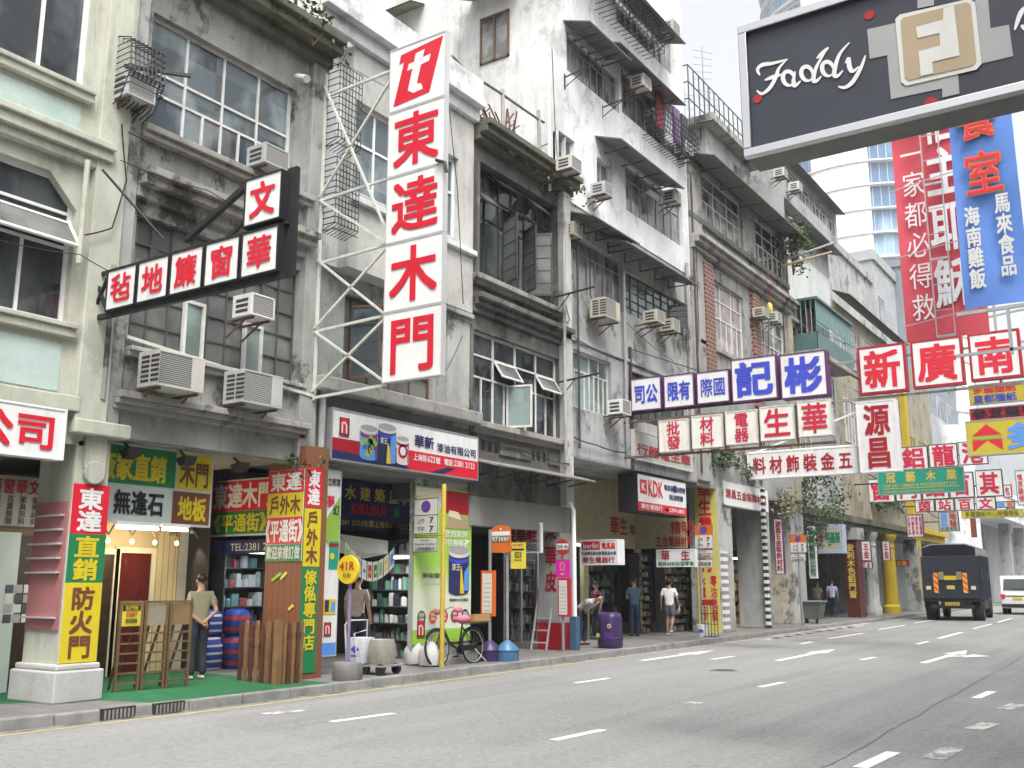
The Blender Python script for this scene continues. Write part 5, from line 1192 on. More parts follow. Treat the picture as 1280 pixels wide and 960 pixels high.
MB().obox(f.at(0, 0, -.025), f.u*f.w, f.v*f.h, f.n*.025).build("panel", M("pale_yellow_paint", (.60, .52, .14), .6, 0, .06, 2, .3), t)
w, h = f.w, f.h
f.col('Lred', "華生電器行", w*.16, h*.40, w*.62, h*.58, .05).col('Lred', "水電工程", w*.1, h*.1, w*.3, h*.28, .03).col('Lred', "零沽批發", w*.6, h*.1, w*.3, h*.28, .03); K(f, t)
t, f = fsign("lintel_sign", "white lintel board with a row of small dark red characters beside the yellow pillar", 903, 599, 961, 641, XF+.06, .25, sface, palew)
f.row('Ldred', "源昌五金裝飾材料", .2, f.h*.3, f.w-.4, f.h*.38, .03); K(f, t)
Yq = yb(977, 690)-.25
t, f = psign("narrow_vertical_sign", "narrow white vertical sign with a column of dark red characters beside the striped pole", 966.5, 648, 718, 977.5, Yq, .14, sface, purp)
f.col('Ldred', "源昌五金裝飾材料", f.w*.15, .1, f.w*.7, f.h-.2, .03); K(f, t)
Yq = 41.5
t, f = psign("narrow_vertical_sign", "narrow pale green vertical sign with dark green characters before the white boxed sign", 1008.5, 658, 723, 1018, Yq, .12, INK['pale'], whitem)
f.col('Lgreen', "明基裝飾公司", f.w*.12, .1, f.w*.76, f.h-.2, .03); K(f, t)
t, f = psign("boxed_shop_sign", "pale blue framed box sign with green characters and a red cross in the far arcade", 1018, 656, 692, 1053, 44.5, .5, dimface, M("pale_blue_frame", (.36, .42, .50), .4), border=.18)
f.row('Lgreen', "明基裝", f.w*.35, f.h*.35, f.w*.55, f.h*.4, .05).ch('Lcrim', "十", f.w*.1, f.h*.3, f.w*.25, f.h*.5, .06).rect('Lgold', f.w*.3, f.h*.2, f.w*.5, .06); K(f, t)
Ym = ym7-.01
f = Face((xm7, Ym, 1.0), XU, ZU, -12.6-xm7, 2.5); f.col('Lgold', "安利木色鋁門窗", f.w*.2, 0, f.w*.6, 2.5, .05); K(f, t7)
for px0, px1, Y in ((1078, 1088, 48.5), (1104, 1112, 52.0)):
    t, f = psign("arcade_sign", "white arcade sign with red characters behind the %s column" % ("grey round" if px0 < 1090 else "first yellow"), px0-2, 676, 701, px1, Y, .1, sface, purp)
    f.col('Lcrim', "五金", f.w*.2, .1, f.w*.6, f.h-.2, .03); K(f, t)
# lettering painted on the pier of the dark shophouse, and the shoe shop board inside
Yr = py4-.006
a, b = ony(681, 650, Yr), ony(681, 740, Yr); f = Face((a.x, Yr, b.z), XU, ZU, ony(696, 700, Yr).x-a.x, a.z-b.z); f.col('Ldred', "榮華皮", 0, 0, f.w, f.h, .04, gap=.12); K(f, t4)
MB().obox((px4-.01, Yr-.006, .13), (XF+.03-px4, 0, 0), (0, 0, .62), (0, .012, 0)).build("red_dado", INK['dred'], t4)
MB().obox((XF+.021, py4, .13), (0, yb(718, 760)-py4, 0), (0, 0, .62), (.012, 0, 0)).build("red_dado", INK['dred'], t4)
t, f = psign("shoe_shop_sign", "white board with dark red characters inside the arcade of the dark shophouse", 628, 655, 692, 676, 19.8, .1, dimface, whitem)
f.row('Ldred', "榮華鞋", .1, f.h*.35, f.w-.2, f.h*.55, .04).ch('Lnavy', "SHOES", f.w*.5, .06, f.w*.4, f.h*.2, .03); K(f, t)

for px0, px1, py0, py1, Y, mt, lb in ((1076, 1090, 702, 711, 50.0, whitem, "small white lit shop box behind the grey round column"), (1117, 1136, 700, 708, 60.0, INK['dred'], "dark red shop board behind the yellow column")):
    t, f = psign("shop_board", lb, px0, py0, py1, px1, Y, .2, mt, dsteel); f.row('Lcrim' if mt is whitem else 'Lgold', "五金", f.w*.15, f.h*.1, f.w*.7, f.h*.8, .02); K(f, t)
# ------------------------------------------------------------------ air conditioners
fanm = M("fan_black", (.05, .05, .05), .5)
def acunit(label, px0, py0, px1, py1, proj=.6, kind='window', X=XF, depth=.55):
    Xa = X + proj; cy_, cz_ = fp((px0+px1)/2, (py0+py1)/2, Xa); kk = random.uniform(.9, 1.1); aw, ah = ((.80*kk, .52) if kind == 'split' else (.52*kk, .36*random.uniform(.95, 1.1))); depth *= .8; proj_ = 0; cas = random.choice(acws); y0, y1, z0, z1 = cy_-aw/2, cy_+aw/2, cz_-ah/2, cz_+ah/2
    t = thing("air_conditioner", label, "air conditioner", (Xa-depth/2, (y0+y1)/2, z0), 0, "air conditioners on the frontage")
    MB().box(Xa-depth, Xa, y0, y1, z0, z1).box(Xa, Xa+.012, y0, y1, z1-.03, z1).box(Xa, Xa+.012, y0, y1, z0, z0+.03).box(Xa, Xa+.012, y0, y0+.03, z0+.03, z1-.03).box(Xa, Xa+.012, y1-(.28*(y1-y0) if kind == 'split' else .03), y1, z0+.03, z1-.03).build("casing", cas, t, bevel=.008)
    ye = y1-(.28*(y1-y0) if kind == 'split' else .03)
    MB().poly([(Xa+.004, y0+.03, z0+.03), (Xa+.004, ye, z0+.03), (Xa+.004, ye, z1-.03), (Xa+.004, y0+.03, z1-.03)]).build("grille", acg, t)
    v = MB()
    n = 6 if kind == 'split' else 3
    for i in range(n):
        for j in range(2 if kind == 'split' else 1):
            za = z0+.06+(z1-z0-.1)*i/n; v.box(Xa-depth+.08+j*.22, Xa-depth+.08+j*.22+(.18 if kind == 'split' else depth-.16), y0-.004, y0-.001, za, za+(z1-z0-.1)/n*.6)
    v.build("side_vent", fanm, t)
    for y in (y0+.08, y1-.08): MB().bar((X, y, z0-.03), (Xa-.02, y, z0-.03), .035).bar((X, y, z0-.28), (Xa-.25, y, z0-.05), .025).build("bracket", rust, t)
    return t
AC = [("large split air conditioner under the grey steel window band, nearer the cream building", 201, 441, 252, 488, .62, 'split'), ("large split air conditioner under the grey steel window band, nearer the tower sign", 306, 466, 351, 507, .62, 'split'),
      ("boxy air conditioner in the middle of the grey steel window band below the curtain sign", 317, 369, 341, 397, .65, 'window'), ("air conditioner behind the black caged grille at the upper left window band", 168, 92, 187, 126, .45, 'window'),
      ("air conditioner half hidden behind the raised red character box", 337, 186, 356, 207, .5, 'window'), ("air conditioner on an angle iron frame above the pale peeling pilaster", 712, 197, 729, 213, .95, 'window'),
      ("air conditioner below the small window on the blank white wall", 752, 227, 770, 246, .6, 'window'), ("air conditioner set high under the canopy beside the peeling pilaster", 717, 277, 727, 298, .3, 'window'),
      ("square split unit with a round fan cover on the light grey wall", 756, 372, 775, 402, .6, 'split'), ("air conditioner below the steel grid window, the nearer of two side by side", 818, 388, 834, 404, .75, 'window'),
      ("air conditioner below the steel grid window, the farther of two side by side", 838, 398, 853, 415, .6, 'window'), ("air conditioner among the curtained windows of the white tenement's upper row", 802, 93, 816, 112, .7, 'window'),
      ("topmost air conditioner at the roof corner of the white tenement", 838, 24, 853, 45, .8, 'window'), ("air conditioner above the red brown curtain under the white tenement's middle canopy", 842, 237, 854, 254, .6, 'window'),
      ("air conditioner at the mossy top corner beside the white tenement", 857, 178, 867, 193, .4, 'window'), ("left air conditioner of a pair between brick and beige pilasters", 952, 383, 964, 398, .6, 'window'),
      ("right air conditioner of a pair between brick and beige pilasters", 969, 389, 980, 404, .6, 'window'), ("air conditioner beside the inner end of the blue lettered hanging sign", 776, 501, 790, 517, .6, 'window')]
for a in AC: acunit(*a)
acunit("left air conditioner high on the jutting grey top storey", 977, 209, 987, 223, .6, 'window', X=XG+.5); acunit("right air conditioner high on the jutting grey top storey", 996, 226, 1005, 240, .6, 'window', X=XG+.5)
# bulging black window cage, upper left
cg = MB(); cy0, cy1 = yb(152, 100, XF+.3), yb(196, 100, XF+.3); ztp, zbt = zb(160, 55), zb(165, 150)
for i in range(9):
    y = cy0+(cy1-cy0)*i/8; cg.tube([(XF, y, ztp), (XF+.45, y, ztp-.15), (XF+.5, y, zbt+.5), (XF+.3, y, zbt+.1), (XF, y, zbt)], .012, 4)
for i in range(8): z = zbt+.3+(ztp-zbt-.5)*i/7; cg.tube([(XF, cy0, z), (XF+.48, cy0, z), (XF+.48, cy1, z), (XF, cy1, z)], .01, 4)
cg.bar((XF-.3, cy0-.4, zb(165, 93)), (XF+.7, cy1+.3, zb(165, 93)), .05)
cg.build("window_grille", black, t2)

# ------------------------------------------------------------------ people
skinm = M("skin", (.42, .25, .17), .55, 0, .06, 20, 0)
hairm = M("black_hair", (.012, .010, .009), .5, 0, .2, 30, 0)
def skinmesh(V, E, Rr, sub=2):
    me = bpy.data.meshes.new("sk"); me.from_pydata([Vector(v) for v in V], E, []); ob = bpy.data.objects.new("sk", me); COL.objects.link(ob)
    m = ob.modifiers.new("s", 'SKIN'); m.use_smooth_shade = True
    if not me.skin_vertices: me.skin_vertices.new()
    for i, r in enumerate(Rr): me.skin_vertices[0].data[i].radius = (r, r)
    me.skin_vertices[0].data[0].use_root = True
    s = ob.modifiers.new("b", 'SUBSURF'); s.levels = sub; s.render_levels = sub
    bpy.context.view_layer.update()
    out = bpy.data.meshes.new_from_object(ob.evaluated_get(bpy.context.evaluated_depsgraph_get()))
    vs_ = [v.co.copy() for v in out.vertices]; fs_ = [tuple(p.vertices) for p in out.polygons]
    bpy.data.objects.remove(ob); bpy.data.meshes.remove(me); bpy.data.meshes.remove(out)
    return vs_, fs_
def person(label, loc, rz, shirt, trouser, H=1.7, armL=None, armR=None, legL=None, legR=None, lean=0., shorts=False, shoe=(.03, .03, .03), hair='short', collar=None, trunk=None, scale_w=1., bag=None):
    """faces local +Y; arms/legs = ((joint), (end)) in metres for a 1.7 m figure"""
    t = thing("person", label, "person", (0, 0, 0))
    armL = armL or ((-.235, -.02, 1.13), (-.245, .06, .89)); armR = armR or ((.235, -.02, 1.13), (.245, .06, .89))
    legL = legL or ((-.10, .03, .50), (-.10, -.01, .085)); legR = legR or ((.10, .03, .50), (.10, -.01, .085))
    L = lambda p: (p[0], p[1] + max(0, p[2]-.95)*math.sin(lean), p[2] - max(0, p[2]-.95)*(1-math.cos(lean)))
    J = dict(hip=(0, 0, .96), waist=(0, 0, 1.09), chest=(0, 0, 1.28), nb=(0, -.005, 1.42), nk=(0, .0, 1.50), jaw=(0, .035, 1.555), sk=(0, .015, 1.63), top=(0, .005, 1.70),
             sL=(-.175, -.01, 1.385), sR=(.175, -.01, 1.385), eL=armL[0], wL=armL[1], eR=armR[0], wR=armR[1], hL=(-.088, 0, .89), hR=(.088, 0, .89), kL=legL[0], aL=legL[1], kR=legR[0], aR=legR[1])
    for k in ('waist', 'chest', 'nb', 'nk', 'jaw', 'sk', 'top', 'sL', 'sR', 'eL', 'wL', 'eR', 'wR'): J[k] = L(J[k])
    V3 = lambda k: Vector(J[k])
    for s_ in 'LR':
        d = (V3('w'+s_)-V3('e'+s_)).normalized(); J['p'+s_] = tuple(V3('w'+s_)+d*.09); J['f'+s_] = tuple(V3('a'+s_)+Vector((0, .13, -.045)))
    Rd = dict(hip=.125, waist=.115, chest=.135, nb=.085, nk=.052, jaw=.062, sk=.085, top=.045, sL=.062, sR=.062, eL=.04, eR=.04, wL=.027, wR=.027, pL=.03, pR=.03, hL=.085, hR=.085, kL=.055, kR=.055, aL=.038, aR=.038, fL=.032, fR=.032)
    Ed = [('hip', 'waist'), ('waist', 'chest'), ('chest', 'nb'), ('nb', 'nk'), ('nk', 'jaw'), ('jaw', 'sk'), ('sk', 'top'), ('chest', 'sL'), ('chest', 'sR')]
    for s_ in 'LR': Ed += [('s'+s_, 'e'+s_), ('e'+s_, 'w'+s_), ('w'+s_, 'p'+s_), ('hip', 'h'+s_), ('h'+s_, 'k'+s_), ('k'+s_, 'a'+s_), ('a'+s_, 'f'+s_)]
    def part(keys, edges, grow, mat, name, extra=None, parent=t, flat=.74):
        vs_, fs_ = skinmesh([J[k] if k in J else extra[k] for k in keys], [(keys.index(a), keys.index(b)) for a, b in edges], [(Rd.get(k, .05)+grow.get(k, grow['*'])) for k in keys])
        m = MB(); out = []
        for v in vs_:
            if abs(v.x) < .2 and .8 < v.z < 1.46 and lean < .2: v = Vector((v.x*1.08, v.y*flat, v.z))
            out.append(v)
        m.raw(out, fs_); return m
    keys = [k for k in Rd if k not in ('hem', 'belt')]; b = part(keys, Ed, {'*': 0}, skinm, "body")
    hd = V3('sk'); fwd = Vector((0, math.cos(lean), -math.sin(lean)))
    b.raw(*ellip(hd+fwd*.085+Vector((0, 0, -.025)), .014, .02, .02)); 
    for s_ in (-1, 1): b.raw(*ellip(hd+Vector((s_*.085, -.01, -.02)), .012, .022, .032)); b.raw(*ellip(hd+fwd*.074+Vector((s_*.032, 0, .01)), .012, .008, .007))
    for s_ in 'LR':                                        # fingers and thumb
        d = (V3('p'+s_)-V3('w'+s_)).normalized(); sd_ = Vector((1, 0, 0)) if abs(d.x) < .7 else Vector((0, 1, 0)); pm_ = d.cross(sd_).normalized(); sd_ = pm_.cross(d).normalized()
        for i, ln in enumerate((.062, .072, .068, .052)):
            p0 = V3('p'+s_)+pm_*0+sd_*0+d*.0+Vector(pm_)*((i-1.5)*.019); b.tube([p0, p0+d*ln*.55+sd_*.004, p0+d*ln*.95+sd_*.022*(1 if s_ == 'L' else -1)], .0095, 6, r1=.007)
        p0 = V3('w'+s_)+d*.03; b.tube([p0, p0+d*.035+pm_*.04, p0+d*.07+pm_*.045], .011, 6, r1=.008)
    b.build("body", skinm, t, smooth=True)
    J['hem'] = (0, -.005, .885); Rd['hem'] = .125; J['belt'] = L((0, 0, 1.05)); Rd['belt'] = .112
    tk = ['chest', 'waist', 'hip', 'hem', 'nb', 'sL', 'sR', 'uL', 'uR']; ex = {}
    for s_ in 'LR': ex['u'+s_] = tuple(V3('s'+s_).lerp(V3('e'+s_), .78)); Rd['u'+s_] = .05
    part(tk, [('chest', 'waist'), ('waist', 'hip'), ('hip', 'hem'), ('chest', 'nb'), ('chest', 'sL'), ('chest', 'sR'), ('sL', 'uL'), ('sR', 'uR')], {'*': .017, 'nb': -.012, 'hem': .034, 'hip': .03, 'waist': .026, 'uL': .018, 'uR': .018}, shirt, "shirt", ex).build("shirt", shirt, t, smooth=True)
    if shorts:
        ex2 = {'mL': tuple(V3('hL').lerp(V3('kL'), .86)), 'mR': tuple(V3('hR').lerp(V3('kR'), .86))}; Rd['mL'] = Rd['mR'] = .062
        part(['hip', 'belt', 'hL', 'hR', 'mL', 'mR'], [('hip', 'belt'), ('hip', 'hL'), ('hip', 'hR'), ('hL', 'mL'), ('hR', 'mR')], {'*': .02, 'mL': .022, 'mR': .022}, trouser, "shorts", ex2).build("shorts", trouser, t, smooth=True)
    else:
        ex2 = {}
        for s_ in 'LR': ex2['n'+s_] = tuple(V3('a'+s_)+Vector((0, 0, -.02))); Rd['n'+s_] = .045
        part(['hip', 'belt', 'hL', 'hR', 'kL', 'kR', 'nL', 'nR'], [('hip', 'belt'), ('hip', 'hL'), ('hip', 'hR'), ('hL', 'kL'), ('hR', 'kR'), ('kL', 'nL'), ('kR', 'nR')], {'*': .016, 'nL': .018, 'nR': .018}, trouser, "trousers", ex2).build("trousers", trouser, t, smooth=True)
    hm = MB().raw(*ellip(hd+Vector((0, -.018, .022))-fwd*.006, .094, .098, .098, cut=(-.055 if hair == 'short' else -.12, fwd)))
    hm.build("hair", hairm, t, smooth=True)
    sm_ = M("shoes", shoe, .5)
    for s_ in 'LR':
        a, f_ = V3('a'+s_), V3('f'+s_); MB().raw(*ellip((a+f_)/2+Vector((0, -.0, -.035 if a.z < .12 else -.02)), .048, .13, .045)).build("shoe", sm_, t, smooth=True)
    if bag: MB().raw(*ellip(V3('pR')+Vector((0, .02, -.10)), .03, .09, .11)).build("hand_bag", bag, t, smooth=True)
    t.location = loc; t.rotation_euler = (0, 0, rz); t.scale = (H/1.72,)*3
    return t
def ellip(c, rx, ry, rz, n=14, k=9, cut=None):
    c = Vector(c); vs_ = []; fs_ = []
    for i in range(k+1):
        a = math.pi*i/k
        for j in range(n):
            b_ = 2*math.pi*j/n; p = Vector((rx*math.sin(a)*math.cos(b_), ry*math.sin(a)*math.sin(b_), rz*math.cos(a)))
            if cut:
                lim = cut[0] + .035 + .065*p.y/ry              # hairline higher at the face
                if p.z < lim: p = Vector((p.x*.86, min(p.y, 0)*.86 if p.y < 0 else p.y*.55, lim))
            vs_.append(c+p)
    for i in range(k):
        for j in range(n): fs_.append((i*n+j, (i+1)*n+j, (i+1)*n+(j+1) % n, i*n+(j+1) % n))
    return vs_, fs_
cl = lambda n, c: M(n, c, .85, 0, .12, 6, .1)
jean = cl("dark_jeans", (.025, .03, .05))
def stand(px, py, z=.125): p = onz(px, py, z); return (p.x, p.y, z)
person("man in a khaki vest with hands behind his back on the green carpet", stand(245, 849), R_(75), cl("khaki_vest", (.26, .25, .17)), jean, 1.68, armL=((-.25, -.1, 1.12), (-.05, -.17, .95)), armR=((.25, -.1, 1.12), (.06, -.19, .97)), shoe=(.4, .4, .4))
person("man in a beige polo shirt walking into the paint shop beside the yellow round sign", (-13.5, yb(447, 740, -13.5), .125), R_(20), cl("beige_polo", (.42, .35, .30)), cl("navy_trousers", (.02, .025, .05)), 1.7, legR=((.1, .12, .52), (.1, .08, .1)))
person("man in a slate blue shirt standing with folded arms by the electrical shop", stand(794, 795), R_(50), cl("slate_blue_shirt", (.07, .12, .19)), cl("navy_trousers", (.02, .03, .07)), 1.7, armL=((-.24, .03, 1.12), (.02, .2, 1.15)), armR=((.24, .03, 1.12), (-.02, .2, 1.13)))
person("woman in a white t-shirt and grey shorts walking away carrying a small bag", stand(838, 794), R_(12), cl("white_tshirt", (.78, .78, .80)), cl("grey_shorts", (.12, .13, .16)), 1.66, shorts=True, shoe=(.7, .7, .72), legL=((-.09, .10, .52), (-.09, .02, .085)), legR=((.09, .02, .5), (.08, -.22, .17)), armL=((-.25, -.08, 1.14), (-.27, .02, .92)), armR=((.25, -.02, 1.13), (.26, .12, .95)), hair='long', bag=cl("checked_bag", (.4, .38, .4)))
person("man in a grey green shirt inside the electrical shop behind the purple bin", (-14.0, 24.2, .125), R_(-60), cl("grey_green_shirt", (.16, .20, .17)), jean, 1.68)
person("woman in a purple red top inside the electrical shop", (-13.9, 25.3, .125), R_(160), cl("plum_top", (.17, .03, .09)), jean, 1.58, hair='long')
person("man in a light grey shirt bending forward behind the purple bin", (-13.0, 22.9, .125), R_(-100), cl("pale_grey_shirt", (.45, .46, .46)), jean, 1.65, lean=R_(65), armL=((-.2, .12, 1.1), (-.18, .25, .95)), armR=((.2, .12, 1.1), (.18, .25, .95)))
person("man in a pale blue shirt and navy trousers walking in the far arcade", stand(1042, 771.5), R_(5), cl("pale_blue_shirt", (.42, .50, .66)), cl("navy_trousers", (.02, .025, .06)), 1.7, legL=((-.1, .12, .52), (-.1, .12, .09)), legR=((.1, .02, .5), (.1, -.14, .11)))
person("person in a beige top beside the man in the pale blue shirt", (stand(1042, 771.5)[0]-.75, stand(1042, 771.5)[1]+.2, .125), R_(0), cl("beige_top", (.40, .34, .28)), cl("grey_trousers", (.25, .23, .22)), 1.62)

# ------------------------------------------------------------------ street furniture
def g(px, py, z=.125): return onz(px, py, z)
def lathe_obj(prof, c, mat, name, parent, n=24): return MB().lathe(prof, c, n).build(name, mat, parent, smooth=True)
polem = M("grey_pole", (.26, .27, .28), .5, .3); yelp = M("ochre_pole", (.50, .36, .05), .5, 0, .1, 6, .4); purplep = M("violet_plastic", (.042, .022, .085), .4, 0, .1, 5, .2)
# 41R round sign on its drum base
p = g(434, 850)
t = thing("bus_stop_sign", "round yellow bus stop sign 41R on a violet pole in a grey drum", "bus stop", p)
R = ony(448, 712, p.y).x - ony(435, 712, p.y).x; zc_ = ony(435, 712, p.y).z
lathe_obj([(.235, 0), (.245, .02), (.245, .24), (.22, .28), (.1, .29)], p, M("drum_grey", (.16, .155, .15), .7, 0, .15, 5, .4), "base", t)
MB().lathe([(.03, .2), (.03, zc_-p.z-R*.6)], p, 12).build("pole", M("violet_pole", (.22, .17, .30), .4), t, smooth=True)
MB().lathe([(R, -.03), (R*1.02, -.02), (R*1.02, .02), (R, .03)], (p.x, p.y-.05, zc_), 32, axis='y').build("disc", M("bus_yellow", (.72, .50, .02), .4, 0, .05, 3, .2), t)
f = Face((p.x-R, p.y-.083, zc_-R), XU, ZU, 2*R, 2*R); f.ch('Ldred', "41R", R*.3, R*.95, R*1.4, R*.6, .02).row('Lolive', "旺角", R*.6, R*.4, R*.8, R*.35, .01); K(f, t)
# no-stopping signs on poles
def nostop(label, px, pytop, pybase, pl, low, pole, yel=False, base=None):
    p = base or g(px, pybase); Yp_ = p.y-.04
    t = thing("no_stopping_sign", label, "road sign", p, 0, "no stopping signs on poles")
    MB().lathe([(.045, 0), (.045, ony(px, pytop, p.y).z-p.z), (.03, ony(px, pytop, p.y).z-p.z+.03)], p, 12).build("pole", pole, t, smooth=True)
    for i, (x0, y0_, x1, y1_) in enumerate([pl]+low):
        a, b = ony(x0, y1_, Yp_), ony(x1, y0_, Yp_); w, h = b.x-a.x, b.z-a.z
        MB().box(a.x, b.x, Yp_, Yp_+.02, a.z, b.z).build("plate", INK['dwhite'], t)
        f = Face((a.x, Yp_, a.z), XU, ZU, w, h)
        f.rect('Lblack', 0, 0, w, .012).rect('Lblack', 0, h-.012, w, .012).rect('Lblack', 0, .012, .012, h-.024).rect('Lblack', w-.012, .012, .012, h-.024)
        if i == 0:
            if yel: f.rect('Porange_b', .012, h*.56, w-.024, h*.43, .003)
            else: f.rect('Lblack', .012, h*.52, w-.024, .012)
            f.disc('Ldred', w*.5, h*.77, h*.165, .006).disc('Pblue', w*.5, h*.77, h*.125, .008); f.ch('Lblack', "7", w*.66, h*.3, w*.16, h*.16, .03).ch('Lblack', "7", w*.66, h*.06, w*.16, h*.16, .03).row('Lblack', "上午", w*.15, h*.3, w*.32, h*.14, .01).row('Lblack', "下午", w*.15, h*.07, w*.32, h*.14, .01)
        elif len(low) == 1 or i == 1: f.ch('Lblack', "General Holidays", w*.08, h*.42, w*.84, h*.2, .01).ch('Lblack', "Except", w*.35, h*.7, w*.3, h*.18, .01).row('Lblack', "公眾假期除外", w*.08, h*.08, w*.84, h*.28, .01)
        else: f.row('Lblack', "公眾假期", w*.1, h*.2, w*.8, h*.5, .01)
        K(f, t)
    br = MB(); a = ony(pl[0], pl[1], Yp_); b = ony(pl[0], pl[3], Yp_)
    for z in (a.z+.02, b.z-.03): br.bar((a.x, p.y-.0, z), (p.x, p.y, z), .025)
    br.build("bracket", pole, t); return t
pn = g(552, 834)
nostop("ochre pole with large no stopping plates beside the bicycle", 552, 607, 834, (517, 622, 548, 668), [(516, 671, 547, 690.5)], yelp)
nostop("no stopping sign with yellow top plate in front of the yellow lettered pillar", 879, 655, 793, (868.5, 655, 890.5, 686), [(869, 687, 891, 698), (869, 699, 891, 710)], polem, yel=True)
nostop("no stopping sign with yellow top plate beside the pale green vertical sign", 1004, 668, 778, (988, 668, 1007.5, 691), [(988, 692, 1007, 702)], polem, yel=True, base=Vector((-11.75, yb(1002, 760, -11.75), .125)))
# bus stop poles with timetable frames
def stop(label, px, pytop, pybase, basem, base=True):
    p = g(px, pybase); t = thing("bus_stop_pole", label, "bus stop", p)
    if base: lathe_obj([(.235, 0), (.24, .02), (.24, .2), (.255, .205), (.25, .235), (.06, .40)], p, basem, "base", t)
    MB().lathe([(.035, .0), (.035, ony(px, pytop, p.y).z-p.z)], p, 12).build("pole", polem, t, smooth=True)
    return t, p
def plate(t, p, x0, y0_, x1, y1_, mat, dy=-.06, th=.03, name="sign_plate", arch=False):
    Y = p.y+dy; a, b = ony(x0, y1_, Y), ony(x1, y0_, Y); f = Face((a.x, Y, a.z), XU, ZU, b.x-a.x, b.z-a.z)
    if arch:
        w, h = f.w, f.h; pts = [(0, 0), (w, 0)]+[(w/2+w/2*math.cos(q), h*.8+h*.2*math.sin(q)) for q in [math.pi*i/10 for i in range(11)]]
        MB().prism([f.at(*q) for q in pts], -f.n*th).build(name, mat, t)
    else: MB().obox(f.at(0, 0), f.u*f.w, f.v*f.h, -f.n*th).build(name, mat, t)
    return f
orng = M("bus_orange", (.62, .13, .02), .4, 0, .06, 3, .2)
t, p = stop("bus stop pole in a violet base with an orange framed timetable case", 612, 662, 826, purplep)
f = plate(t, p, 601, 713, 617, 770, orng, th=.09, name="timetable_case"); f.rect('Pdwhite', .04, .06, f.w-.08, f.h-.12); [f.rect('Lgrey', .07, .1+i*.09, f.w-.14, .02, .007) for i in range(int((f.h-.2)/.09))]; K(f, t)
t, p = stop("bus stop pole in a pale blue base with orange 971 plate and yellow plate", 634, 690, 826, M("pale_blue_plastic", (.055, .15, .28), .4, 0, .1, 5, .2))
f = plate(t, p, 614, 656, 638, 691, orng, arch=True); w, h = f.w, f.h; f.rect('Pwhite', .01, h*.62, w-.02, h*.15).rect('Polive', .03, h*.38, w-.06, h*.22).ch('Lwhite', "971", w*.06, h*.4, w*.4, h*.18, .03, .012).row('Lwhite', "香港仔", w*.5, h*.4, w*.45, h*.18, .02, .012).disc('Lwhite', w*.5, h*.86, w*.05); K(f, t)
f = plate(t, p, 638.5, 678, 656.5, 711, M("airport_yellow", (.66, .55, .06), .4), dy=-.02); w, h = f.w, f.h; f.rect('Lblack', w*.08, h*.70, w*.84, h*.07).rect('Lblack', w*.28, h*.42, w*.46, h*.22, .003).rect('Lyellow', w*.32, h*.45, w*.38, h*.16, .005).ch('Lblack', "E21", w*.34, h*.47, w*.34, h*.12, .03).row('Lcrim', "城巴機場", w*.15, h*.86, w*.7, h*.1, .02).row('Lolive', "機場快線", w*.2, h*.3, w*.6, h*.07, .01); K(f, t)
MB().bar((p.x, p.y-.02, ony(638, 684, p.y).z), (ony(641, 684, p.y).x, p.y-.02, ony(638, 684, p.y).z), .03).build("bracket", polem, t)
t, p = stop("grey bus stop pole with round red and white plate, magenta card and red timetable case", 704, 672, 815, polem, base=False)
cc = ony(703.5, 684, p.y-.06); R = ony(712, 684, p.y-.06).x-cc.x; pr = M("bus_red", (.42, .03, .03), .4, 0, .06, 3, .2)
MB().lathe([(R, -.015), (R, .015)], cc, 28, axis='y').build("sign_plate", pr, t); f = Face((cc.x-R, cc.y-.017, cc.z-R), XU, ZU, 2*R, 2*R); f.rect('Pwhite', .02, R*.7, 2*R-.04, R*.75).ch('Lblack', "36B 46", R*.2, R*.85, R*1.6, R*.45, .02); K(f, t)
f = plate(t, p, 694.5, 699, 711.5, 722, INK['magenta'], th=.04, name="card"); f.line('Lgold', oct_(f.w*.5, f.h*.6, f.w*.16, f.h*.22, 0), .02).rect('Lgold', f.w*.35, f.h*.16, f.w*.3, .03); K(f, t)
f = plate(t, p, 697.5, 722.5, 712, 771, pr, th=.08, name="timetable_case"); f.rect('Pdwhite', .03, .05, f.w-.1, f.h-.1); [f.rect('Lgrey', .05, .1+i*.08, f.w-.14, .015, .007) for i in range(int((f.h-.2)/.08))]; K(f, t)
# downpipe with a blue guard
p = Vector((XF+.28, yb(718, 740, XF+.28), .125))
t = thing("down_pipe", "white down pipe with a blue square guard at the foot of the peeling pilaster", "pipe", p)
MB().box(p.x-.09, p.x+.09, p.y-.09, p.y+.09, .125, .9).build("guard", M("guard_blue", (.05, .11, .19), .5, 0, .1, 5, .3), t, bevel=.01)
MB().tube([(p.x, p.y, .9), (p.x, p.y, zb(718, 640)), (p.x-.1, p.y, zb(718, 632)), (XF+.05, p.y, zb(718, 628))], .055, 10).build("pipe", whitem, t, smooth=True)
# violet litter bin
p = g(763, 810)
t = thing("litter_bin", "violet plastic litter bin with a domed top near the kerb", "litter bin", p)
H_ = ony(763, 765, p.y).z-p.z; r = (ony(779, 800, p.y).x-ony(748, 800, p.y).x)/2*.95
def roundbox(prof, c, n=28, q=3.2):
    m = MB(); c = Vector(c); vs_ = []; fs_ = []
    for rr, hh in prof:
        for j in range(n):
            a = 2*math.pi*j/n; k = (abs(math.cos(a))**q+abs(math.sin(a))**q)**(-1/q); vs_.append(c+Vector((rr*k*math.cos(a), rr*k*math.sin(a), hh)))
    for i in range(len(prof)-1):
        for j in range(n): fs_.append((i*n+j, i*n+(j+1) % n, (i+1)*n+(j+1) % n, (i+1)*n+j))
    fs_.append(tuple(range(n))[::-1]); fs_.append(tuple(range((len(prof)-1)*n, len(prof)*n))); m.raw(vs_, fs_); return m
q_ = r*.84
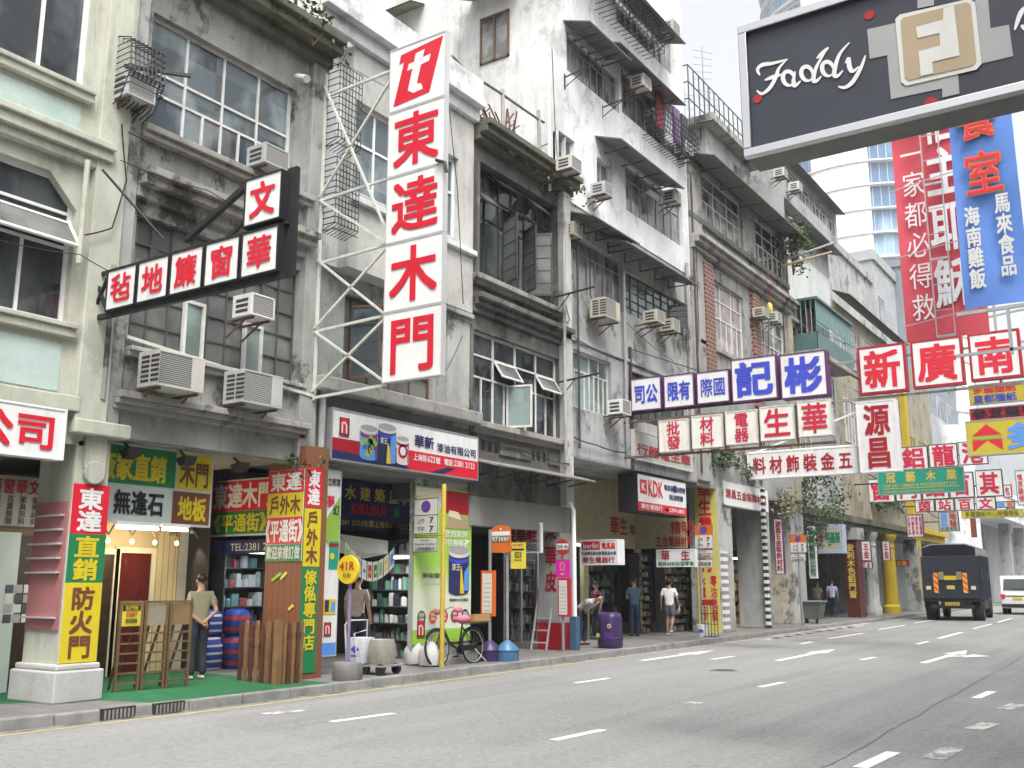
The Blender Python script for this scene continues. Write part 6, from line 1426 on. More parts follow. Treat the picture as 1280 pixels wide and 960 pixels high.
roundbox([(q_*.92, 0), (q_*1.02, .06), (q_*1.02, .2), (q_*1.06, .21), (q_*1.06, .25), (q_*.97, .26), (q_*.97, H_*.82), (q_*.9, H_*.93), (q_*.7, H_*.985), (q_*.3, H_)], p).build("body", purplep, t, smooth=True)
MB().box(p.x-q_*.97, p.x+.03*q_-.1, p.y-q_*.975-.008, p.y-q_*.9, H_*.55+p.z, H_*.74+p.z).build("opening", black, t)
f = Face((p.x-q_, p.y-q_*.98, p.z), XU, ZU, 2*q_, H_); f.disc('Plgreen', q_*.3, H_*.36, q_*.2, .012).rect('Ppurple', q_*.95, H_*.25, q_*.8, H_*.2, .012).disc('Ldwhite', q_*1.45, H_*.62, q_*.2, .012).disc('Lcrim', q_*1.45, H_*.62, q_*.12, .015).disc('Lyellow', q_*.3, H_*.36, q_*.13, .015); K(f, t)
# bucket
p = g(879, 796)
t = thing("paint_bucket", "white plastic paint bucket with a blue print standing on the kerb edge", "bucket", p)
lathe_obj([(.15, 0), (.18, .33), (.19, .33), (.19, .36), (.17, .36), (.15, .05)], p, whitem, "body", t); f = Face((p.x-.12, p.y-.18, p.z+.08), XU, ZU, .24, .16); f.poly('Pblue', [(.02, .04), (.22, .05), (.2, .13), (.12, .15), (.05, .12)], .0); K(f, t)
# wheeled dumpster
p = g(1014, 779)
t = thing("wheeled_bin", "grey green wheeled refuse bin at the foot of a far pillar", "refuse bin", p)
dm = M("bin_grey_green", (.10, .12, .11), .55, 0, .15, 4, .4); a = ony(1000, 760, p.y).x; b = ony(1029, 760, p.y).x; hz = ony(1014, 753, p.y).z
MB().raw([(a+.12, p.y-.3, .3), (b-.12, p.y-.3, .3), (b-.12, p.y+.35, .3), (a+.12, p.y+.35, .3), (a, p.y-.4, hz), (b, p.y-.4, hz), (b, p.y+.45, hz), (a, p.y+.45, hz)], [(0,3,2,1),(0,1,5,4),(1,2,6,5),(2,3,7,6),(3,0,4,7),(4,5,6,7)]).build("tub", dm, t, bevel=.02)
MB().box(a-.05, b+.05, p.y-.46, p.y+.5, hz+.002, hz+.07).build("lid", M("bin_lid", (.16, .18, .18), .5), t, bevel=.02)
for x in (a+.2, b-.2): MB().lathe([(.1, -.03), (.1, .03)], (x, p.y-.25, .225), 14, axis='x').build("wheel", black, t)
# sacks
sk = M("white_sack", (.50, .50, .49), .7, 0, .06, 6, .2)
for px, lb in ((518, "white knotted sack with a tall twisted neck by the green poster pillar"), (537, "white knotted sack leaning beside the bicycle's front wheel")):
    p = g(px, 831) if px == 518 else g(px, 833); 
    m = MB().lathe([(.12, 0), (.2, .03), (.22, .15), (.19, .3), (.1, .42), (.04, .46), (.05, .52), (.08, .58), (.03, .6)], p, 18); m.v = [v + Vector((random.uniform(-.015, .015), random.uniform(-.015, .015), 0)) for v in m.v]
    tag(m.build("sack", sk, None, smooth=True), lb, "sack")
# hand trolley with bags
p = g(452, 843)
t = thing("hand_trolley", "steel hand trolley with a bent tube handle beside the round yellow sign", "trolley", p)
MB().box(p.x-.35, p.x+.5, p.y-.05, p.y+.5, .26, .29).build("platform", gsteel, t)
MB().tube([(p.x-.35, p.y, .3), (p.x-.42, p.y, .95), (p.x-.38, p.y+.05, 1.02), (p.x-.3, p.y+.45, 1.02), (p.x-.35, p.y+.5, .3)], .018, 8).tube([(p.x-.1, p.y, .3), (p.x-.2, p.y, .8), (p.x-.1, p.y+.2, .86)], .014, 8).build("handle", alu, t)
for x in (p.x+.08, p.x+.42):
    for y in (p.y, p.y+.42): MB().lathe([(.03, -.03), (.09, -.03), (.09, .03), (.03, .03)], (x, y, .22), 16, axis='y').build("wheel", black, t, smooth=True)
for dx, mt, lb, hh in ((-.18, "bag_print_white", "white printed paper bag on the trolley", .44), (.27, "bag_clear_grey", "clear plastic bag of grey goods on the trolley", .42)):
    tb = thing("goods_bag", lb, "bag", (p.x+dx, p.y+.2, .29))
    roundbox([(.17, 0), (.19, .05), (.19, hh*.8), (.17, hh), (.16, hh*.98)], (p.x+dx, p.y+.2, .29), 24, 5).build("bag", M(mt, (.55, .56, .60) if dx < 0 else (.30, .29, .24), .5, 0, .15, 7, .3), tb, smooth=True)
    if dx < 0: f = Face((p.x+dx-.16, p.y+.2-.195, .33), XU, ZU, .32, .36); f.poly('Lblue', [(.06, .2), (.16, .28), (.26, .2), (.16, .14)], .0).rect('Lblue', .08, .08, .16, .03, .0); K(f, tb)
# bicycle, leaning by the ochre pole
def bicycle(label, loc, rz):
    t = thing("bicycle", label, "bicycle", (0, 0, 0)); r = .33; bk = M("bicycle_black", (.015, .015, .016), .35, .1); tyre = M("tyre_rubber", (.02, .02, .02), .8)
    for x, nm in ((-.52, "front_wheel"), (.54, "rear_wheel")):
        ring = [(x+r*math.cos(a), 0, r+r*math.sin(a)) for a in [2*math.pi*i/32 for i in range(33)]]
        wv = MB().tube(ring, .02, 8).build(nm, tyre, t, smooth=True)
        MB().tube([(x+(r-.025)*math.cos(a), 0, r+(r-.025)*math.sin(a)) for a in [2*math.pi*i/32 for i in range(33)]], .011, 6).build("rim", gsteel, wv, smooth=True)
        s_ = MB()
        for i in range(18): a = 2*math.pi*i/18; s_.tube([(x, .02 if i % 2 else -.02, r), (x+(r-.03)*math.cos(a), 0, r+(r-.03)*math.sin(a))], .0022, 3)
        s_.lathe([(.025, -.04), (.025, .04)], (x, 0, r), 10, axis='y'); s_.build("spokes", gsteel, wv)
        MB().tube([(x+(r+.035)*math.cos(a), 0, r+(r+.035)*math.sin(a)) for a in [math.pi*(.05+i/14*(.95 if x > 0 else .75)) for i in range(15)]], .018, 6).build("mudguard", bk, t, smooth=True)
    H_, B_, S0 = (-.36, 0, .78), (.1, 0, .28), (.27, 0, .80)
    fr = MB().tube([H_, (-.15, 0, .42), B_], .019, 8).tube([(-.37, 0, .70), (-.1, 0, .36), B_], .015, 8).tube([B_, S0], .018, 8).tube([B_, (.54, .05, r)], .012, 6).tube([B_, (.54, -.05, r)], .012, 6).tube([(.24, 0, .72), (.54, .05, r)], .01, 6).tube([(.24, 0, .72), (.54, -.05, r)], .01, 6)
    fr.tube([(-.355, 0, .84), (-.4, 0, .64), (-.52, .05, r)], .015, 8).tube([(-.4, 0, .64), (-.52, -.05, r)], .013, 8); fr.build("frame", bk, t, smooth=True)
    hb = MB().tube([(-.35, 0, .84), (-.34, 0, 1.0)], .014, 8).tube([(-.12, -.28, 1.02), (-.3, -.22, 1.08), (-.38, 0, 1.0), (-.3, .22, 1.08), (-.12, .28, 1.02)], .012, 8).build("handlebar", gsteel, t, smooth=True)
    pk = M("pink_cover", (.62, .16, .22), .7, 0, .25, 18, .1)
    for s_ in (-1, 1): MB().raw(*ellip((-.15, s_*.27, 1.02), .11, .05, .06)).build("grip_cover", pk, hb, smooth=True)
    MB().raw(*ellip((.29, 0, .85), .19, .12, .09)).build("saddle", pk, t, smooth=True)
    bs_ = MB(); 
    for z0_, z1_, e in ((.76, .79, 0), (.79, .93, .03)): bs_.raw([(.42-e, -.17-e, z0_), (.86+e, -.17-e, z0_), (.86+e, .17+e, z0_), (.42-e, .17+e, z0_), (.42-e, -.17-e, z1_), (.86+e, -.17-e, z1_), (.86+e, .17+e, z1_), (.42-e, .17+e, z1_)], [(0,3,2,1),(0,1,5,4),(1,2,6,5),(2,3,7,6),(3,0,4,7)])
    bs_.build("basket", stripes("wicker", (.42, .26, .10), (.26, .15, .05), 2, 38, .8), t)
    MB().bar((.4, .06, .74), (.88, .06, .74), .012).bar((.4, -.06, .74), (.88, -.06, .74), .012).bar((.54, .08, r), (.6, .08, .74), .01).bar((.54, -.08, r), (.6, -.08, .74), .01).build("carrier", bk, t)
    MB().lathe([(.095, -.012), (.095, .012)], (.1, -.05, .28), 20, axis='y').box(.1, .54, -.075, -.045, .25, .36).build("chain_case", bk, t)
    for s_ in (-1, 1): MB().tube([(.1, s_*.06, .28), (.1+s_*.1, s_*.09, .28-s_*.13)], .008, 6).box(.05+s_*.1, .15+s_*.1, s_*.16-.04, s_*.16+.04, .28-s_*.13-.01, .28-s_*.13+.015).build("pedal", bk, t)
    MB().tube([(.5, -.05, .3), (.62, -.25, .02)], .009, 6).build("kickstand", gsteel, t)
    t.location = loc; t.rotation_euler = (R_(-5), 0, rz); return t
p = g(570, 833)
bicycle("black bicycle with pink covers and a wicker rear basket parked at the kerb", (-11.85, onz(569, 831, .125).y, .125), R_(86))
# aluminium ladder leaning inside
pa, pb = g(664, 812), None
t = thing("step_ladder", "aluminium ladder leaning beside the painted pier of the shoe shop", "ladder", pa)
z1 = 2.35; m = MB()
for dx in (0, .42): m.bar((pa.x+dx, pa.y, .125), (pa.x+dx+.03, pa.y+.55, z1), .05, .03)
m.build("rails", alu, t); m = MB()
for i in range(8): k_ = (i+.6)/8; m.bar((pa.x, pa.y+.55*k_, .125+(z1-.125)*k_), (pa.x+.42, pa.y+.55*k_, .125+(z1-.125)*k_), .03)
m.build("rungs", alu, t)

# ------------------------------------------------------------------ the door shop: carpet, racks, fence, bags, lit room
carpet = M("green_carpet", (.008, .10, .034), .95, 0, .22, 5, .55, bmp=.6)
c0_ = g(150, 868)
tag(MB().raw([(-11.36, 8.75, .127), (-11.36, 12.0, .127), (-15.38, 12.05, .127), (-15.38, 7.3, .127), (-13.2, 7.3, .127), (-12.2, 8.55, .127)], [(0, 1, 2, 3, 4, 5)]).build("floor_carpet", carpet), "green carpet laid over the pavement in front of the door shop", "carpet")
wd = M("varnished_wood", (.15, .095, .045), .5, 0, .2, 6, .2)
wide = (ony(170, 860, 9.6).x, 0)
P0, P1 = g(141, 866), g(236, 858)
for i, lb in enumerate(("wooden display rack with a yellow notice beside the white pier", "middle wooden display rack of three with a grey top board", "wooden display rack with a plain brown top board near the man in the vest")):
    a = P0.lerp(P1, i/3+.01); b = P0.lerp(P1, (i+1)/3-.01); u_ = (b-a); w_ = u_.length; u_.normalize(); hgt = 1.28
    t = thing("display_rack", lb, "display rack", (a+b)/2, 0, "display racks on the green carpet")
    f = Face(a, u_, ZU, w_, hgt); fm = MB()
    for x in (0, w_-.04): fm.obox(f.at(x, 0), f.u*.04, f.v*hgt, -f.n*.04)
    for k_ in range(6): fm.obox(f.at(.04, .1+k_*.14), f.u*(w_-.08), f.v*.025, -f.n*.03)
    fm.obox(f.at(.04, hgt-.04), f.u*(w_-.08), f.v*.04, -f.n*.04); fm.build("frame", wd, t)
    MB().obox(f.at(.04, hgt-.36, -.01), f.u*(w_-.08), f.v*.31, -f.n*.02).build("top_board", (M("notice_yellow", (.62, .55, .04), .5), M("grey_board", (.28, .24, .19), .6), M("brown_board", (.24, .15, .07), .6))[i], t)
    if i == 0: f2 = Face(f.at(.05, hgt-.34, -.008), f.u, ZU, w_-.1, .28); f2.rect('Lblack', 0, .2, f2.w, .08, .002).row('Lyellow', "防火門地板", .04, .2, f2.w-.08, .08, .01).row('Lcrim', "全港最平", .05, .11, f2.w-.1, .08, .02).row('Lblack', "歡迎參觀選購", .05, .02, f2.w-.1, .07, .01); K(f2, t)
    MB().bar(f.at(.1, hgt*.75, -.04), f.at(.15, 0, -.45), .03).bar(f.at(w_-.1, hgt*.75, -.04), f.at(w_-.15, 0, -.45), .03).build("rear_leg", brown, t)
pc = g(345, 856); pl_ = g(297, 850); pr_ = g(378, 853); redw = M("picket_red_brown", (.09, .03, .018), .6, 0, .25, 5, .2); tanw = M("picket_tan", (.20, .11, .05), .6, 0, .25, 5, .2)
t = thing("picket_fence", "two sided sample picket fence of brown and tan slats below the clad pillar", "fence", pc)
for (a, b, n) in ((pl_, pc, 7), (pc, pr_, 6)):
    d = (b-a).normalized(); nrm = Vector((d.y, -d.x, 0)); L = (b-a).length; ra = MB(); pA = MB(); pB = MB()
    for z in (.2, .68): ra.obox(a+Vector((0, 0, z)), d*L, (0, 0, .09), -nrm*.03)
    for i in range(n):
        q0 = a+d*(L*(i+.1)/n); ww = L/n*.60; hh = .93+(.02 if i % 2 else 0); (pA if i % 2 else pB).prism([q0, q0+d*ww, q0+d*ww+Vector((0, 0, hh-.05)), q0+d*ww*.8+Vector((0, 0, hh)), q0+d*ww*.2+Vector((0, 0, hh)), q0+Vector((0, 0, hh-.05))], nrm*.025)
    ra.build("rail", redw, t); pA.build("pickets", tanw, t); pB.build("pickets", redw, t)
MB().box(pc.x-.05, pc.x+.05, pc.y-.05, pc.y+.05, .125, 1.1).build("corner_post", tanw, t)
rb = M("striped_nylon", (.02, .05, .28), .5, 0, .3, 3, .1)
def striped_bag(lb, x, y, z, w_, h_, mt):
    t = thing("nylon_bag", lb, "bag", (x, y, z)); roundbox([(w_*.9, 0), (w_, .04), (w_, h_*.7), (w_*.85, h_*.9), (w_*.5, h_)], (x, y, z), 24, 4).build("bag", mt, t, smooth=True)
bw_ = stripes("blue_white_red_stripes", (.55, .56, .6), (.02, .05, .30), 2, 7.5, .5, .3); br_ = stripes("blue_red_stripes", (.40, .03, .05), (.02, .05, .28), 2, 5, .5, .35)
p = g(268, 840); striped_bag("striped blue and white nylon bag, lower one beside the man in the vest", p.x-.5, p.y+.2, .125, .25, .62, bw_); striped_bag("striped blue and white nylon bag stacked on the lower one", p.x-.5, p.y+.2, .747, .22, .45, bw_)
striped_bag("striped blue and red nylon bag, lower one beside the picket fence", p.x-.35, p.y+.75, .125, .25, .62, br_); striped_bag("striped blue and red nylon bag stacked beside the picket fence", p.x-.35, p.y+.75, .747, .22, .45, br_)
# lit room behind
Xr = -15.25
creamin = M("showroom_cream", (.55, .44, .26), .6, 0, .05); t = t2
MB().box(Xr-.1, Xr, yb(66, 720, Xr), B23-.02, .13, 4.0).build("shop_wall", creamin, t2)
def door(parent, px0, px1, pyt, mat, nm="door"):
    y0, y1 = yb(px0, 720, Xr), yb(px1, 720, Xr); zt__ = zb(px0, pyt, Xr)
    fr_ = MB().box(Xr, Xr+.06, y0-.1, y0, .13, zt__+.1).box(Xr, Xr+.06, y1, y1+.1, .13, zt__+.1).box(Xr, Xr+.06, y0, y1, zt__, zt__+.1).build("door_frame", INK['cream'], parent)
    d = MB().box(Xr, Xr+.04, y0, y1, .13, zt__)
    for a in range(2):
        for b in range(4): d.box(Xr+.04, Xr+.055, y0+.1+a*(y1-y0)/2, y0+(a+1)*(y1-y0)/2-.06, .25+b*(zt__-.2)/4, .1+(b+1)*(zt__-.2)/4)
    dd = d.build(nm, mat, parent, bevel=.008); MB().box(Xr+.04, Xr+.1, y0+.08, y0+.11, 1.0, 1.25).build("handle", alu, dd)
mahog = M("mahogany_door", (.10, .012, .010), .3, 0, .2, 4, 0)
door(t2, 147, 186, 691, mahog); door(t2, 100, 139, 692, M("dark_brown_door", (.035, .018, .012), .4))
y0, y1 = yb(191, 720, Xr), yb(217, 720, Xr); MB().box(Xr, Xr+.08, y0, y1, .13, zb(200, 664, Xr)).build("fluted_panel", stripes("fluted_cream", (.62, .52, .32), (.42, .33, .18), 1, 8, .5, .8), t2)
f = Face((Xr+.085, y0, zb(191, 690, Xr)), YU, ZU, y1-y0, .7); f.row('Lbrown', "豪寶系列", .05, .5, f.w-.1, .18, .02).ch('Lbrown', "Door", f.w*.5, .3, f.w*.4, .1, .01); K(f, t2)
y0, y1 = yb(219, 720, Xr), yb(252, 720, Xr); MB().box(Xr, Xr+.05, y0, y1, .13, zb(200, 664, Xr)).build("marble_panel", M("pale_marble", (.55, .54, .48), .3, 0, .1, 2, .2), t2)
lamp_on = emis("tube_light", (1, .97, 1), 5); warm = emis("warm_bulb", (1, .78, .4), 6)
Xl = Xd+.06
for (pa, pb, lb) in (((144, 657), (199, 660), "long fluorescent tube glowing under the four coloured board"), ((202, 659), (236, 662), "short fluorescent tube glowing at the right end of the four coloured board")):
    a, b = onx(*pa, Xl), onx(*pb, Xl); zz = (a.z+b.z)/2-.02
    t = thing("tube_lamp", lb, "lamp", (Xl, (a.y+b.y)/2, zz)); MB().box(Xl-.05, Xl+.03, a.y, b.y, zz+.04, zz+.09).build("batten", whitem, t); MB().tube([(Xl, a.y+.02, zz), (Xl, b.y-.02, zz)], .022, 10).build("tube", lamp_on, t, smooth=True)
    l = bpy.data.lights.new("tube_glow", 'AREA'); l.energy = 11; l.shape = 'RECTANGLE'; l.size = .1; l.size_y = b.y-a.y; l.color = (1, .95, .9); lo = bpy.data.objects.new("tube_glow", l); COL.objects.link(lo); lo.parent = t; lo.location = (-.02, 0, -.04); lo.rotation_euler = (0, R_(25), 0)
a = onx(165, 677, Xr+.7)
t = thing("ceiling_lamp", "curled ceiling lamp with small bulbs inside the lit door shop", "lamp", (a.x, a.y, a.z))
m = MB(); bl_ = MB()
for i in range(5):
    y = a.y-.9+i*.45; m.tube([(a.x, y, a.z+.1), (a.x, y+.1, a.z+.28), (a.x, y+.22, a.z+.3), (a.x, y+.36, a.z+.22), (a.x, y+.45, a.z+.1)], .014, 6)
    MB().raw(*ellip((a.x, y, a.z), .032, .032, .04)).build("bulb", warm, t, smooth=True)
m.build("arm", brown, t)
l = bpy.data.lights.new("lamp_glow", 'POINT'); l.energy = 24; l.color = (1, .8, .5); l.shadow_soft_size = .15; lo = bpy.data.objects.new("lamp_glow", l); COL.objects.link(lo); lo.parent = t; lo.location = (.25, .2, -.1)
for px in (228, 240): 
    a = onx(px, 667, Xr+.3); t = thing("spot_lamp", "small spot lamp over the marble panel, %s the fluted panel" % ("nearer" if px == 228 else "farther from"), "lamp", a); MB().lathe([(.02, .06), (.05, 0)], a, 12).build("shade", alu, t)
    l = bpy.data.lights.new("spot_glow", 'SPOT'); l.energy = 22; l.color = (1, .85, .6); l.spot_size = R_(60); l.spot_blend = .6; lo = bpy.data.objects.new("spot_glow", l); COL.objects.link(lo); lo.parent = t; lo.location = (0, 0, -.02); lo.rotation_euler = (0, R_(-12), 0)
for px, py, lb in ((163, 562, "over the green field"), (233, 572, "over the yellow field"), (300, 580, "above the red and green hanging sign")):
    a = onx(px, py, XF-.1); t = thing("flood_lamp", "small black flood lamp "+lb, "lamp", a); MB().bar((a.x, a.y, a.z), (a.x-.2, a.y, a.z+.15), .03).build("arm", black, t); MB().raw([(a.x-.1, a.y-.12, a.z-.02), (a.x-.1, a.y+.12, a.z-.02), (a.x+.12, a.y+.12, a.z+.02), (a.x+.12, a.y-.12, a.z+.02), (a.x-.05, a.y-.09, a.z-.13), (a.x-.05, a.y+.09, a.z-.13), (a.x+.08, a.y+.09, a.z-.11), (a.x+.08, a.y-.09, a.z-.11)], [(0,1,2,3),(4,7,6,5),(0,4,5,1),(1,5,6,2),(2,6,7,3),(3,7,4,0)]).build("head", black, t)

# ------------------------------------------------------------------ goods in the shops (too many and too jumbled to count)
def goods(name, label, x, y0, y1, z0, z1, rows, cols, depth=.35, cat="goods", light=0):
    t = thing("display_shelves", label, "shelves", (x, (y0+y1)/2, z0)); m = MB()
    for i in range(rows+1): z = z0+(z1-z0)*i/rows; m.box(x-depth, x, y0, y1, z, z+.02)
    m.box(x-depth-.02, x-depth, y0, y1, z0, z1).box(x-depth, x, y0-.03, y0, z0, z1+.02).box(x-depth, x, y1, y1+.03, z0, z1+.02); m.build("shelf", dsteel, t)
    mats = [M("goods_colour", c, .45, 0, .2, 8, .2) for c in cols]; m = MB()
    for i in range(rows):
        z = z0+(z1-z0)*i/rows+.022; y = y0+.03; hm = (z1-z0)/rows-.05
        while y < y1-.1:
            w_ = random.uniform(.06, .2); hh = random.uniform(.4, .98)*hm; k_ = random.randrange(len(mats)); w_ = min(w_, y1-y)
            if random.random() < .5: m.lathe([(w_*.45, 0), (w_*.45, hh*.8), (w_*.3, hh)], (x-depth*.4, y+w_/2, z), 8, k_)
            else: m.box(x-depth+.05, x-.02-random.random()*.1, y, y+w_*.92, z, z+hh, k_)
            y += w_+.012
    tag(m.build("goods", mats, t), kind="stuff"); return t
gc = ((.10, .14, .12), (.04, .10, .08), (.4, .42, .4), (.08, .2, .14), (.12, .05, .04), (.02, .02, .03), (.35, .36, .36), (.05, .08, .14))
def goods_side(label, Y, x0, x1, z0, z1, rows, cols, depth=.35):
    t = goods("s", label, 0, 0, x1-x0, z0, z1, rows, cols, depth)
    for ch in t.children: ch.location = (0, -((x1-x0)/2), 0) if False else ch.location
    t.rotation_euler = (0, 0, R_(-90)); t.location = ((x0+x1)/2, Y, z0); return t
YS = B34-.45
goods_side("crowded shelves of paint goods along the inner wall of the paint shop", YS, ony(462, 760, YS).x, ony(519, 760, YS).x+.6, .13, 2.55, 7, gc)
goods("b", "crowded shelves of plastic goods behind the hanging red and green sign", -14.9, yb(282, 720, -14.9), yb(332, 720, -14.9), .5, zb(300, 687, -14.9), 5, ((.35, .40, .42), (.10, .22, .25), (.45, .48, .5), (.02, .03, .05), (.05, .12, .2), (.3, .05, .06)))
card = ((.24, .19, .12), (.30, .27, .22), (.16, .12, .08), (.10, .09, .08), (.38, .37, .34))
goods("c", "tall racks of cardboard boxes behind the woman in the white t-shirt", -13.9, yb(832, 740, -13.9), yb(864, 740, -13.9), .13, 2.5, 9, card)
goods("d", "narrow rack of boxes between the man in blue and the woman in white", -14.4, yb(800, 740, -14.4), yb(815, 740, -14.4), .13, 2.6, 10, card)
goods("e", "shelves of fans and lamps inside the electrical shop", -15.2, yb(735, 740, -15.2), yb(775, 740, -15.2), .13, 2.5, 5, gc)
goods("f", "dim shelves inside the shoe shop behind the bus stop poles", -15.3, yb(606, 740, -15.3), yb(668, 740, -15.3), .13, 2.3, 5, ((.2, .22, .21), (.1, .12, .12), (.3, .3, .28), (.05, .06, .06)))
goods("g", "warm lit shelves inside the hardware shop beyond the lintel sign", -14.9, yb(908, 740, -14.9), yb(935, 740, -14.9), .13, 2.6, 6, ((.3, .2, .1), (.4, .3, .15), (.15, .1, .06)))
sg = thinglass("shop_glass")
for X_, pa, pb, lb in ((-15.0, 606, 672, "shop"),):
    y0, y1 = yb(pa, 740, X_), yb(pb, 740, X_); t = thing("shop_window", "glazed shop front of the %s behind the %s" % (("shoe shop", "bus stop poles") if lb == "shop" else ("paint shop", "sacks")), "shop window", (X_, (y0+y1)/2, .13))
    fm = MB()
    n = 3
    for i in range(n+1): y = y0+(y1-y0)*i/n; fm.box(X_-.03, X_+.03, y-.025, y+.025, .13, 2.65)
    fm.box(X_-.03, X_+.03, y0, y1, 2.65, 2.72); fm.build("frame", alu, t); MB().poly([(X_, y0, .15), (X_, y1, .15), (X_, y1, 2.65), (X_, y0, 2.65)]).build("pane", sg, t)
def lit(label, p, q, e, col=(1, .97, .95), sz=.12, rot=0):
    a, b = Vector(p), Vector(q); c = (a+b)/2
    t = thing("tube_lamp", label, "lamp", c); MB().tube([a, b], .025, 8).build("tube", lamp_on, t, smooth=True); MB().bar(a+Vector((0, 0, .05)), b+Vector((0, 0, .05)), .06, .04).build("batten", whitem, t)
    l = bpy.data.lights.new("tube_glow", 'AREA'); l.energy = e; l.size = .15; l.shape = 'RECTANGLE'; l.size_y = (b-a).length; l.color = col; lo = bpy.data.objects.new("tube_glow", l); COL.objects.link(lo); lo.parent = t; lo.location = (0, 0, -.04); lo.rotation_euler = (0, 0, R_(90)*rot)
a = ony(490, 697, YS-.6); b = ony(519, 697, YS-.6); lit("bright fluorescent tube inside the paint shop", (a.x, YS-.6, a.z), (b.x, YS-.6, a.z), 30, rot=1)
lit("fluorescent tube over the plastic goods", (-14.3, yb(300, 690, -14.3), zb(310, 690, -14.3)), (-14.3, yb(330, 690, -14.3), zb(310, 690, -14.3)), 7, (.9, 1, 1))
lit("fluorescent tube inside the electrical shop", (-14.4, 24, 2.75), (-14.4, 25.4, 2.75), 10, (.9, 1, .95))
lit("warm lamp tube inside the hardware shop", (-14.2, yb(915, 740, -14.2), 2.6), (-14.2, yb(930, 740, -14.2), 2.6), 25, (1, .7, .35))
# bunting of flyers and pale sheet over the paint shop mouth
cols = ['Plgreen', 'Pgold', 'Psky', 'Pdwhite', 'Pcrim', 'Pgreen']
t = thing("flyer_bunting", "string of coloured paint flyers hanging across the paint shop mouth", "bunting", (-12.9, B23+2, 2.2))
pts = []; Y0_, Y1_ = yb(423, 690, -12.9), yb(506, 690, -12.9)
for i in range(13): k_ = i/12; pts.append(Vector((-12.9, Y0_+(Y1_-Y0_)*k_, zb(423, 668, -12.9)*(1-k_)+zb(506, 665, -12.9)*k_-.55*math.sin(math.pi*k_))))
MB().tube(pts, .006, 4).build("string", black, t)
for i in range(9):
    p = pts[1+i]; q = p.lerp(pts[2+i], .85); f = Face(p+Vector((.01, 0, -.36)), (q-p), ZU, (q-p).length, .36); MB().obox(f.at(0, 0), f.u*f.w, f.v*.36, f.n*.004).build("flyer", INK['dwhite'], t); f.rect(cols[i % 6], .02, .06, f.w-.04, .24, .006).disc(cols[(i+2) % 6]+'_d', f.w*.5, .16, f.w*.25, .008); K(f, t)
a = yb(421, 680, -13.6); b = yb(485, 680, -13.6); tag(MB().raw([(-13.6, a, zb(421, 667, -13.6)), (-13.6, b, zb(485, 676, -13.6)), (-13.6, b, zb(485, 692, -13.6)), (-13.55, (a+b)/2, zb(450, 698, -13.6)), (-13.6, a, zb(421, 690, -13.6)), (-13.63, a, zb(421, 667, -13.6)), (-13.63, b, zb(485, 676, -13.6)), (-13.63, b, zb(485, 692, -13.6)), (-13.58, (a+b)/2, zb(450, 698, -13.6)), (-13.63, a, zb(421, 690, -13.6))], [(0,1,2,3,4), (9,8,7,6,5), (0,5,6,1), (1,6,7,2), (2,7,8,3), (3,8,9,4), (4,9,5,0)]).build("cloth_sheet", INK['dwhite']), "pale cloth sheet hung under the navy back sign", "cloth")
# left arcade: pale display board, brown door, hanging paper
Xq = -14.2; t = thing("display_board", "pale green glass display board at the far left of the arcade", "display board", (Xq, yb(0, 760, Xq), .13))
MB().box(Xq-.08, Xq, yb(-60, 760, Xq), yb(18, 760, Xq), .13, zb(10, 665, Xq)).build("board", INK['pale'], t); f = Face((Xq+.002, yb(-60, 760, Xq), .6), YU, ZU, 1.0, 1.2); [f.rect(('Pdgrey', 'Pgrey', 'Pdwhite')[(i+j) % 3]+str(0)*0, yb(0, 760, Xq)-f.P.y+.05+i*.14, .5+j*.14, .12, .12) for i in range(3) for j in range(4)]; K(f, t)
MB().box(-15.2, -15.1, 3, yb(64, 720, -15.1), .13, 2.4).build("shop_door", M("brown_door", (.035, .015, .009), .5), t1); MB().box(-15.2, -15.1, 3, yb(64, 720, -15.1), 2.401, 2.9).build("door_transom", M("ochre_panel", (.16, .09, .03), .6), t1)
# ------------------------------------------------------------------ truck and van
def vehicle_wheel(parent, c, r, wd, hub=.5):
    o = MB().lathe([(r*.55, -wd/2), (r*.93, -wd/2), (r, -wd*.35), (r, wd*.35), (r*.93, wd/2), (r*.55, wd/2)], c, 24, axis='x').build("wheel", M("tyre", (.018, .018, .018), .85), parent, smooth=True)
    MB().lathe([(r*.56, -wd*.4), (r*.56, wd*.4)], c, 16, axis='x').build("rim", gsteel, o)
t = thing("cargo_truck", "dark blue grey lorry with a canvas topped cargo body seen from behind", "truck", (0, 0, 0))
bl = M("truck_dark_paint", (.009, .011, .02), .5, 0, .15, 3, .3); bl2 = M("truck_slate_paint", (.02, .027, .042), .5, 0, .12, 3, .35); tarp = M("tarpaulin", (.30, .31, .30), .7, 0, .15, 3, .4)
W2, Lb, zt = 1.22, 5.0, 3.48
MB().box(-W2, W2, 0, Lb, .95, 2.9).build("cargo_body", bl, t, bevel=.02)
rb = MB()
for i in range(16): rb.box(W2, W2+.03, .12+i*Lb/16.2, .2+i*Lb/16.2, 1.0, 2.95)
rb.build("side_ribs", bl2, t)
MB().raw([(-W2, 0, 2.9), (W2, 0, 2.9), (W2, Lb, 2.9), (-W2, Lb, 2.9), (-W2, 0, zt-.18), (W2, 0, zt-.18), (W2, Lb, zt-.18), (-W2, Lb, zt-.18), (-.75, 0, zt), (.75, 0, zt), (.75, Lb, zt), (-.75, Lb, zt)], [(0,4,8,9,5,1), (2,6,10,11,7,3), (1,5,6,2), (3,7,4,0), (5,9,10,6), (9,8,11,10), (8,4,7,11)]).build("canvas_top", tarp, t)
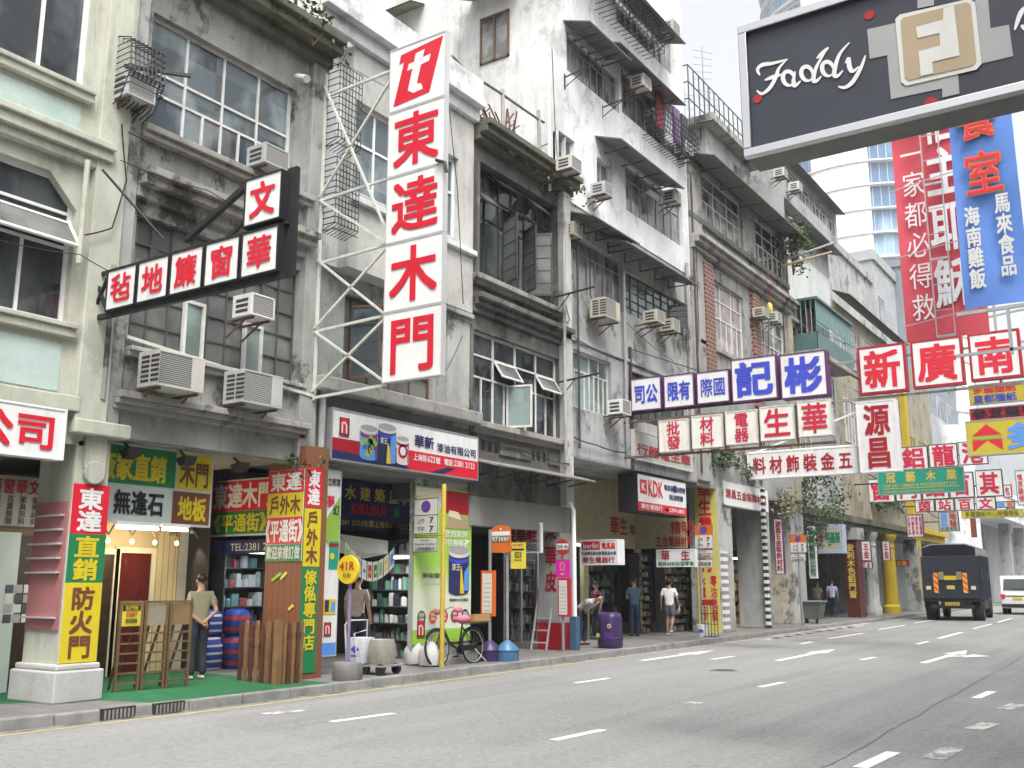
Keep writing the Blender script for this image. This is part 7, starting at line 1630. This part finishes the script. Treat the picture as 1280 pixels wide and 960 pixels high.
MB().poly([(-W2+.08, -.012, 2.92), (W2-.08, -.012, 2.92), (W2-.08, -.012, zt-.2), (.7, -.012, zt-.05), (-.7, -.012, zt-.05), (-W2+.08, -.012, zt-.2)]).build("rear_opening", M("truck_dark_opening", (.006, .006, .02), .9), t)
tg = MB().box(-W2+.02, W2-.02, -.07, 0, 1.0, 2.88)
for z in (1.28, 1.62, 1.95, 2.28): tg.box(-W2+.1, W2-.1, -.085, -.069, z, z+.05)
tg = tg.build("tail_lift", bl2, t, bevel=.01)
chv = None
def chevron():
    m, tr, b = newmat("chevron"); g = nn(tr, "NewGeometry"); sp = nn(tr, "SeparateXYZ"); tr.links.new(g.outputs["Position"], sp.inputs[0])
    a = nn(tr, "Math", operation='MULTIPLY_ADD'); a.inputs[1].default_value = .9; tr.links.new(sp.outputs[0], a.inputs[0]); tr.links.new(sp.outputs[2], a.inputs[2])
    k = nn(tr, "Math", operation='MULTIPLY'); k.inputs[1].default_value = 3.6; tr.links.new(a.outputs[0], k.inputs[0]); f_ = nn(tr, "Math", operation='FRACT'); tr.links.new(k.outputs[0], f_.inputs[0])
    l = nn(tr, "Math", operation='GREATER_THAN'); l.inputs[1].default_value = .5; tr.links.new(f_.outputs[0], l.inputs[0]); tr.links.new(mixc(tr, l.outputs[0], (.75, .06, .02), (.75, .45, .05)), b.inputs["Base Color"]); return m
chv = chevron()
for x in (-.62, .62): MB().box(x-.1, x+.1, -.11, -.086, 1.25, 2.15).build("reflector_board", chv, t)
for x in (-.38, .38): MB().box(x-.11, x+.11, -.15, -.086, 1.85, 2.2).build("lamp_box", M("old_brass_box", (.28, .25, .14), .5), t)
pl = INK['yellow']; MB().box(-.26, .26, -.1, -.086, 1.83, 2.02).build("marker_plate", pl, t); MB().box(-.17, .17, -.1, -.086, 1.42, 1.58).build("marker_plate", INK['gold'], t)
for x in (-.95, .95): MB().box(x-.1, x+.1, -.1, -.086, 1.4, 1.56).build("tail_lamp", INK['cream'], t)
MB().box(-.3, .3, -.05, -.03, .68, .83).build("number_plate", INK['gold'], t)
f = Face((-.3, -.051, .68), XU, ZU, .6, .15); f.ch('Lblack', "EX 8263", .06, .03, .48, .09, .02); K(f, t)
ch_ = MB().box(-.5, .5, 0, 7.0, .62, .92).box(-W2, W2, -.02, .1, .86, .96).box(-.9, .9, .02, .1, .55, .72).box(-W2+.05, -W2+.12, 1.9, 4.2, .5, .9).box(W2-.12, W2-.05, 1.9, 4.2, .5, .9); ch_.build("chassis", black, t)
for y in (.95, 5.9):
    for x in (-.98, .98): vehicle_wheel(t, (x, y, .45), .45, .3 if y > 2 else .5)
MB().raw([(-1.1, 5.15, .7), (1.1, 5.15, .7), (1.1, 6.9, .7), (-1.1, 6.9, .7), (-1.05, 5.15, 2.55), (1.05, 5.15, 2.55), (1.02, 6.6, 2.5), (-1.02, 6.6, 2.5)], [(0,3,2,1),(0,1,5,4),(1,2,6,5),(2,3,7,6),(3,0,4,7),(4,5,6,7)]).build("cab", bl2, t, bevel=.06)
MB().box(W2+.002, W2+.035, .35, 1.3, 1.75, 2.35).build("side_opening", M("truck_side_dark", (.01, .01, .012), .8), t)
for z in (1.95, 2.15): MB().box(W2+.036, W2+.05, .33, 1.32, z, z+.05).build("side_slat", bl2, t)
MB().box(W2, W2+.03, 4.2, 4.5, 1.9, 2.2).build("mirror", black, t)
pr_ = ony(1150, 730, 50.0); t.location = (pr_.x+W2+.12, 50.0, 0); t.rotation_euler = (0, 0, R_(3.5))

t = thing("white_van", "white minivan seen from behind at the right edge beyond the lorry", "van", (0, 0, 0))
vw = M("van_white", (.74, .75, .76), .25, 0, .03, 2, .1)
prof = [(0, .35), (0, .95), (.05, 1.25), (.28, 2.0), (.45, 2.1), (3.3, 2.12), (4.0, 1.3), (4.55, 1.05), (4.6, .35)]
m = MB(); n = len(prof); vs_ = [(-.85, y, z) for y, z in prof]+[(.85, y, z) for y, z in prof]
m.raw(vs_, [tuple(range(n)), tuple(range(n, 2*n))[::-1]]+[(i, n+i, n+(i+1) % n, (i+1) % n) for i in range(n)]); m.build("body", vw, t, bevel=.07)
MB().poly([(-.7, .045, 1.3), (.7, .045, 1.3), (.64, .235, 1.92), (-.64, .235, 1.92)]).build("rear_window", gdark, t); MB().poly([(.855, .5, 1.35), (.855, 3.2, 1.35), (.855, 3.0, 1.95), (.855, .6, 1.95)]).poly([(-.855, .5, 1.35), (-.855, 3.2, 1.35), (-.855, 3.0, 1.95), (-.855, .6, 1.95)]).build("side_window", gdark, t)
for x in (-.72, .72): MB().box(x-.1, x+.1, -.03, .01, .85, 1.1).build("tail_lamp", INK['red'], t)
MB().box(-.82, .82, -.06, .06, .38, .58).build("bumper", black, t, bevel=.02); MB().box(-.24, .24, -.025, 0, .8, .93).build("number_plate", INK['yellow'], t); MB().box(-.85, .85, -.012, .0, .97, 1.03).build("trim_strip", INK['dgrey'], t)
for y in (.85, 3.6):
    for x in (-.76, .76): vehicle_wheel(t, (x, y, .31), .31, .2)
pv = ony(1249, 740, 62.0); t.location = (pv.x+.9, 62.0, 0); t.rotation_euler = (0, 0, R_(3))

# ------------------------------------------------------------------ plants
def leafmat(name, a, b_):
    m, t, b = newmat(name); oi = nn(t, "NewGeometry"); n_ = noise(t, 9, 3); c = mixc(t, ramp(t, n_, .35, .65), a, b_); t.links.new(c, b.inputs["Base Color"]); b.inputs["Roughness"].default_value = .55
    b.inputs["Specular IOR Level"].default_value = .3; return m
lf = leafmat("dark_leaf", (.018, .038, .012), (.05, .08, .025)); lf2 = leafmat("weed_leaf", (.035, .06, .015), (.08, .11, .035))
def leaves(mb, c, rx, ry, rz, n, s, m=0, clump=7):
    cs = [Vector((random.gauss(0, .5), random.gauss(0, .5), random.gauss(0, .5))) for _ in range(clump)]
    for i in range(n):
        k = random.choice(cs); d = Vector((random.gauss(0, .24), random.gauss(0, .24), random.gauss(0, .2)))+k
        p = Vector(c)+Vector((d.x*rx, d.y*ry, d.z*rz)); a = Vector((random.uniform(-1, 1), random.uniform(-1, 1), random.uniform(-.7, .7))).normalized(); b_ = a.orthogonal().normalized(); q = random.uniform(.6, 1.3)*s
        mb.poly([p-a*q, p-b_*q*.45, p+a*q, p+b_*q*.45], m)
def plant(name, label, c, rx, ry, rz, n, s, stem=None, mat=lf, cat="plant", clump=7):
    t = thing(name, label, cat, stem[0] if stem else c); m = MB(); leaves(m, c, rx, ry, rz, n, s, 0, clump); m.build("crown" if name == "tree" else "leaves", mat, t)
    b = MB(); base = Vector(stem[0] if stem else (c[0], c[1], c[2]-rz))
    for i in range(6): e = Vector(c)+Vector((random.uniform(-.5, .5)*rx, random.uniform(-.5, .5)*ry, random.uniform(-.2, .5)*rz)); mid = base.lerp(e, .5)+Vector((random.uniform(-.1, .1)*rx, random.uniform(-.1, .1)*ry, 0)); b.tube([base, mid, e], .05*max(.3, rz/1.5), 5, r1=.01)
    b.build("trunk" if name == "tree" else "stem", brown, t); return t
def at(px, py, X): return tuple(onx(px, py, X))
c = at(1012, 625, XG+.3); plant("tree", "small dark leafed tree rooted on the arcade parapet under the long white sign", c, 1.1, 1.9, 1.4, 1900, .10, ((XG, c[1], 4.4),), cat="tree", clump=16)
c = at(975, 622, XF); plant("parapet_shrub", "dry tangled shrub on the parapet left of the small tree", c, .5, 1.6, .7, 500, .08, mat=leafmat("dry_leaf", (.10, .09, .05), (.2, .18, .11)))
c = at(905, 572, XF+.2); plant("ledge_shrub", "leafy shrub hanging over the lintel above the yellow lettered pillar", c, .4, 1.2, .4, 380, .08)
c = at(935, 590, XF+.2); plant("ledge_weed", "low weed on the lintel left of the long white hanging sign", c, .3, .7, .25, 160, .06, mat=lf2)
c = at(990, 312, XG+.9); plant("balcony_plant", "green balcony plants beside the bamboo pole awning", c, .6, 1.5, 1.1, 700, .12, mat=lf2)
c = at(665, 205, XF+.2); plant("parapet_weed", "weeds hanging over the dark shophouse parapet below the bent railing", c, .35, 1.9, .28, 480, .06, mat=lf2, clump=12)
c = at(392, 28, XF+.4); plant("cornice_weed", "weedy bush on the mossy cornice above the lettered tower sign's scaffold", c, .45, .8, .45, 300, .06, mat=lf2, clump=10)
c = at(372, 575, XF+.1); plant("pipe_weed", "small weed sprouting above the wood clad pillar", c, .25, .35, .2, 120, .05, mat=lf2)
c = at(1105, 628, XG+.2); plant("arcade_weed", "low shrubs on the far arcade ledge before the yellow building", c, .5, 3.0, .5, 500, .12, mat=lf2)
t = thing("far_tree", "dark green tree at the far end of the street behind the van", "tree", (-10.5, 132, 0)); m = MB(); leaves(m, (-10.5, 132, 4.4), 4, 4, 3, 1200, .35, 0, 16); m.build("crown", lf, t); MB().tube([(-10.5, 132, 0), (-10.4, 132, 4)], .3, 8, r1=.15).build("trunk", brown, t)

# ------------------------------------------------------------------ roof clutter, cages, pipes, poles, wires
# bent railing over the dark shophouse
rp = [(XF-.3, yb(px, py, XF-.3), zb(px, py, XF-.3)) for px, py in ((565, 70), (585, 90), (628, 118), (674, 150), (680, 153))]
t = thing("roof_railing", "bent rusty roof railing with leaning posts on the dark shophouse", "railing", (XF-.3, rp[2][1], zt4))
MB().tube(rp, .035, 6).build("rail", M("weathered_pole", (.22, .19, .16), .8), t)
po = MB()
for px, py, qx, qy in ((628, 112, 629, 162), (673, 138, 675, 192), (588, 92, 590, 132), (563, 70, 563, 130)): po.tube([(XF-.3, yb(px, py, XF-.3), zb(px, py, XF-.3)), (XF-.3, yb(qx, qy, XF-.3), zb(qx, qy, XF-.3))], .05, 6)
po.build("post", M("concrete_post", (.36, .35, .32), .9), t)
jt = MB()
for i in range(26):
    a = Vector((XF-.5+random.uniform(-.3, .2), random.uniform(rp[0][1]+.2, rp[-1][1]-.3), zt4+.65)); jt.bar(a, a+Vector((random.uniform(-.4, .4), random.uniform(-.8, .8), random.uniform(.1, .8))), .03)
tag(jt.build("timber_scrap", rust), "heap of rusty scrap bars piled behind the dark shophouse parapet", "scrap", kind="stuff")
# railings and aerials over the brick pilaster building
Xr_ = XF-1.4; zr0 = zb(900, 180, Xr_)
t = thing("roof_railing", "thin roof railing above the grey roof hut", "railing", (Xr_, yb(890, 170, Xr_), zr0)); m = MB()
ya, yc = yb(862, 150, Xr_), yb(928, 170, Xr_); n = 11
for i in range(n+1): y = ya+(yc-ya)*i/n; m.tube([(Xr_, y, zr0-.6), (Xr_, y, zr0+2.1)], .025, 5)
for h_ in (.7, 1.4, 2.1): m.tube([(Xr_, ya, zr0+h_), (Xr_, yc, zr0+h_)], .025, 5).tube([(Xr_-3, ya, zr0+h_), (Xr_, ya, zr0+h_)], .025, 5)
m.build("bars", dsteel, t)
for px, top, lb in ((881, 62, "tall thin rooftop aerial mast against the sky"), (886, 110, "shorter rooftop aerial beside the tall mast"), (856, 112, "rooftop aerial at the white tenement's right edge")):
    y = yb(px, 150, Xr_-1); t = thing("aerial", lb, "aerial", (Xr_-1, y, zr0)); z1 = zb(px, top, Xr_-1); m = MB().tube([(Xr_-1, y, zr0-1), (Xr_-1, y, z1)], .025, 5)
    for i in range(5): z = z1-.25-i*.32; m.tube([(Xr_-1.3, y-.4+.05*i, z), (Xr_-.7, y+.4-.05*i, z)], .012, 4)
    m.build("mast", gsteel, t)
# caged flower rack and clothes on the white tenement
t = thing("window_rack", "black iron clothes rack under the white tenement's right hand windows", "rack", (XF+.5, yb(825, 170), zb(825, 190))); m = MB(); y0, y1 = yb(802, 165), yb(846, 190); z0, z1 = zb(812, 178), zb(812, 152)
for i in range(15): y = y0+(y1-y0)*i/14; m.tube([(XF+.03, y, z0-.1), (XF+.75, y, z0), (XF+.85, y, z1)], .015, 4)
for i in range(5): z = z0+(z1-z0)*i/4; m.tube([(XF+.05, y0, z), (XF+.78, y0, z), (XF+.78, y1, z), (XF+.05, y1, z)], .018, 4)
m.build("bars", black, t)
for i, c_ in enumerate(((.26, .05, .07), (.55, .55, .6), (.16, .10, .2), (.05, .05, .07))):
    y = y0+.4+i*(y1-y0)*.24; tag(MB().box(XF+.3, XF+.36, y, y+.5, z1-.3-.2*(i % 2), z1+.9).build("hung_cloth", M("laundry", c_, .9)), "%s laundry hanging above the black iron clothes rack" % ("red", "white", "dull purple", "black")[i], "laundry")
t = thing("window_rack", "black lattice window cage under the white tenement's top canopy", "rack", (XF+.5, yb(775, 30), zb(775, 40))); m = MB(); y0, y1 = yb(742, -5), yb(804, 25); z0, z1 = zb(770, 40), zb(770, 5)
for i in range(15): y = y0+(y1-y0)*i/14; m.tube([(XF+.03, y, z0), (XF+.7, y, z0), (XF+.7, y, z1), (XF+.03, y, z1)], .015, 4)
for i in range(6): z = z0+(z1-z0)*i/5; m.tube([(XF+.05, y0, z), (XF+.71, y0, z), (XF+.71, y1, z)], .015, 4)
m.build("bars", black, t)
for px, py, lb in ((705, 97, "nearer"), (752, 135, "farther")):
    a = onx(px, py, XF); t = thing("clothes_arm", "%s black clothes pole bracket on the blank wall under the top window row" % lb, "bracket", a); MB().bar(a, a+Vector((.9, 0, .1)), .03).bar(a+Vector((.02, 0, -.35)), a+Vector((.02, 0, .1)), .03).bar(a+Vector((0, 0, -.3)), a+Vector((.75, 0, .08)), .02).build("arm", black, t)
for px, py, lb in ((692, 372, "below the dark casements"), (698, 478, "beside the slotted balustrade")):
    a = onx(px, py, XF+.1); t = thing("clothes_arm", "black pole bracket on the peeling pilaster "+lb, "bracket", a); MB().bar(a, a+Vector((1.1, .1, .12)), .04).bar(a+Vector((.05, 0, -.4)), a+Vector((.5, 0, .05)), .02).build("arm", black, t)
# teal balcony cage beyond
t = thing("balcony_cage", "teal green barred balcony cage with washing behind it", "balcony", (XG, yb(1035, 420, XG), zb(1035, 440, XG))); X1 = XG+1.1; y0, y1 = yb(1022, 420, X1), yb(1064, 420, X1); z0, z1 = zb(1030, 440, X1), zb(1030, 382, X1); tl = M("teal_steel", (.08, .15, .145), .5, 0, .15, 5, .3)
MB().box(XG, X1, y0, y1, z0-.2, z0).build("floor", ledge, t); MB().box(X1-.03, X1, y0, y1, z0, z0+.75).box(XG, X1, y0, y0+.03, z0, z0+.75).build("panel", tl, t); MB().box(XG, X1+.1, y0-.1, y1+.1, z1, z1+.1).box(X1-.04, X1-.01, y0, y1, z1-.9, z1-.01).build("hood", tl, t); m = MB()
for i in range(22): y = y0+(y1-y0)*i/21; m.bar((X1, y, z0+.75), (X1, y, z1), .025)
for i in range(5): x = XG+(X1-XG)*i/5; m.bar((x, y0, z0+.7), (x, y0, z1), .025)
m.bar((X1, y0, (z0+z1)/2), (X1, y1, (z0+z1)/2), .04).build("bars", M("pale_teal_bars", (.28, .40, .40), .5), t)
for i, c_ in enumerate(((.6, .3, .4), (.6, .6, .65), (.15, .2, .4))): tag(MB().box(XG+.5, XG+.56, y0+.5+i*1.2, y0+1.3+i*1.2, z0+.9, z0+2.0).build("hung_cloth", M("laundry", c_, .9)), "%s washing inside the teal balcony cage" % ("pink", "pale", "navy")[i], "laundry")
# bamboo pole awning
a, b = onx(962, 337, XG+.2), ony(1040, 315, yb(962, 337, XG+.2)+.3)
t = thing("bamboo_pole", "pair of long clothes poles, one tan and one grey, sticking out over the street", "pole", a); MB().tube([a, b], .05, 6).build("pole", INK['tan'], t); MB().tube([a+Vector((0, .4, .35)), b+Vector((0, .4, .5))], .05, 6).build("pole", gsteel, t)
a = onx(960, 337, XF+.3); b = onx(962, 385, XF+.3); c = onx(961, 440, XF+.35)
t = thing("hanging_mop", "red and black pole with a yellow mop head hung outside the pink paned window", "mop", b); MB().tube([a, b], .02, 5).build("cord", INK['dred'], t); MB().tube([b, c], .03, 5).build("handle", dsteel, t); MB().raw(*ellip(b, .12, .12, .22)).build("mop_head", INK['gold'], t, smooth=True)
# black and white striped strips on the hardware shop pillars
zz = stripes("black_white_bands", (.72, .72, .70), (.03, .03, .03), 2, 4.2, .5, .5); zz2 = stripes("white_grey_bands", (.72, .72, .70), (.25, .25, .24), 2, 4.2, .5, .5)
a = onx(957, 700, XF+.1); t = thing("striped_pole", "black and white banded pole at the corner of the lintel board", "pole", (a.x, a.y, .13)); MB().box(a.x-.06, a.x+.06, a.y-.1, a.y+.1, .13, zb(957, 612)).build("pole", zz, t)
a = onx(909, 740, XF+.1); t = thing("striped_strip", "white and grey banded strip on the pillar beside the yellow lettered face", "strip", (a.x, a.y, .13)); MB().box(a.x-.1, a.x-.0, a.y-.26, a.y+.16, .13, zb(909, 690)).build("strip", zz2, t)
# rack of frames at the foot of the yellow pillar
p = g(893, 797); t = thing("wire_rack", "black wire rack at the foot of the yellow lettered pillar", "rack", p); m = MB(); 
for i in range(6): x = p.x-.42+i*.1; m.bar((x, p.y+.1, .13), (x, p.y+.1, 1.05), .015)
for z in (.15, .5, .8, 1.05): m.bar((p.x-.42, p.y+.1, z), (p.x+.08, p.y+.1, z), .018).bar((p.x-.42, p.y+.1, z), (p.x-.42, p.y+.4, z), .018)
m.build("frame", black, t); MB().box(p.x-.4, p.x-.05, p.y+.12, p.y+.4, 1.06, 1.2).build("red_box", INK['dred'], t)
# pipes down the frontages
def pipe(parent, px0, py0, px1, py1, mat, r=.045, X=XF+.12):
    a, b = onx(px0, py0, X), onx(px1, py1, X); a.y = b.y = (a.y+b.y)/2
    MB().tube([a, b], r, 8).build("pipe", mat, parent, smooth=True)
pipe(t5, 779, 340, 785, 560, gsteel); pipe(t5, 683, 70, 690, 240, whitem, .04); pipe(t6, 868, 220, 872, 590, dsteel); pipe(t6, 975, 300, 980, 440, dsteel, .03); pipe(t1, 108, 200, 100, 330, cream, .04, XF+.26); pipe(t3, 402, 470, 404, 560, palew, .06); pipe(t4, 705, 300, 707, 570, palew, .04, XF+.3)
# loose cables
wm = M("cable_black", (.015, .015, .015), .6)
def cable(label, pts, r=.012, sag=.25, n=10):
    P = [Vector(p) for p in pts]; out = []
    for a, b in zip(P, P[1:]):
        for i in range(n): k = i/n; out.append(a.lerp(b, k)-Vector((0, 0, sag*4*k*(1-k)*(b-a).length*.1)))
    out.append(P[-1]); tag(MB().tube(out, r, 5).build("cable", wm), label, "cable")
o_ = lambda px, py, d=.2: onx(px, py, XF+d)
cable("black cable looping down the pilaster from the caged window", [o_(152, 155), o_(158, 225), o_(140, 285), o_(104, 294)])
cable("black cable strung across the grey band windows to the raised red character", [o_(160, 165, .3), o_(245, 200, .3), o_(310, 235, .3)], .008)
cable("pale cable down the white balcony beside the tower sign", [o_(560, 120, .3), o_(572, 240, .3), o_(579, 380, .3)], .01, .05)
cable("cable curling down the pale wall to the split unit with a round fan", [o_(737, 318, .15), o_(738, 370, .2), o_(752, 390, .2)], .018, .3)
cable("loose hanging loop of cable below the dark casement bracket", [o_(706, 375), o_(712, 400), o_(706, 405), o_(703, 378)], .01, .1)
cable("thin cable drooping over the blue lettered sign", [o_(780, 400, .1), o_(840, 450, .1), o_(866, 480, .1)], .008)
cable("long cable strung under the teal cage toward the red box sign", [onx(1000, 400, XG+.3), onx(1060, 430, XG+1.2), onx(1080, 440, XG+2)], .02)
cable("cable from the curtain sign's inner end down to the cream pilaster", [o_(128, 212, .3), o_(205, 300, 1.0)], .02, .0)
for lb, pts, r_ in (("thin cable sagging across the grey shophouse cornice under its upper windows", ((150, 200, .5), (260, 238, .5), (386, 300, .5)), .007), ("thin cable crossing the cream pilaster below its ledge", ((0, 300, .3), (100, 318, .35), (150, 345, .3)), .007),
    ("black cable stapled along the dark shophouse balustrade", ((592, 545, .08), (650, 562, .08), (712, 580, .2)), .012), ("cable hanging down the gable end beside the roof railing", ((690, 60, .12), (694, 160, .12), (700, 240, .12)), .012),
    ("cable running under the lowest canopy of the white tenement", ((716, 420, .1), (780, 452, .1), (860, 478, .1)), .012), ("bundle of cables below the striped green windows", ((714, 545, .08), (745, 556, .1), (783, 566, .08)), .018),
    ("cable dropping from the mossy corner beside the brick pilaster", ((870, 300, .2), (873, 400, .15), (872, 520, .15)), .015), ("cable slung between the two brick pilasters", ((886, 470, .2), (915, 492, .2), (944, 498, .2)), .012),
    ("wire strung from the tower sign's foot to the pale pilaster", ((555, 468, .9), (578, 420, .4)), .008), ("thin wire crossing high behind the tower sign", ((395, 70, .3), (440, 85, .3), (560, 140, .2)), .007)):
    cable(lb, [o_(*q) for q in pts], r_)
for par, a_, b_, m_, r_ in ((t2, (136, 330), (133, 500), greyw, .05), (t5, (722, 300), (724, 560), dsteel, .03), (t5, (860, 330), (866, 580), lgreyw, .06), (t6, (948, 350), (952, 560), dsteel, .03), (t4, (596, 200), (594, 330), dsteel, .03)): pipe(par, *a_, *b_, m_, r_)

# ------------------------------------------------------------------ thin summer haze
hz = MB().box(-402, 402, -202, 702, -1.1, 124).build("haze", None); hz.data.materials.clear()
hm_ = bpy.data.materials.new("haze"); hm_.use_nodes = True; n_ = hm_.node_tree; n_.nodes.clear()
po_ = n_.nodes.new("ShaderNodeOutputMaterial"); pv_ = n_.nodes.new("ShaderNodeVolumePrincipled"); pv_.inputs["Color"].default_value = (.9, .93, .97, 1); pv_.inputs["Density"].default_value = 0.0007; n_.links.new(pv_.outputs[0], po_.inputs["Volume"])
hz.data.materials.append(hm_); hz["kind"] = "stuff"; hz["label"] = "thin pale haze hanging over the whole street"; hz["category"] = "haze"
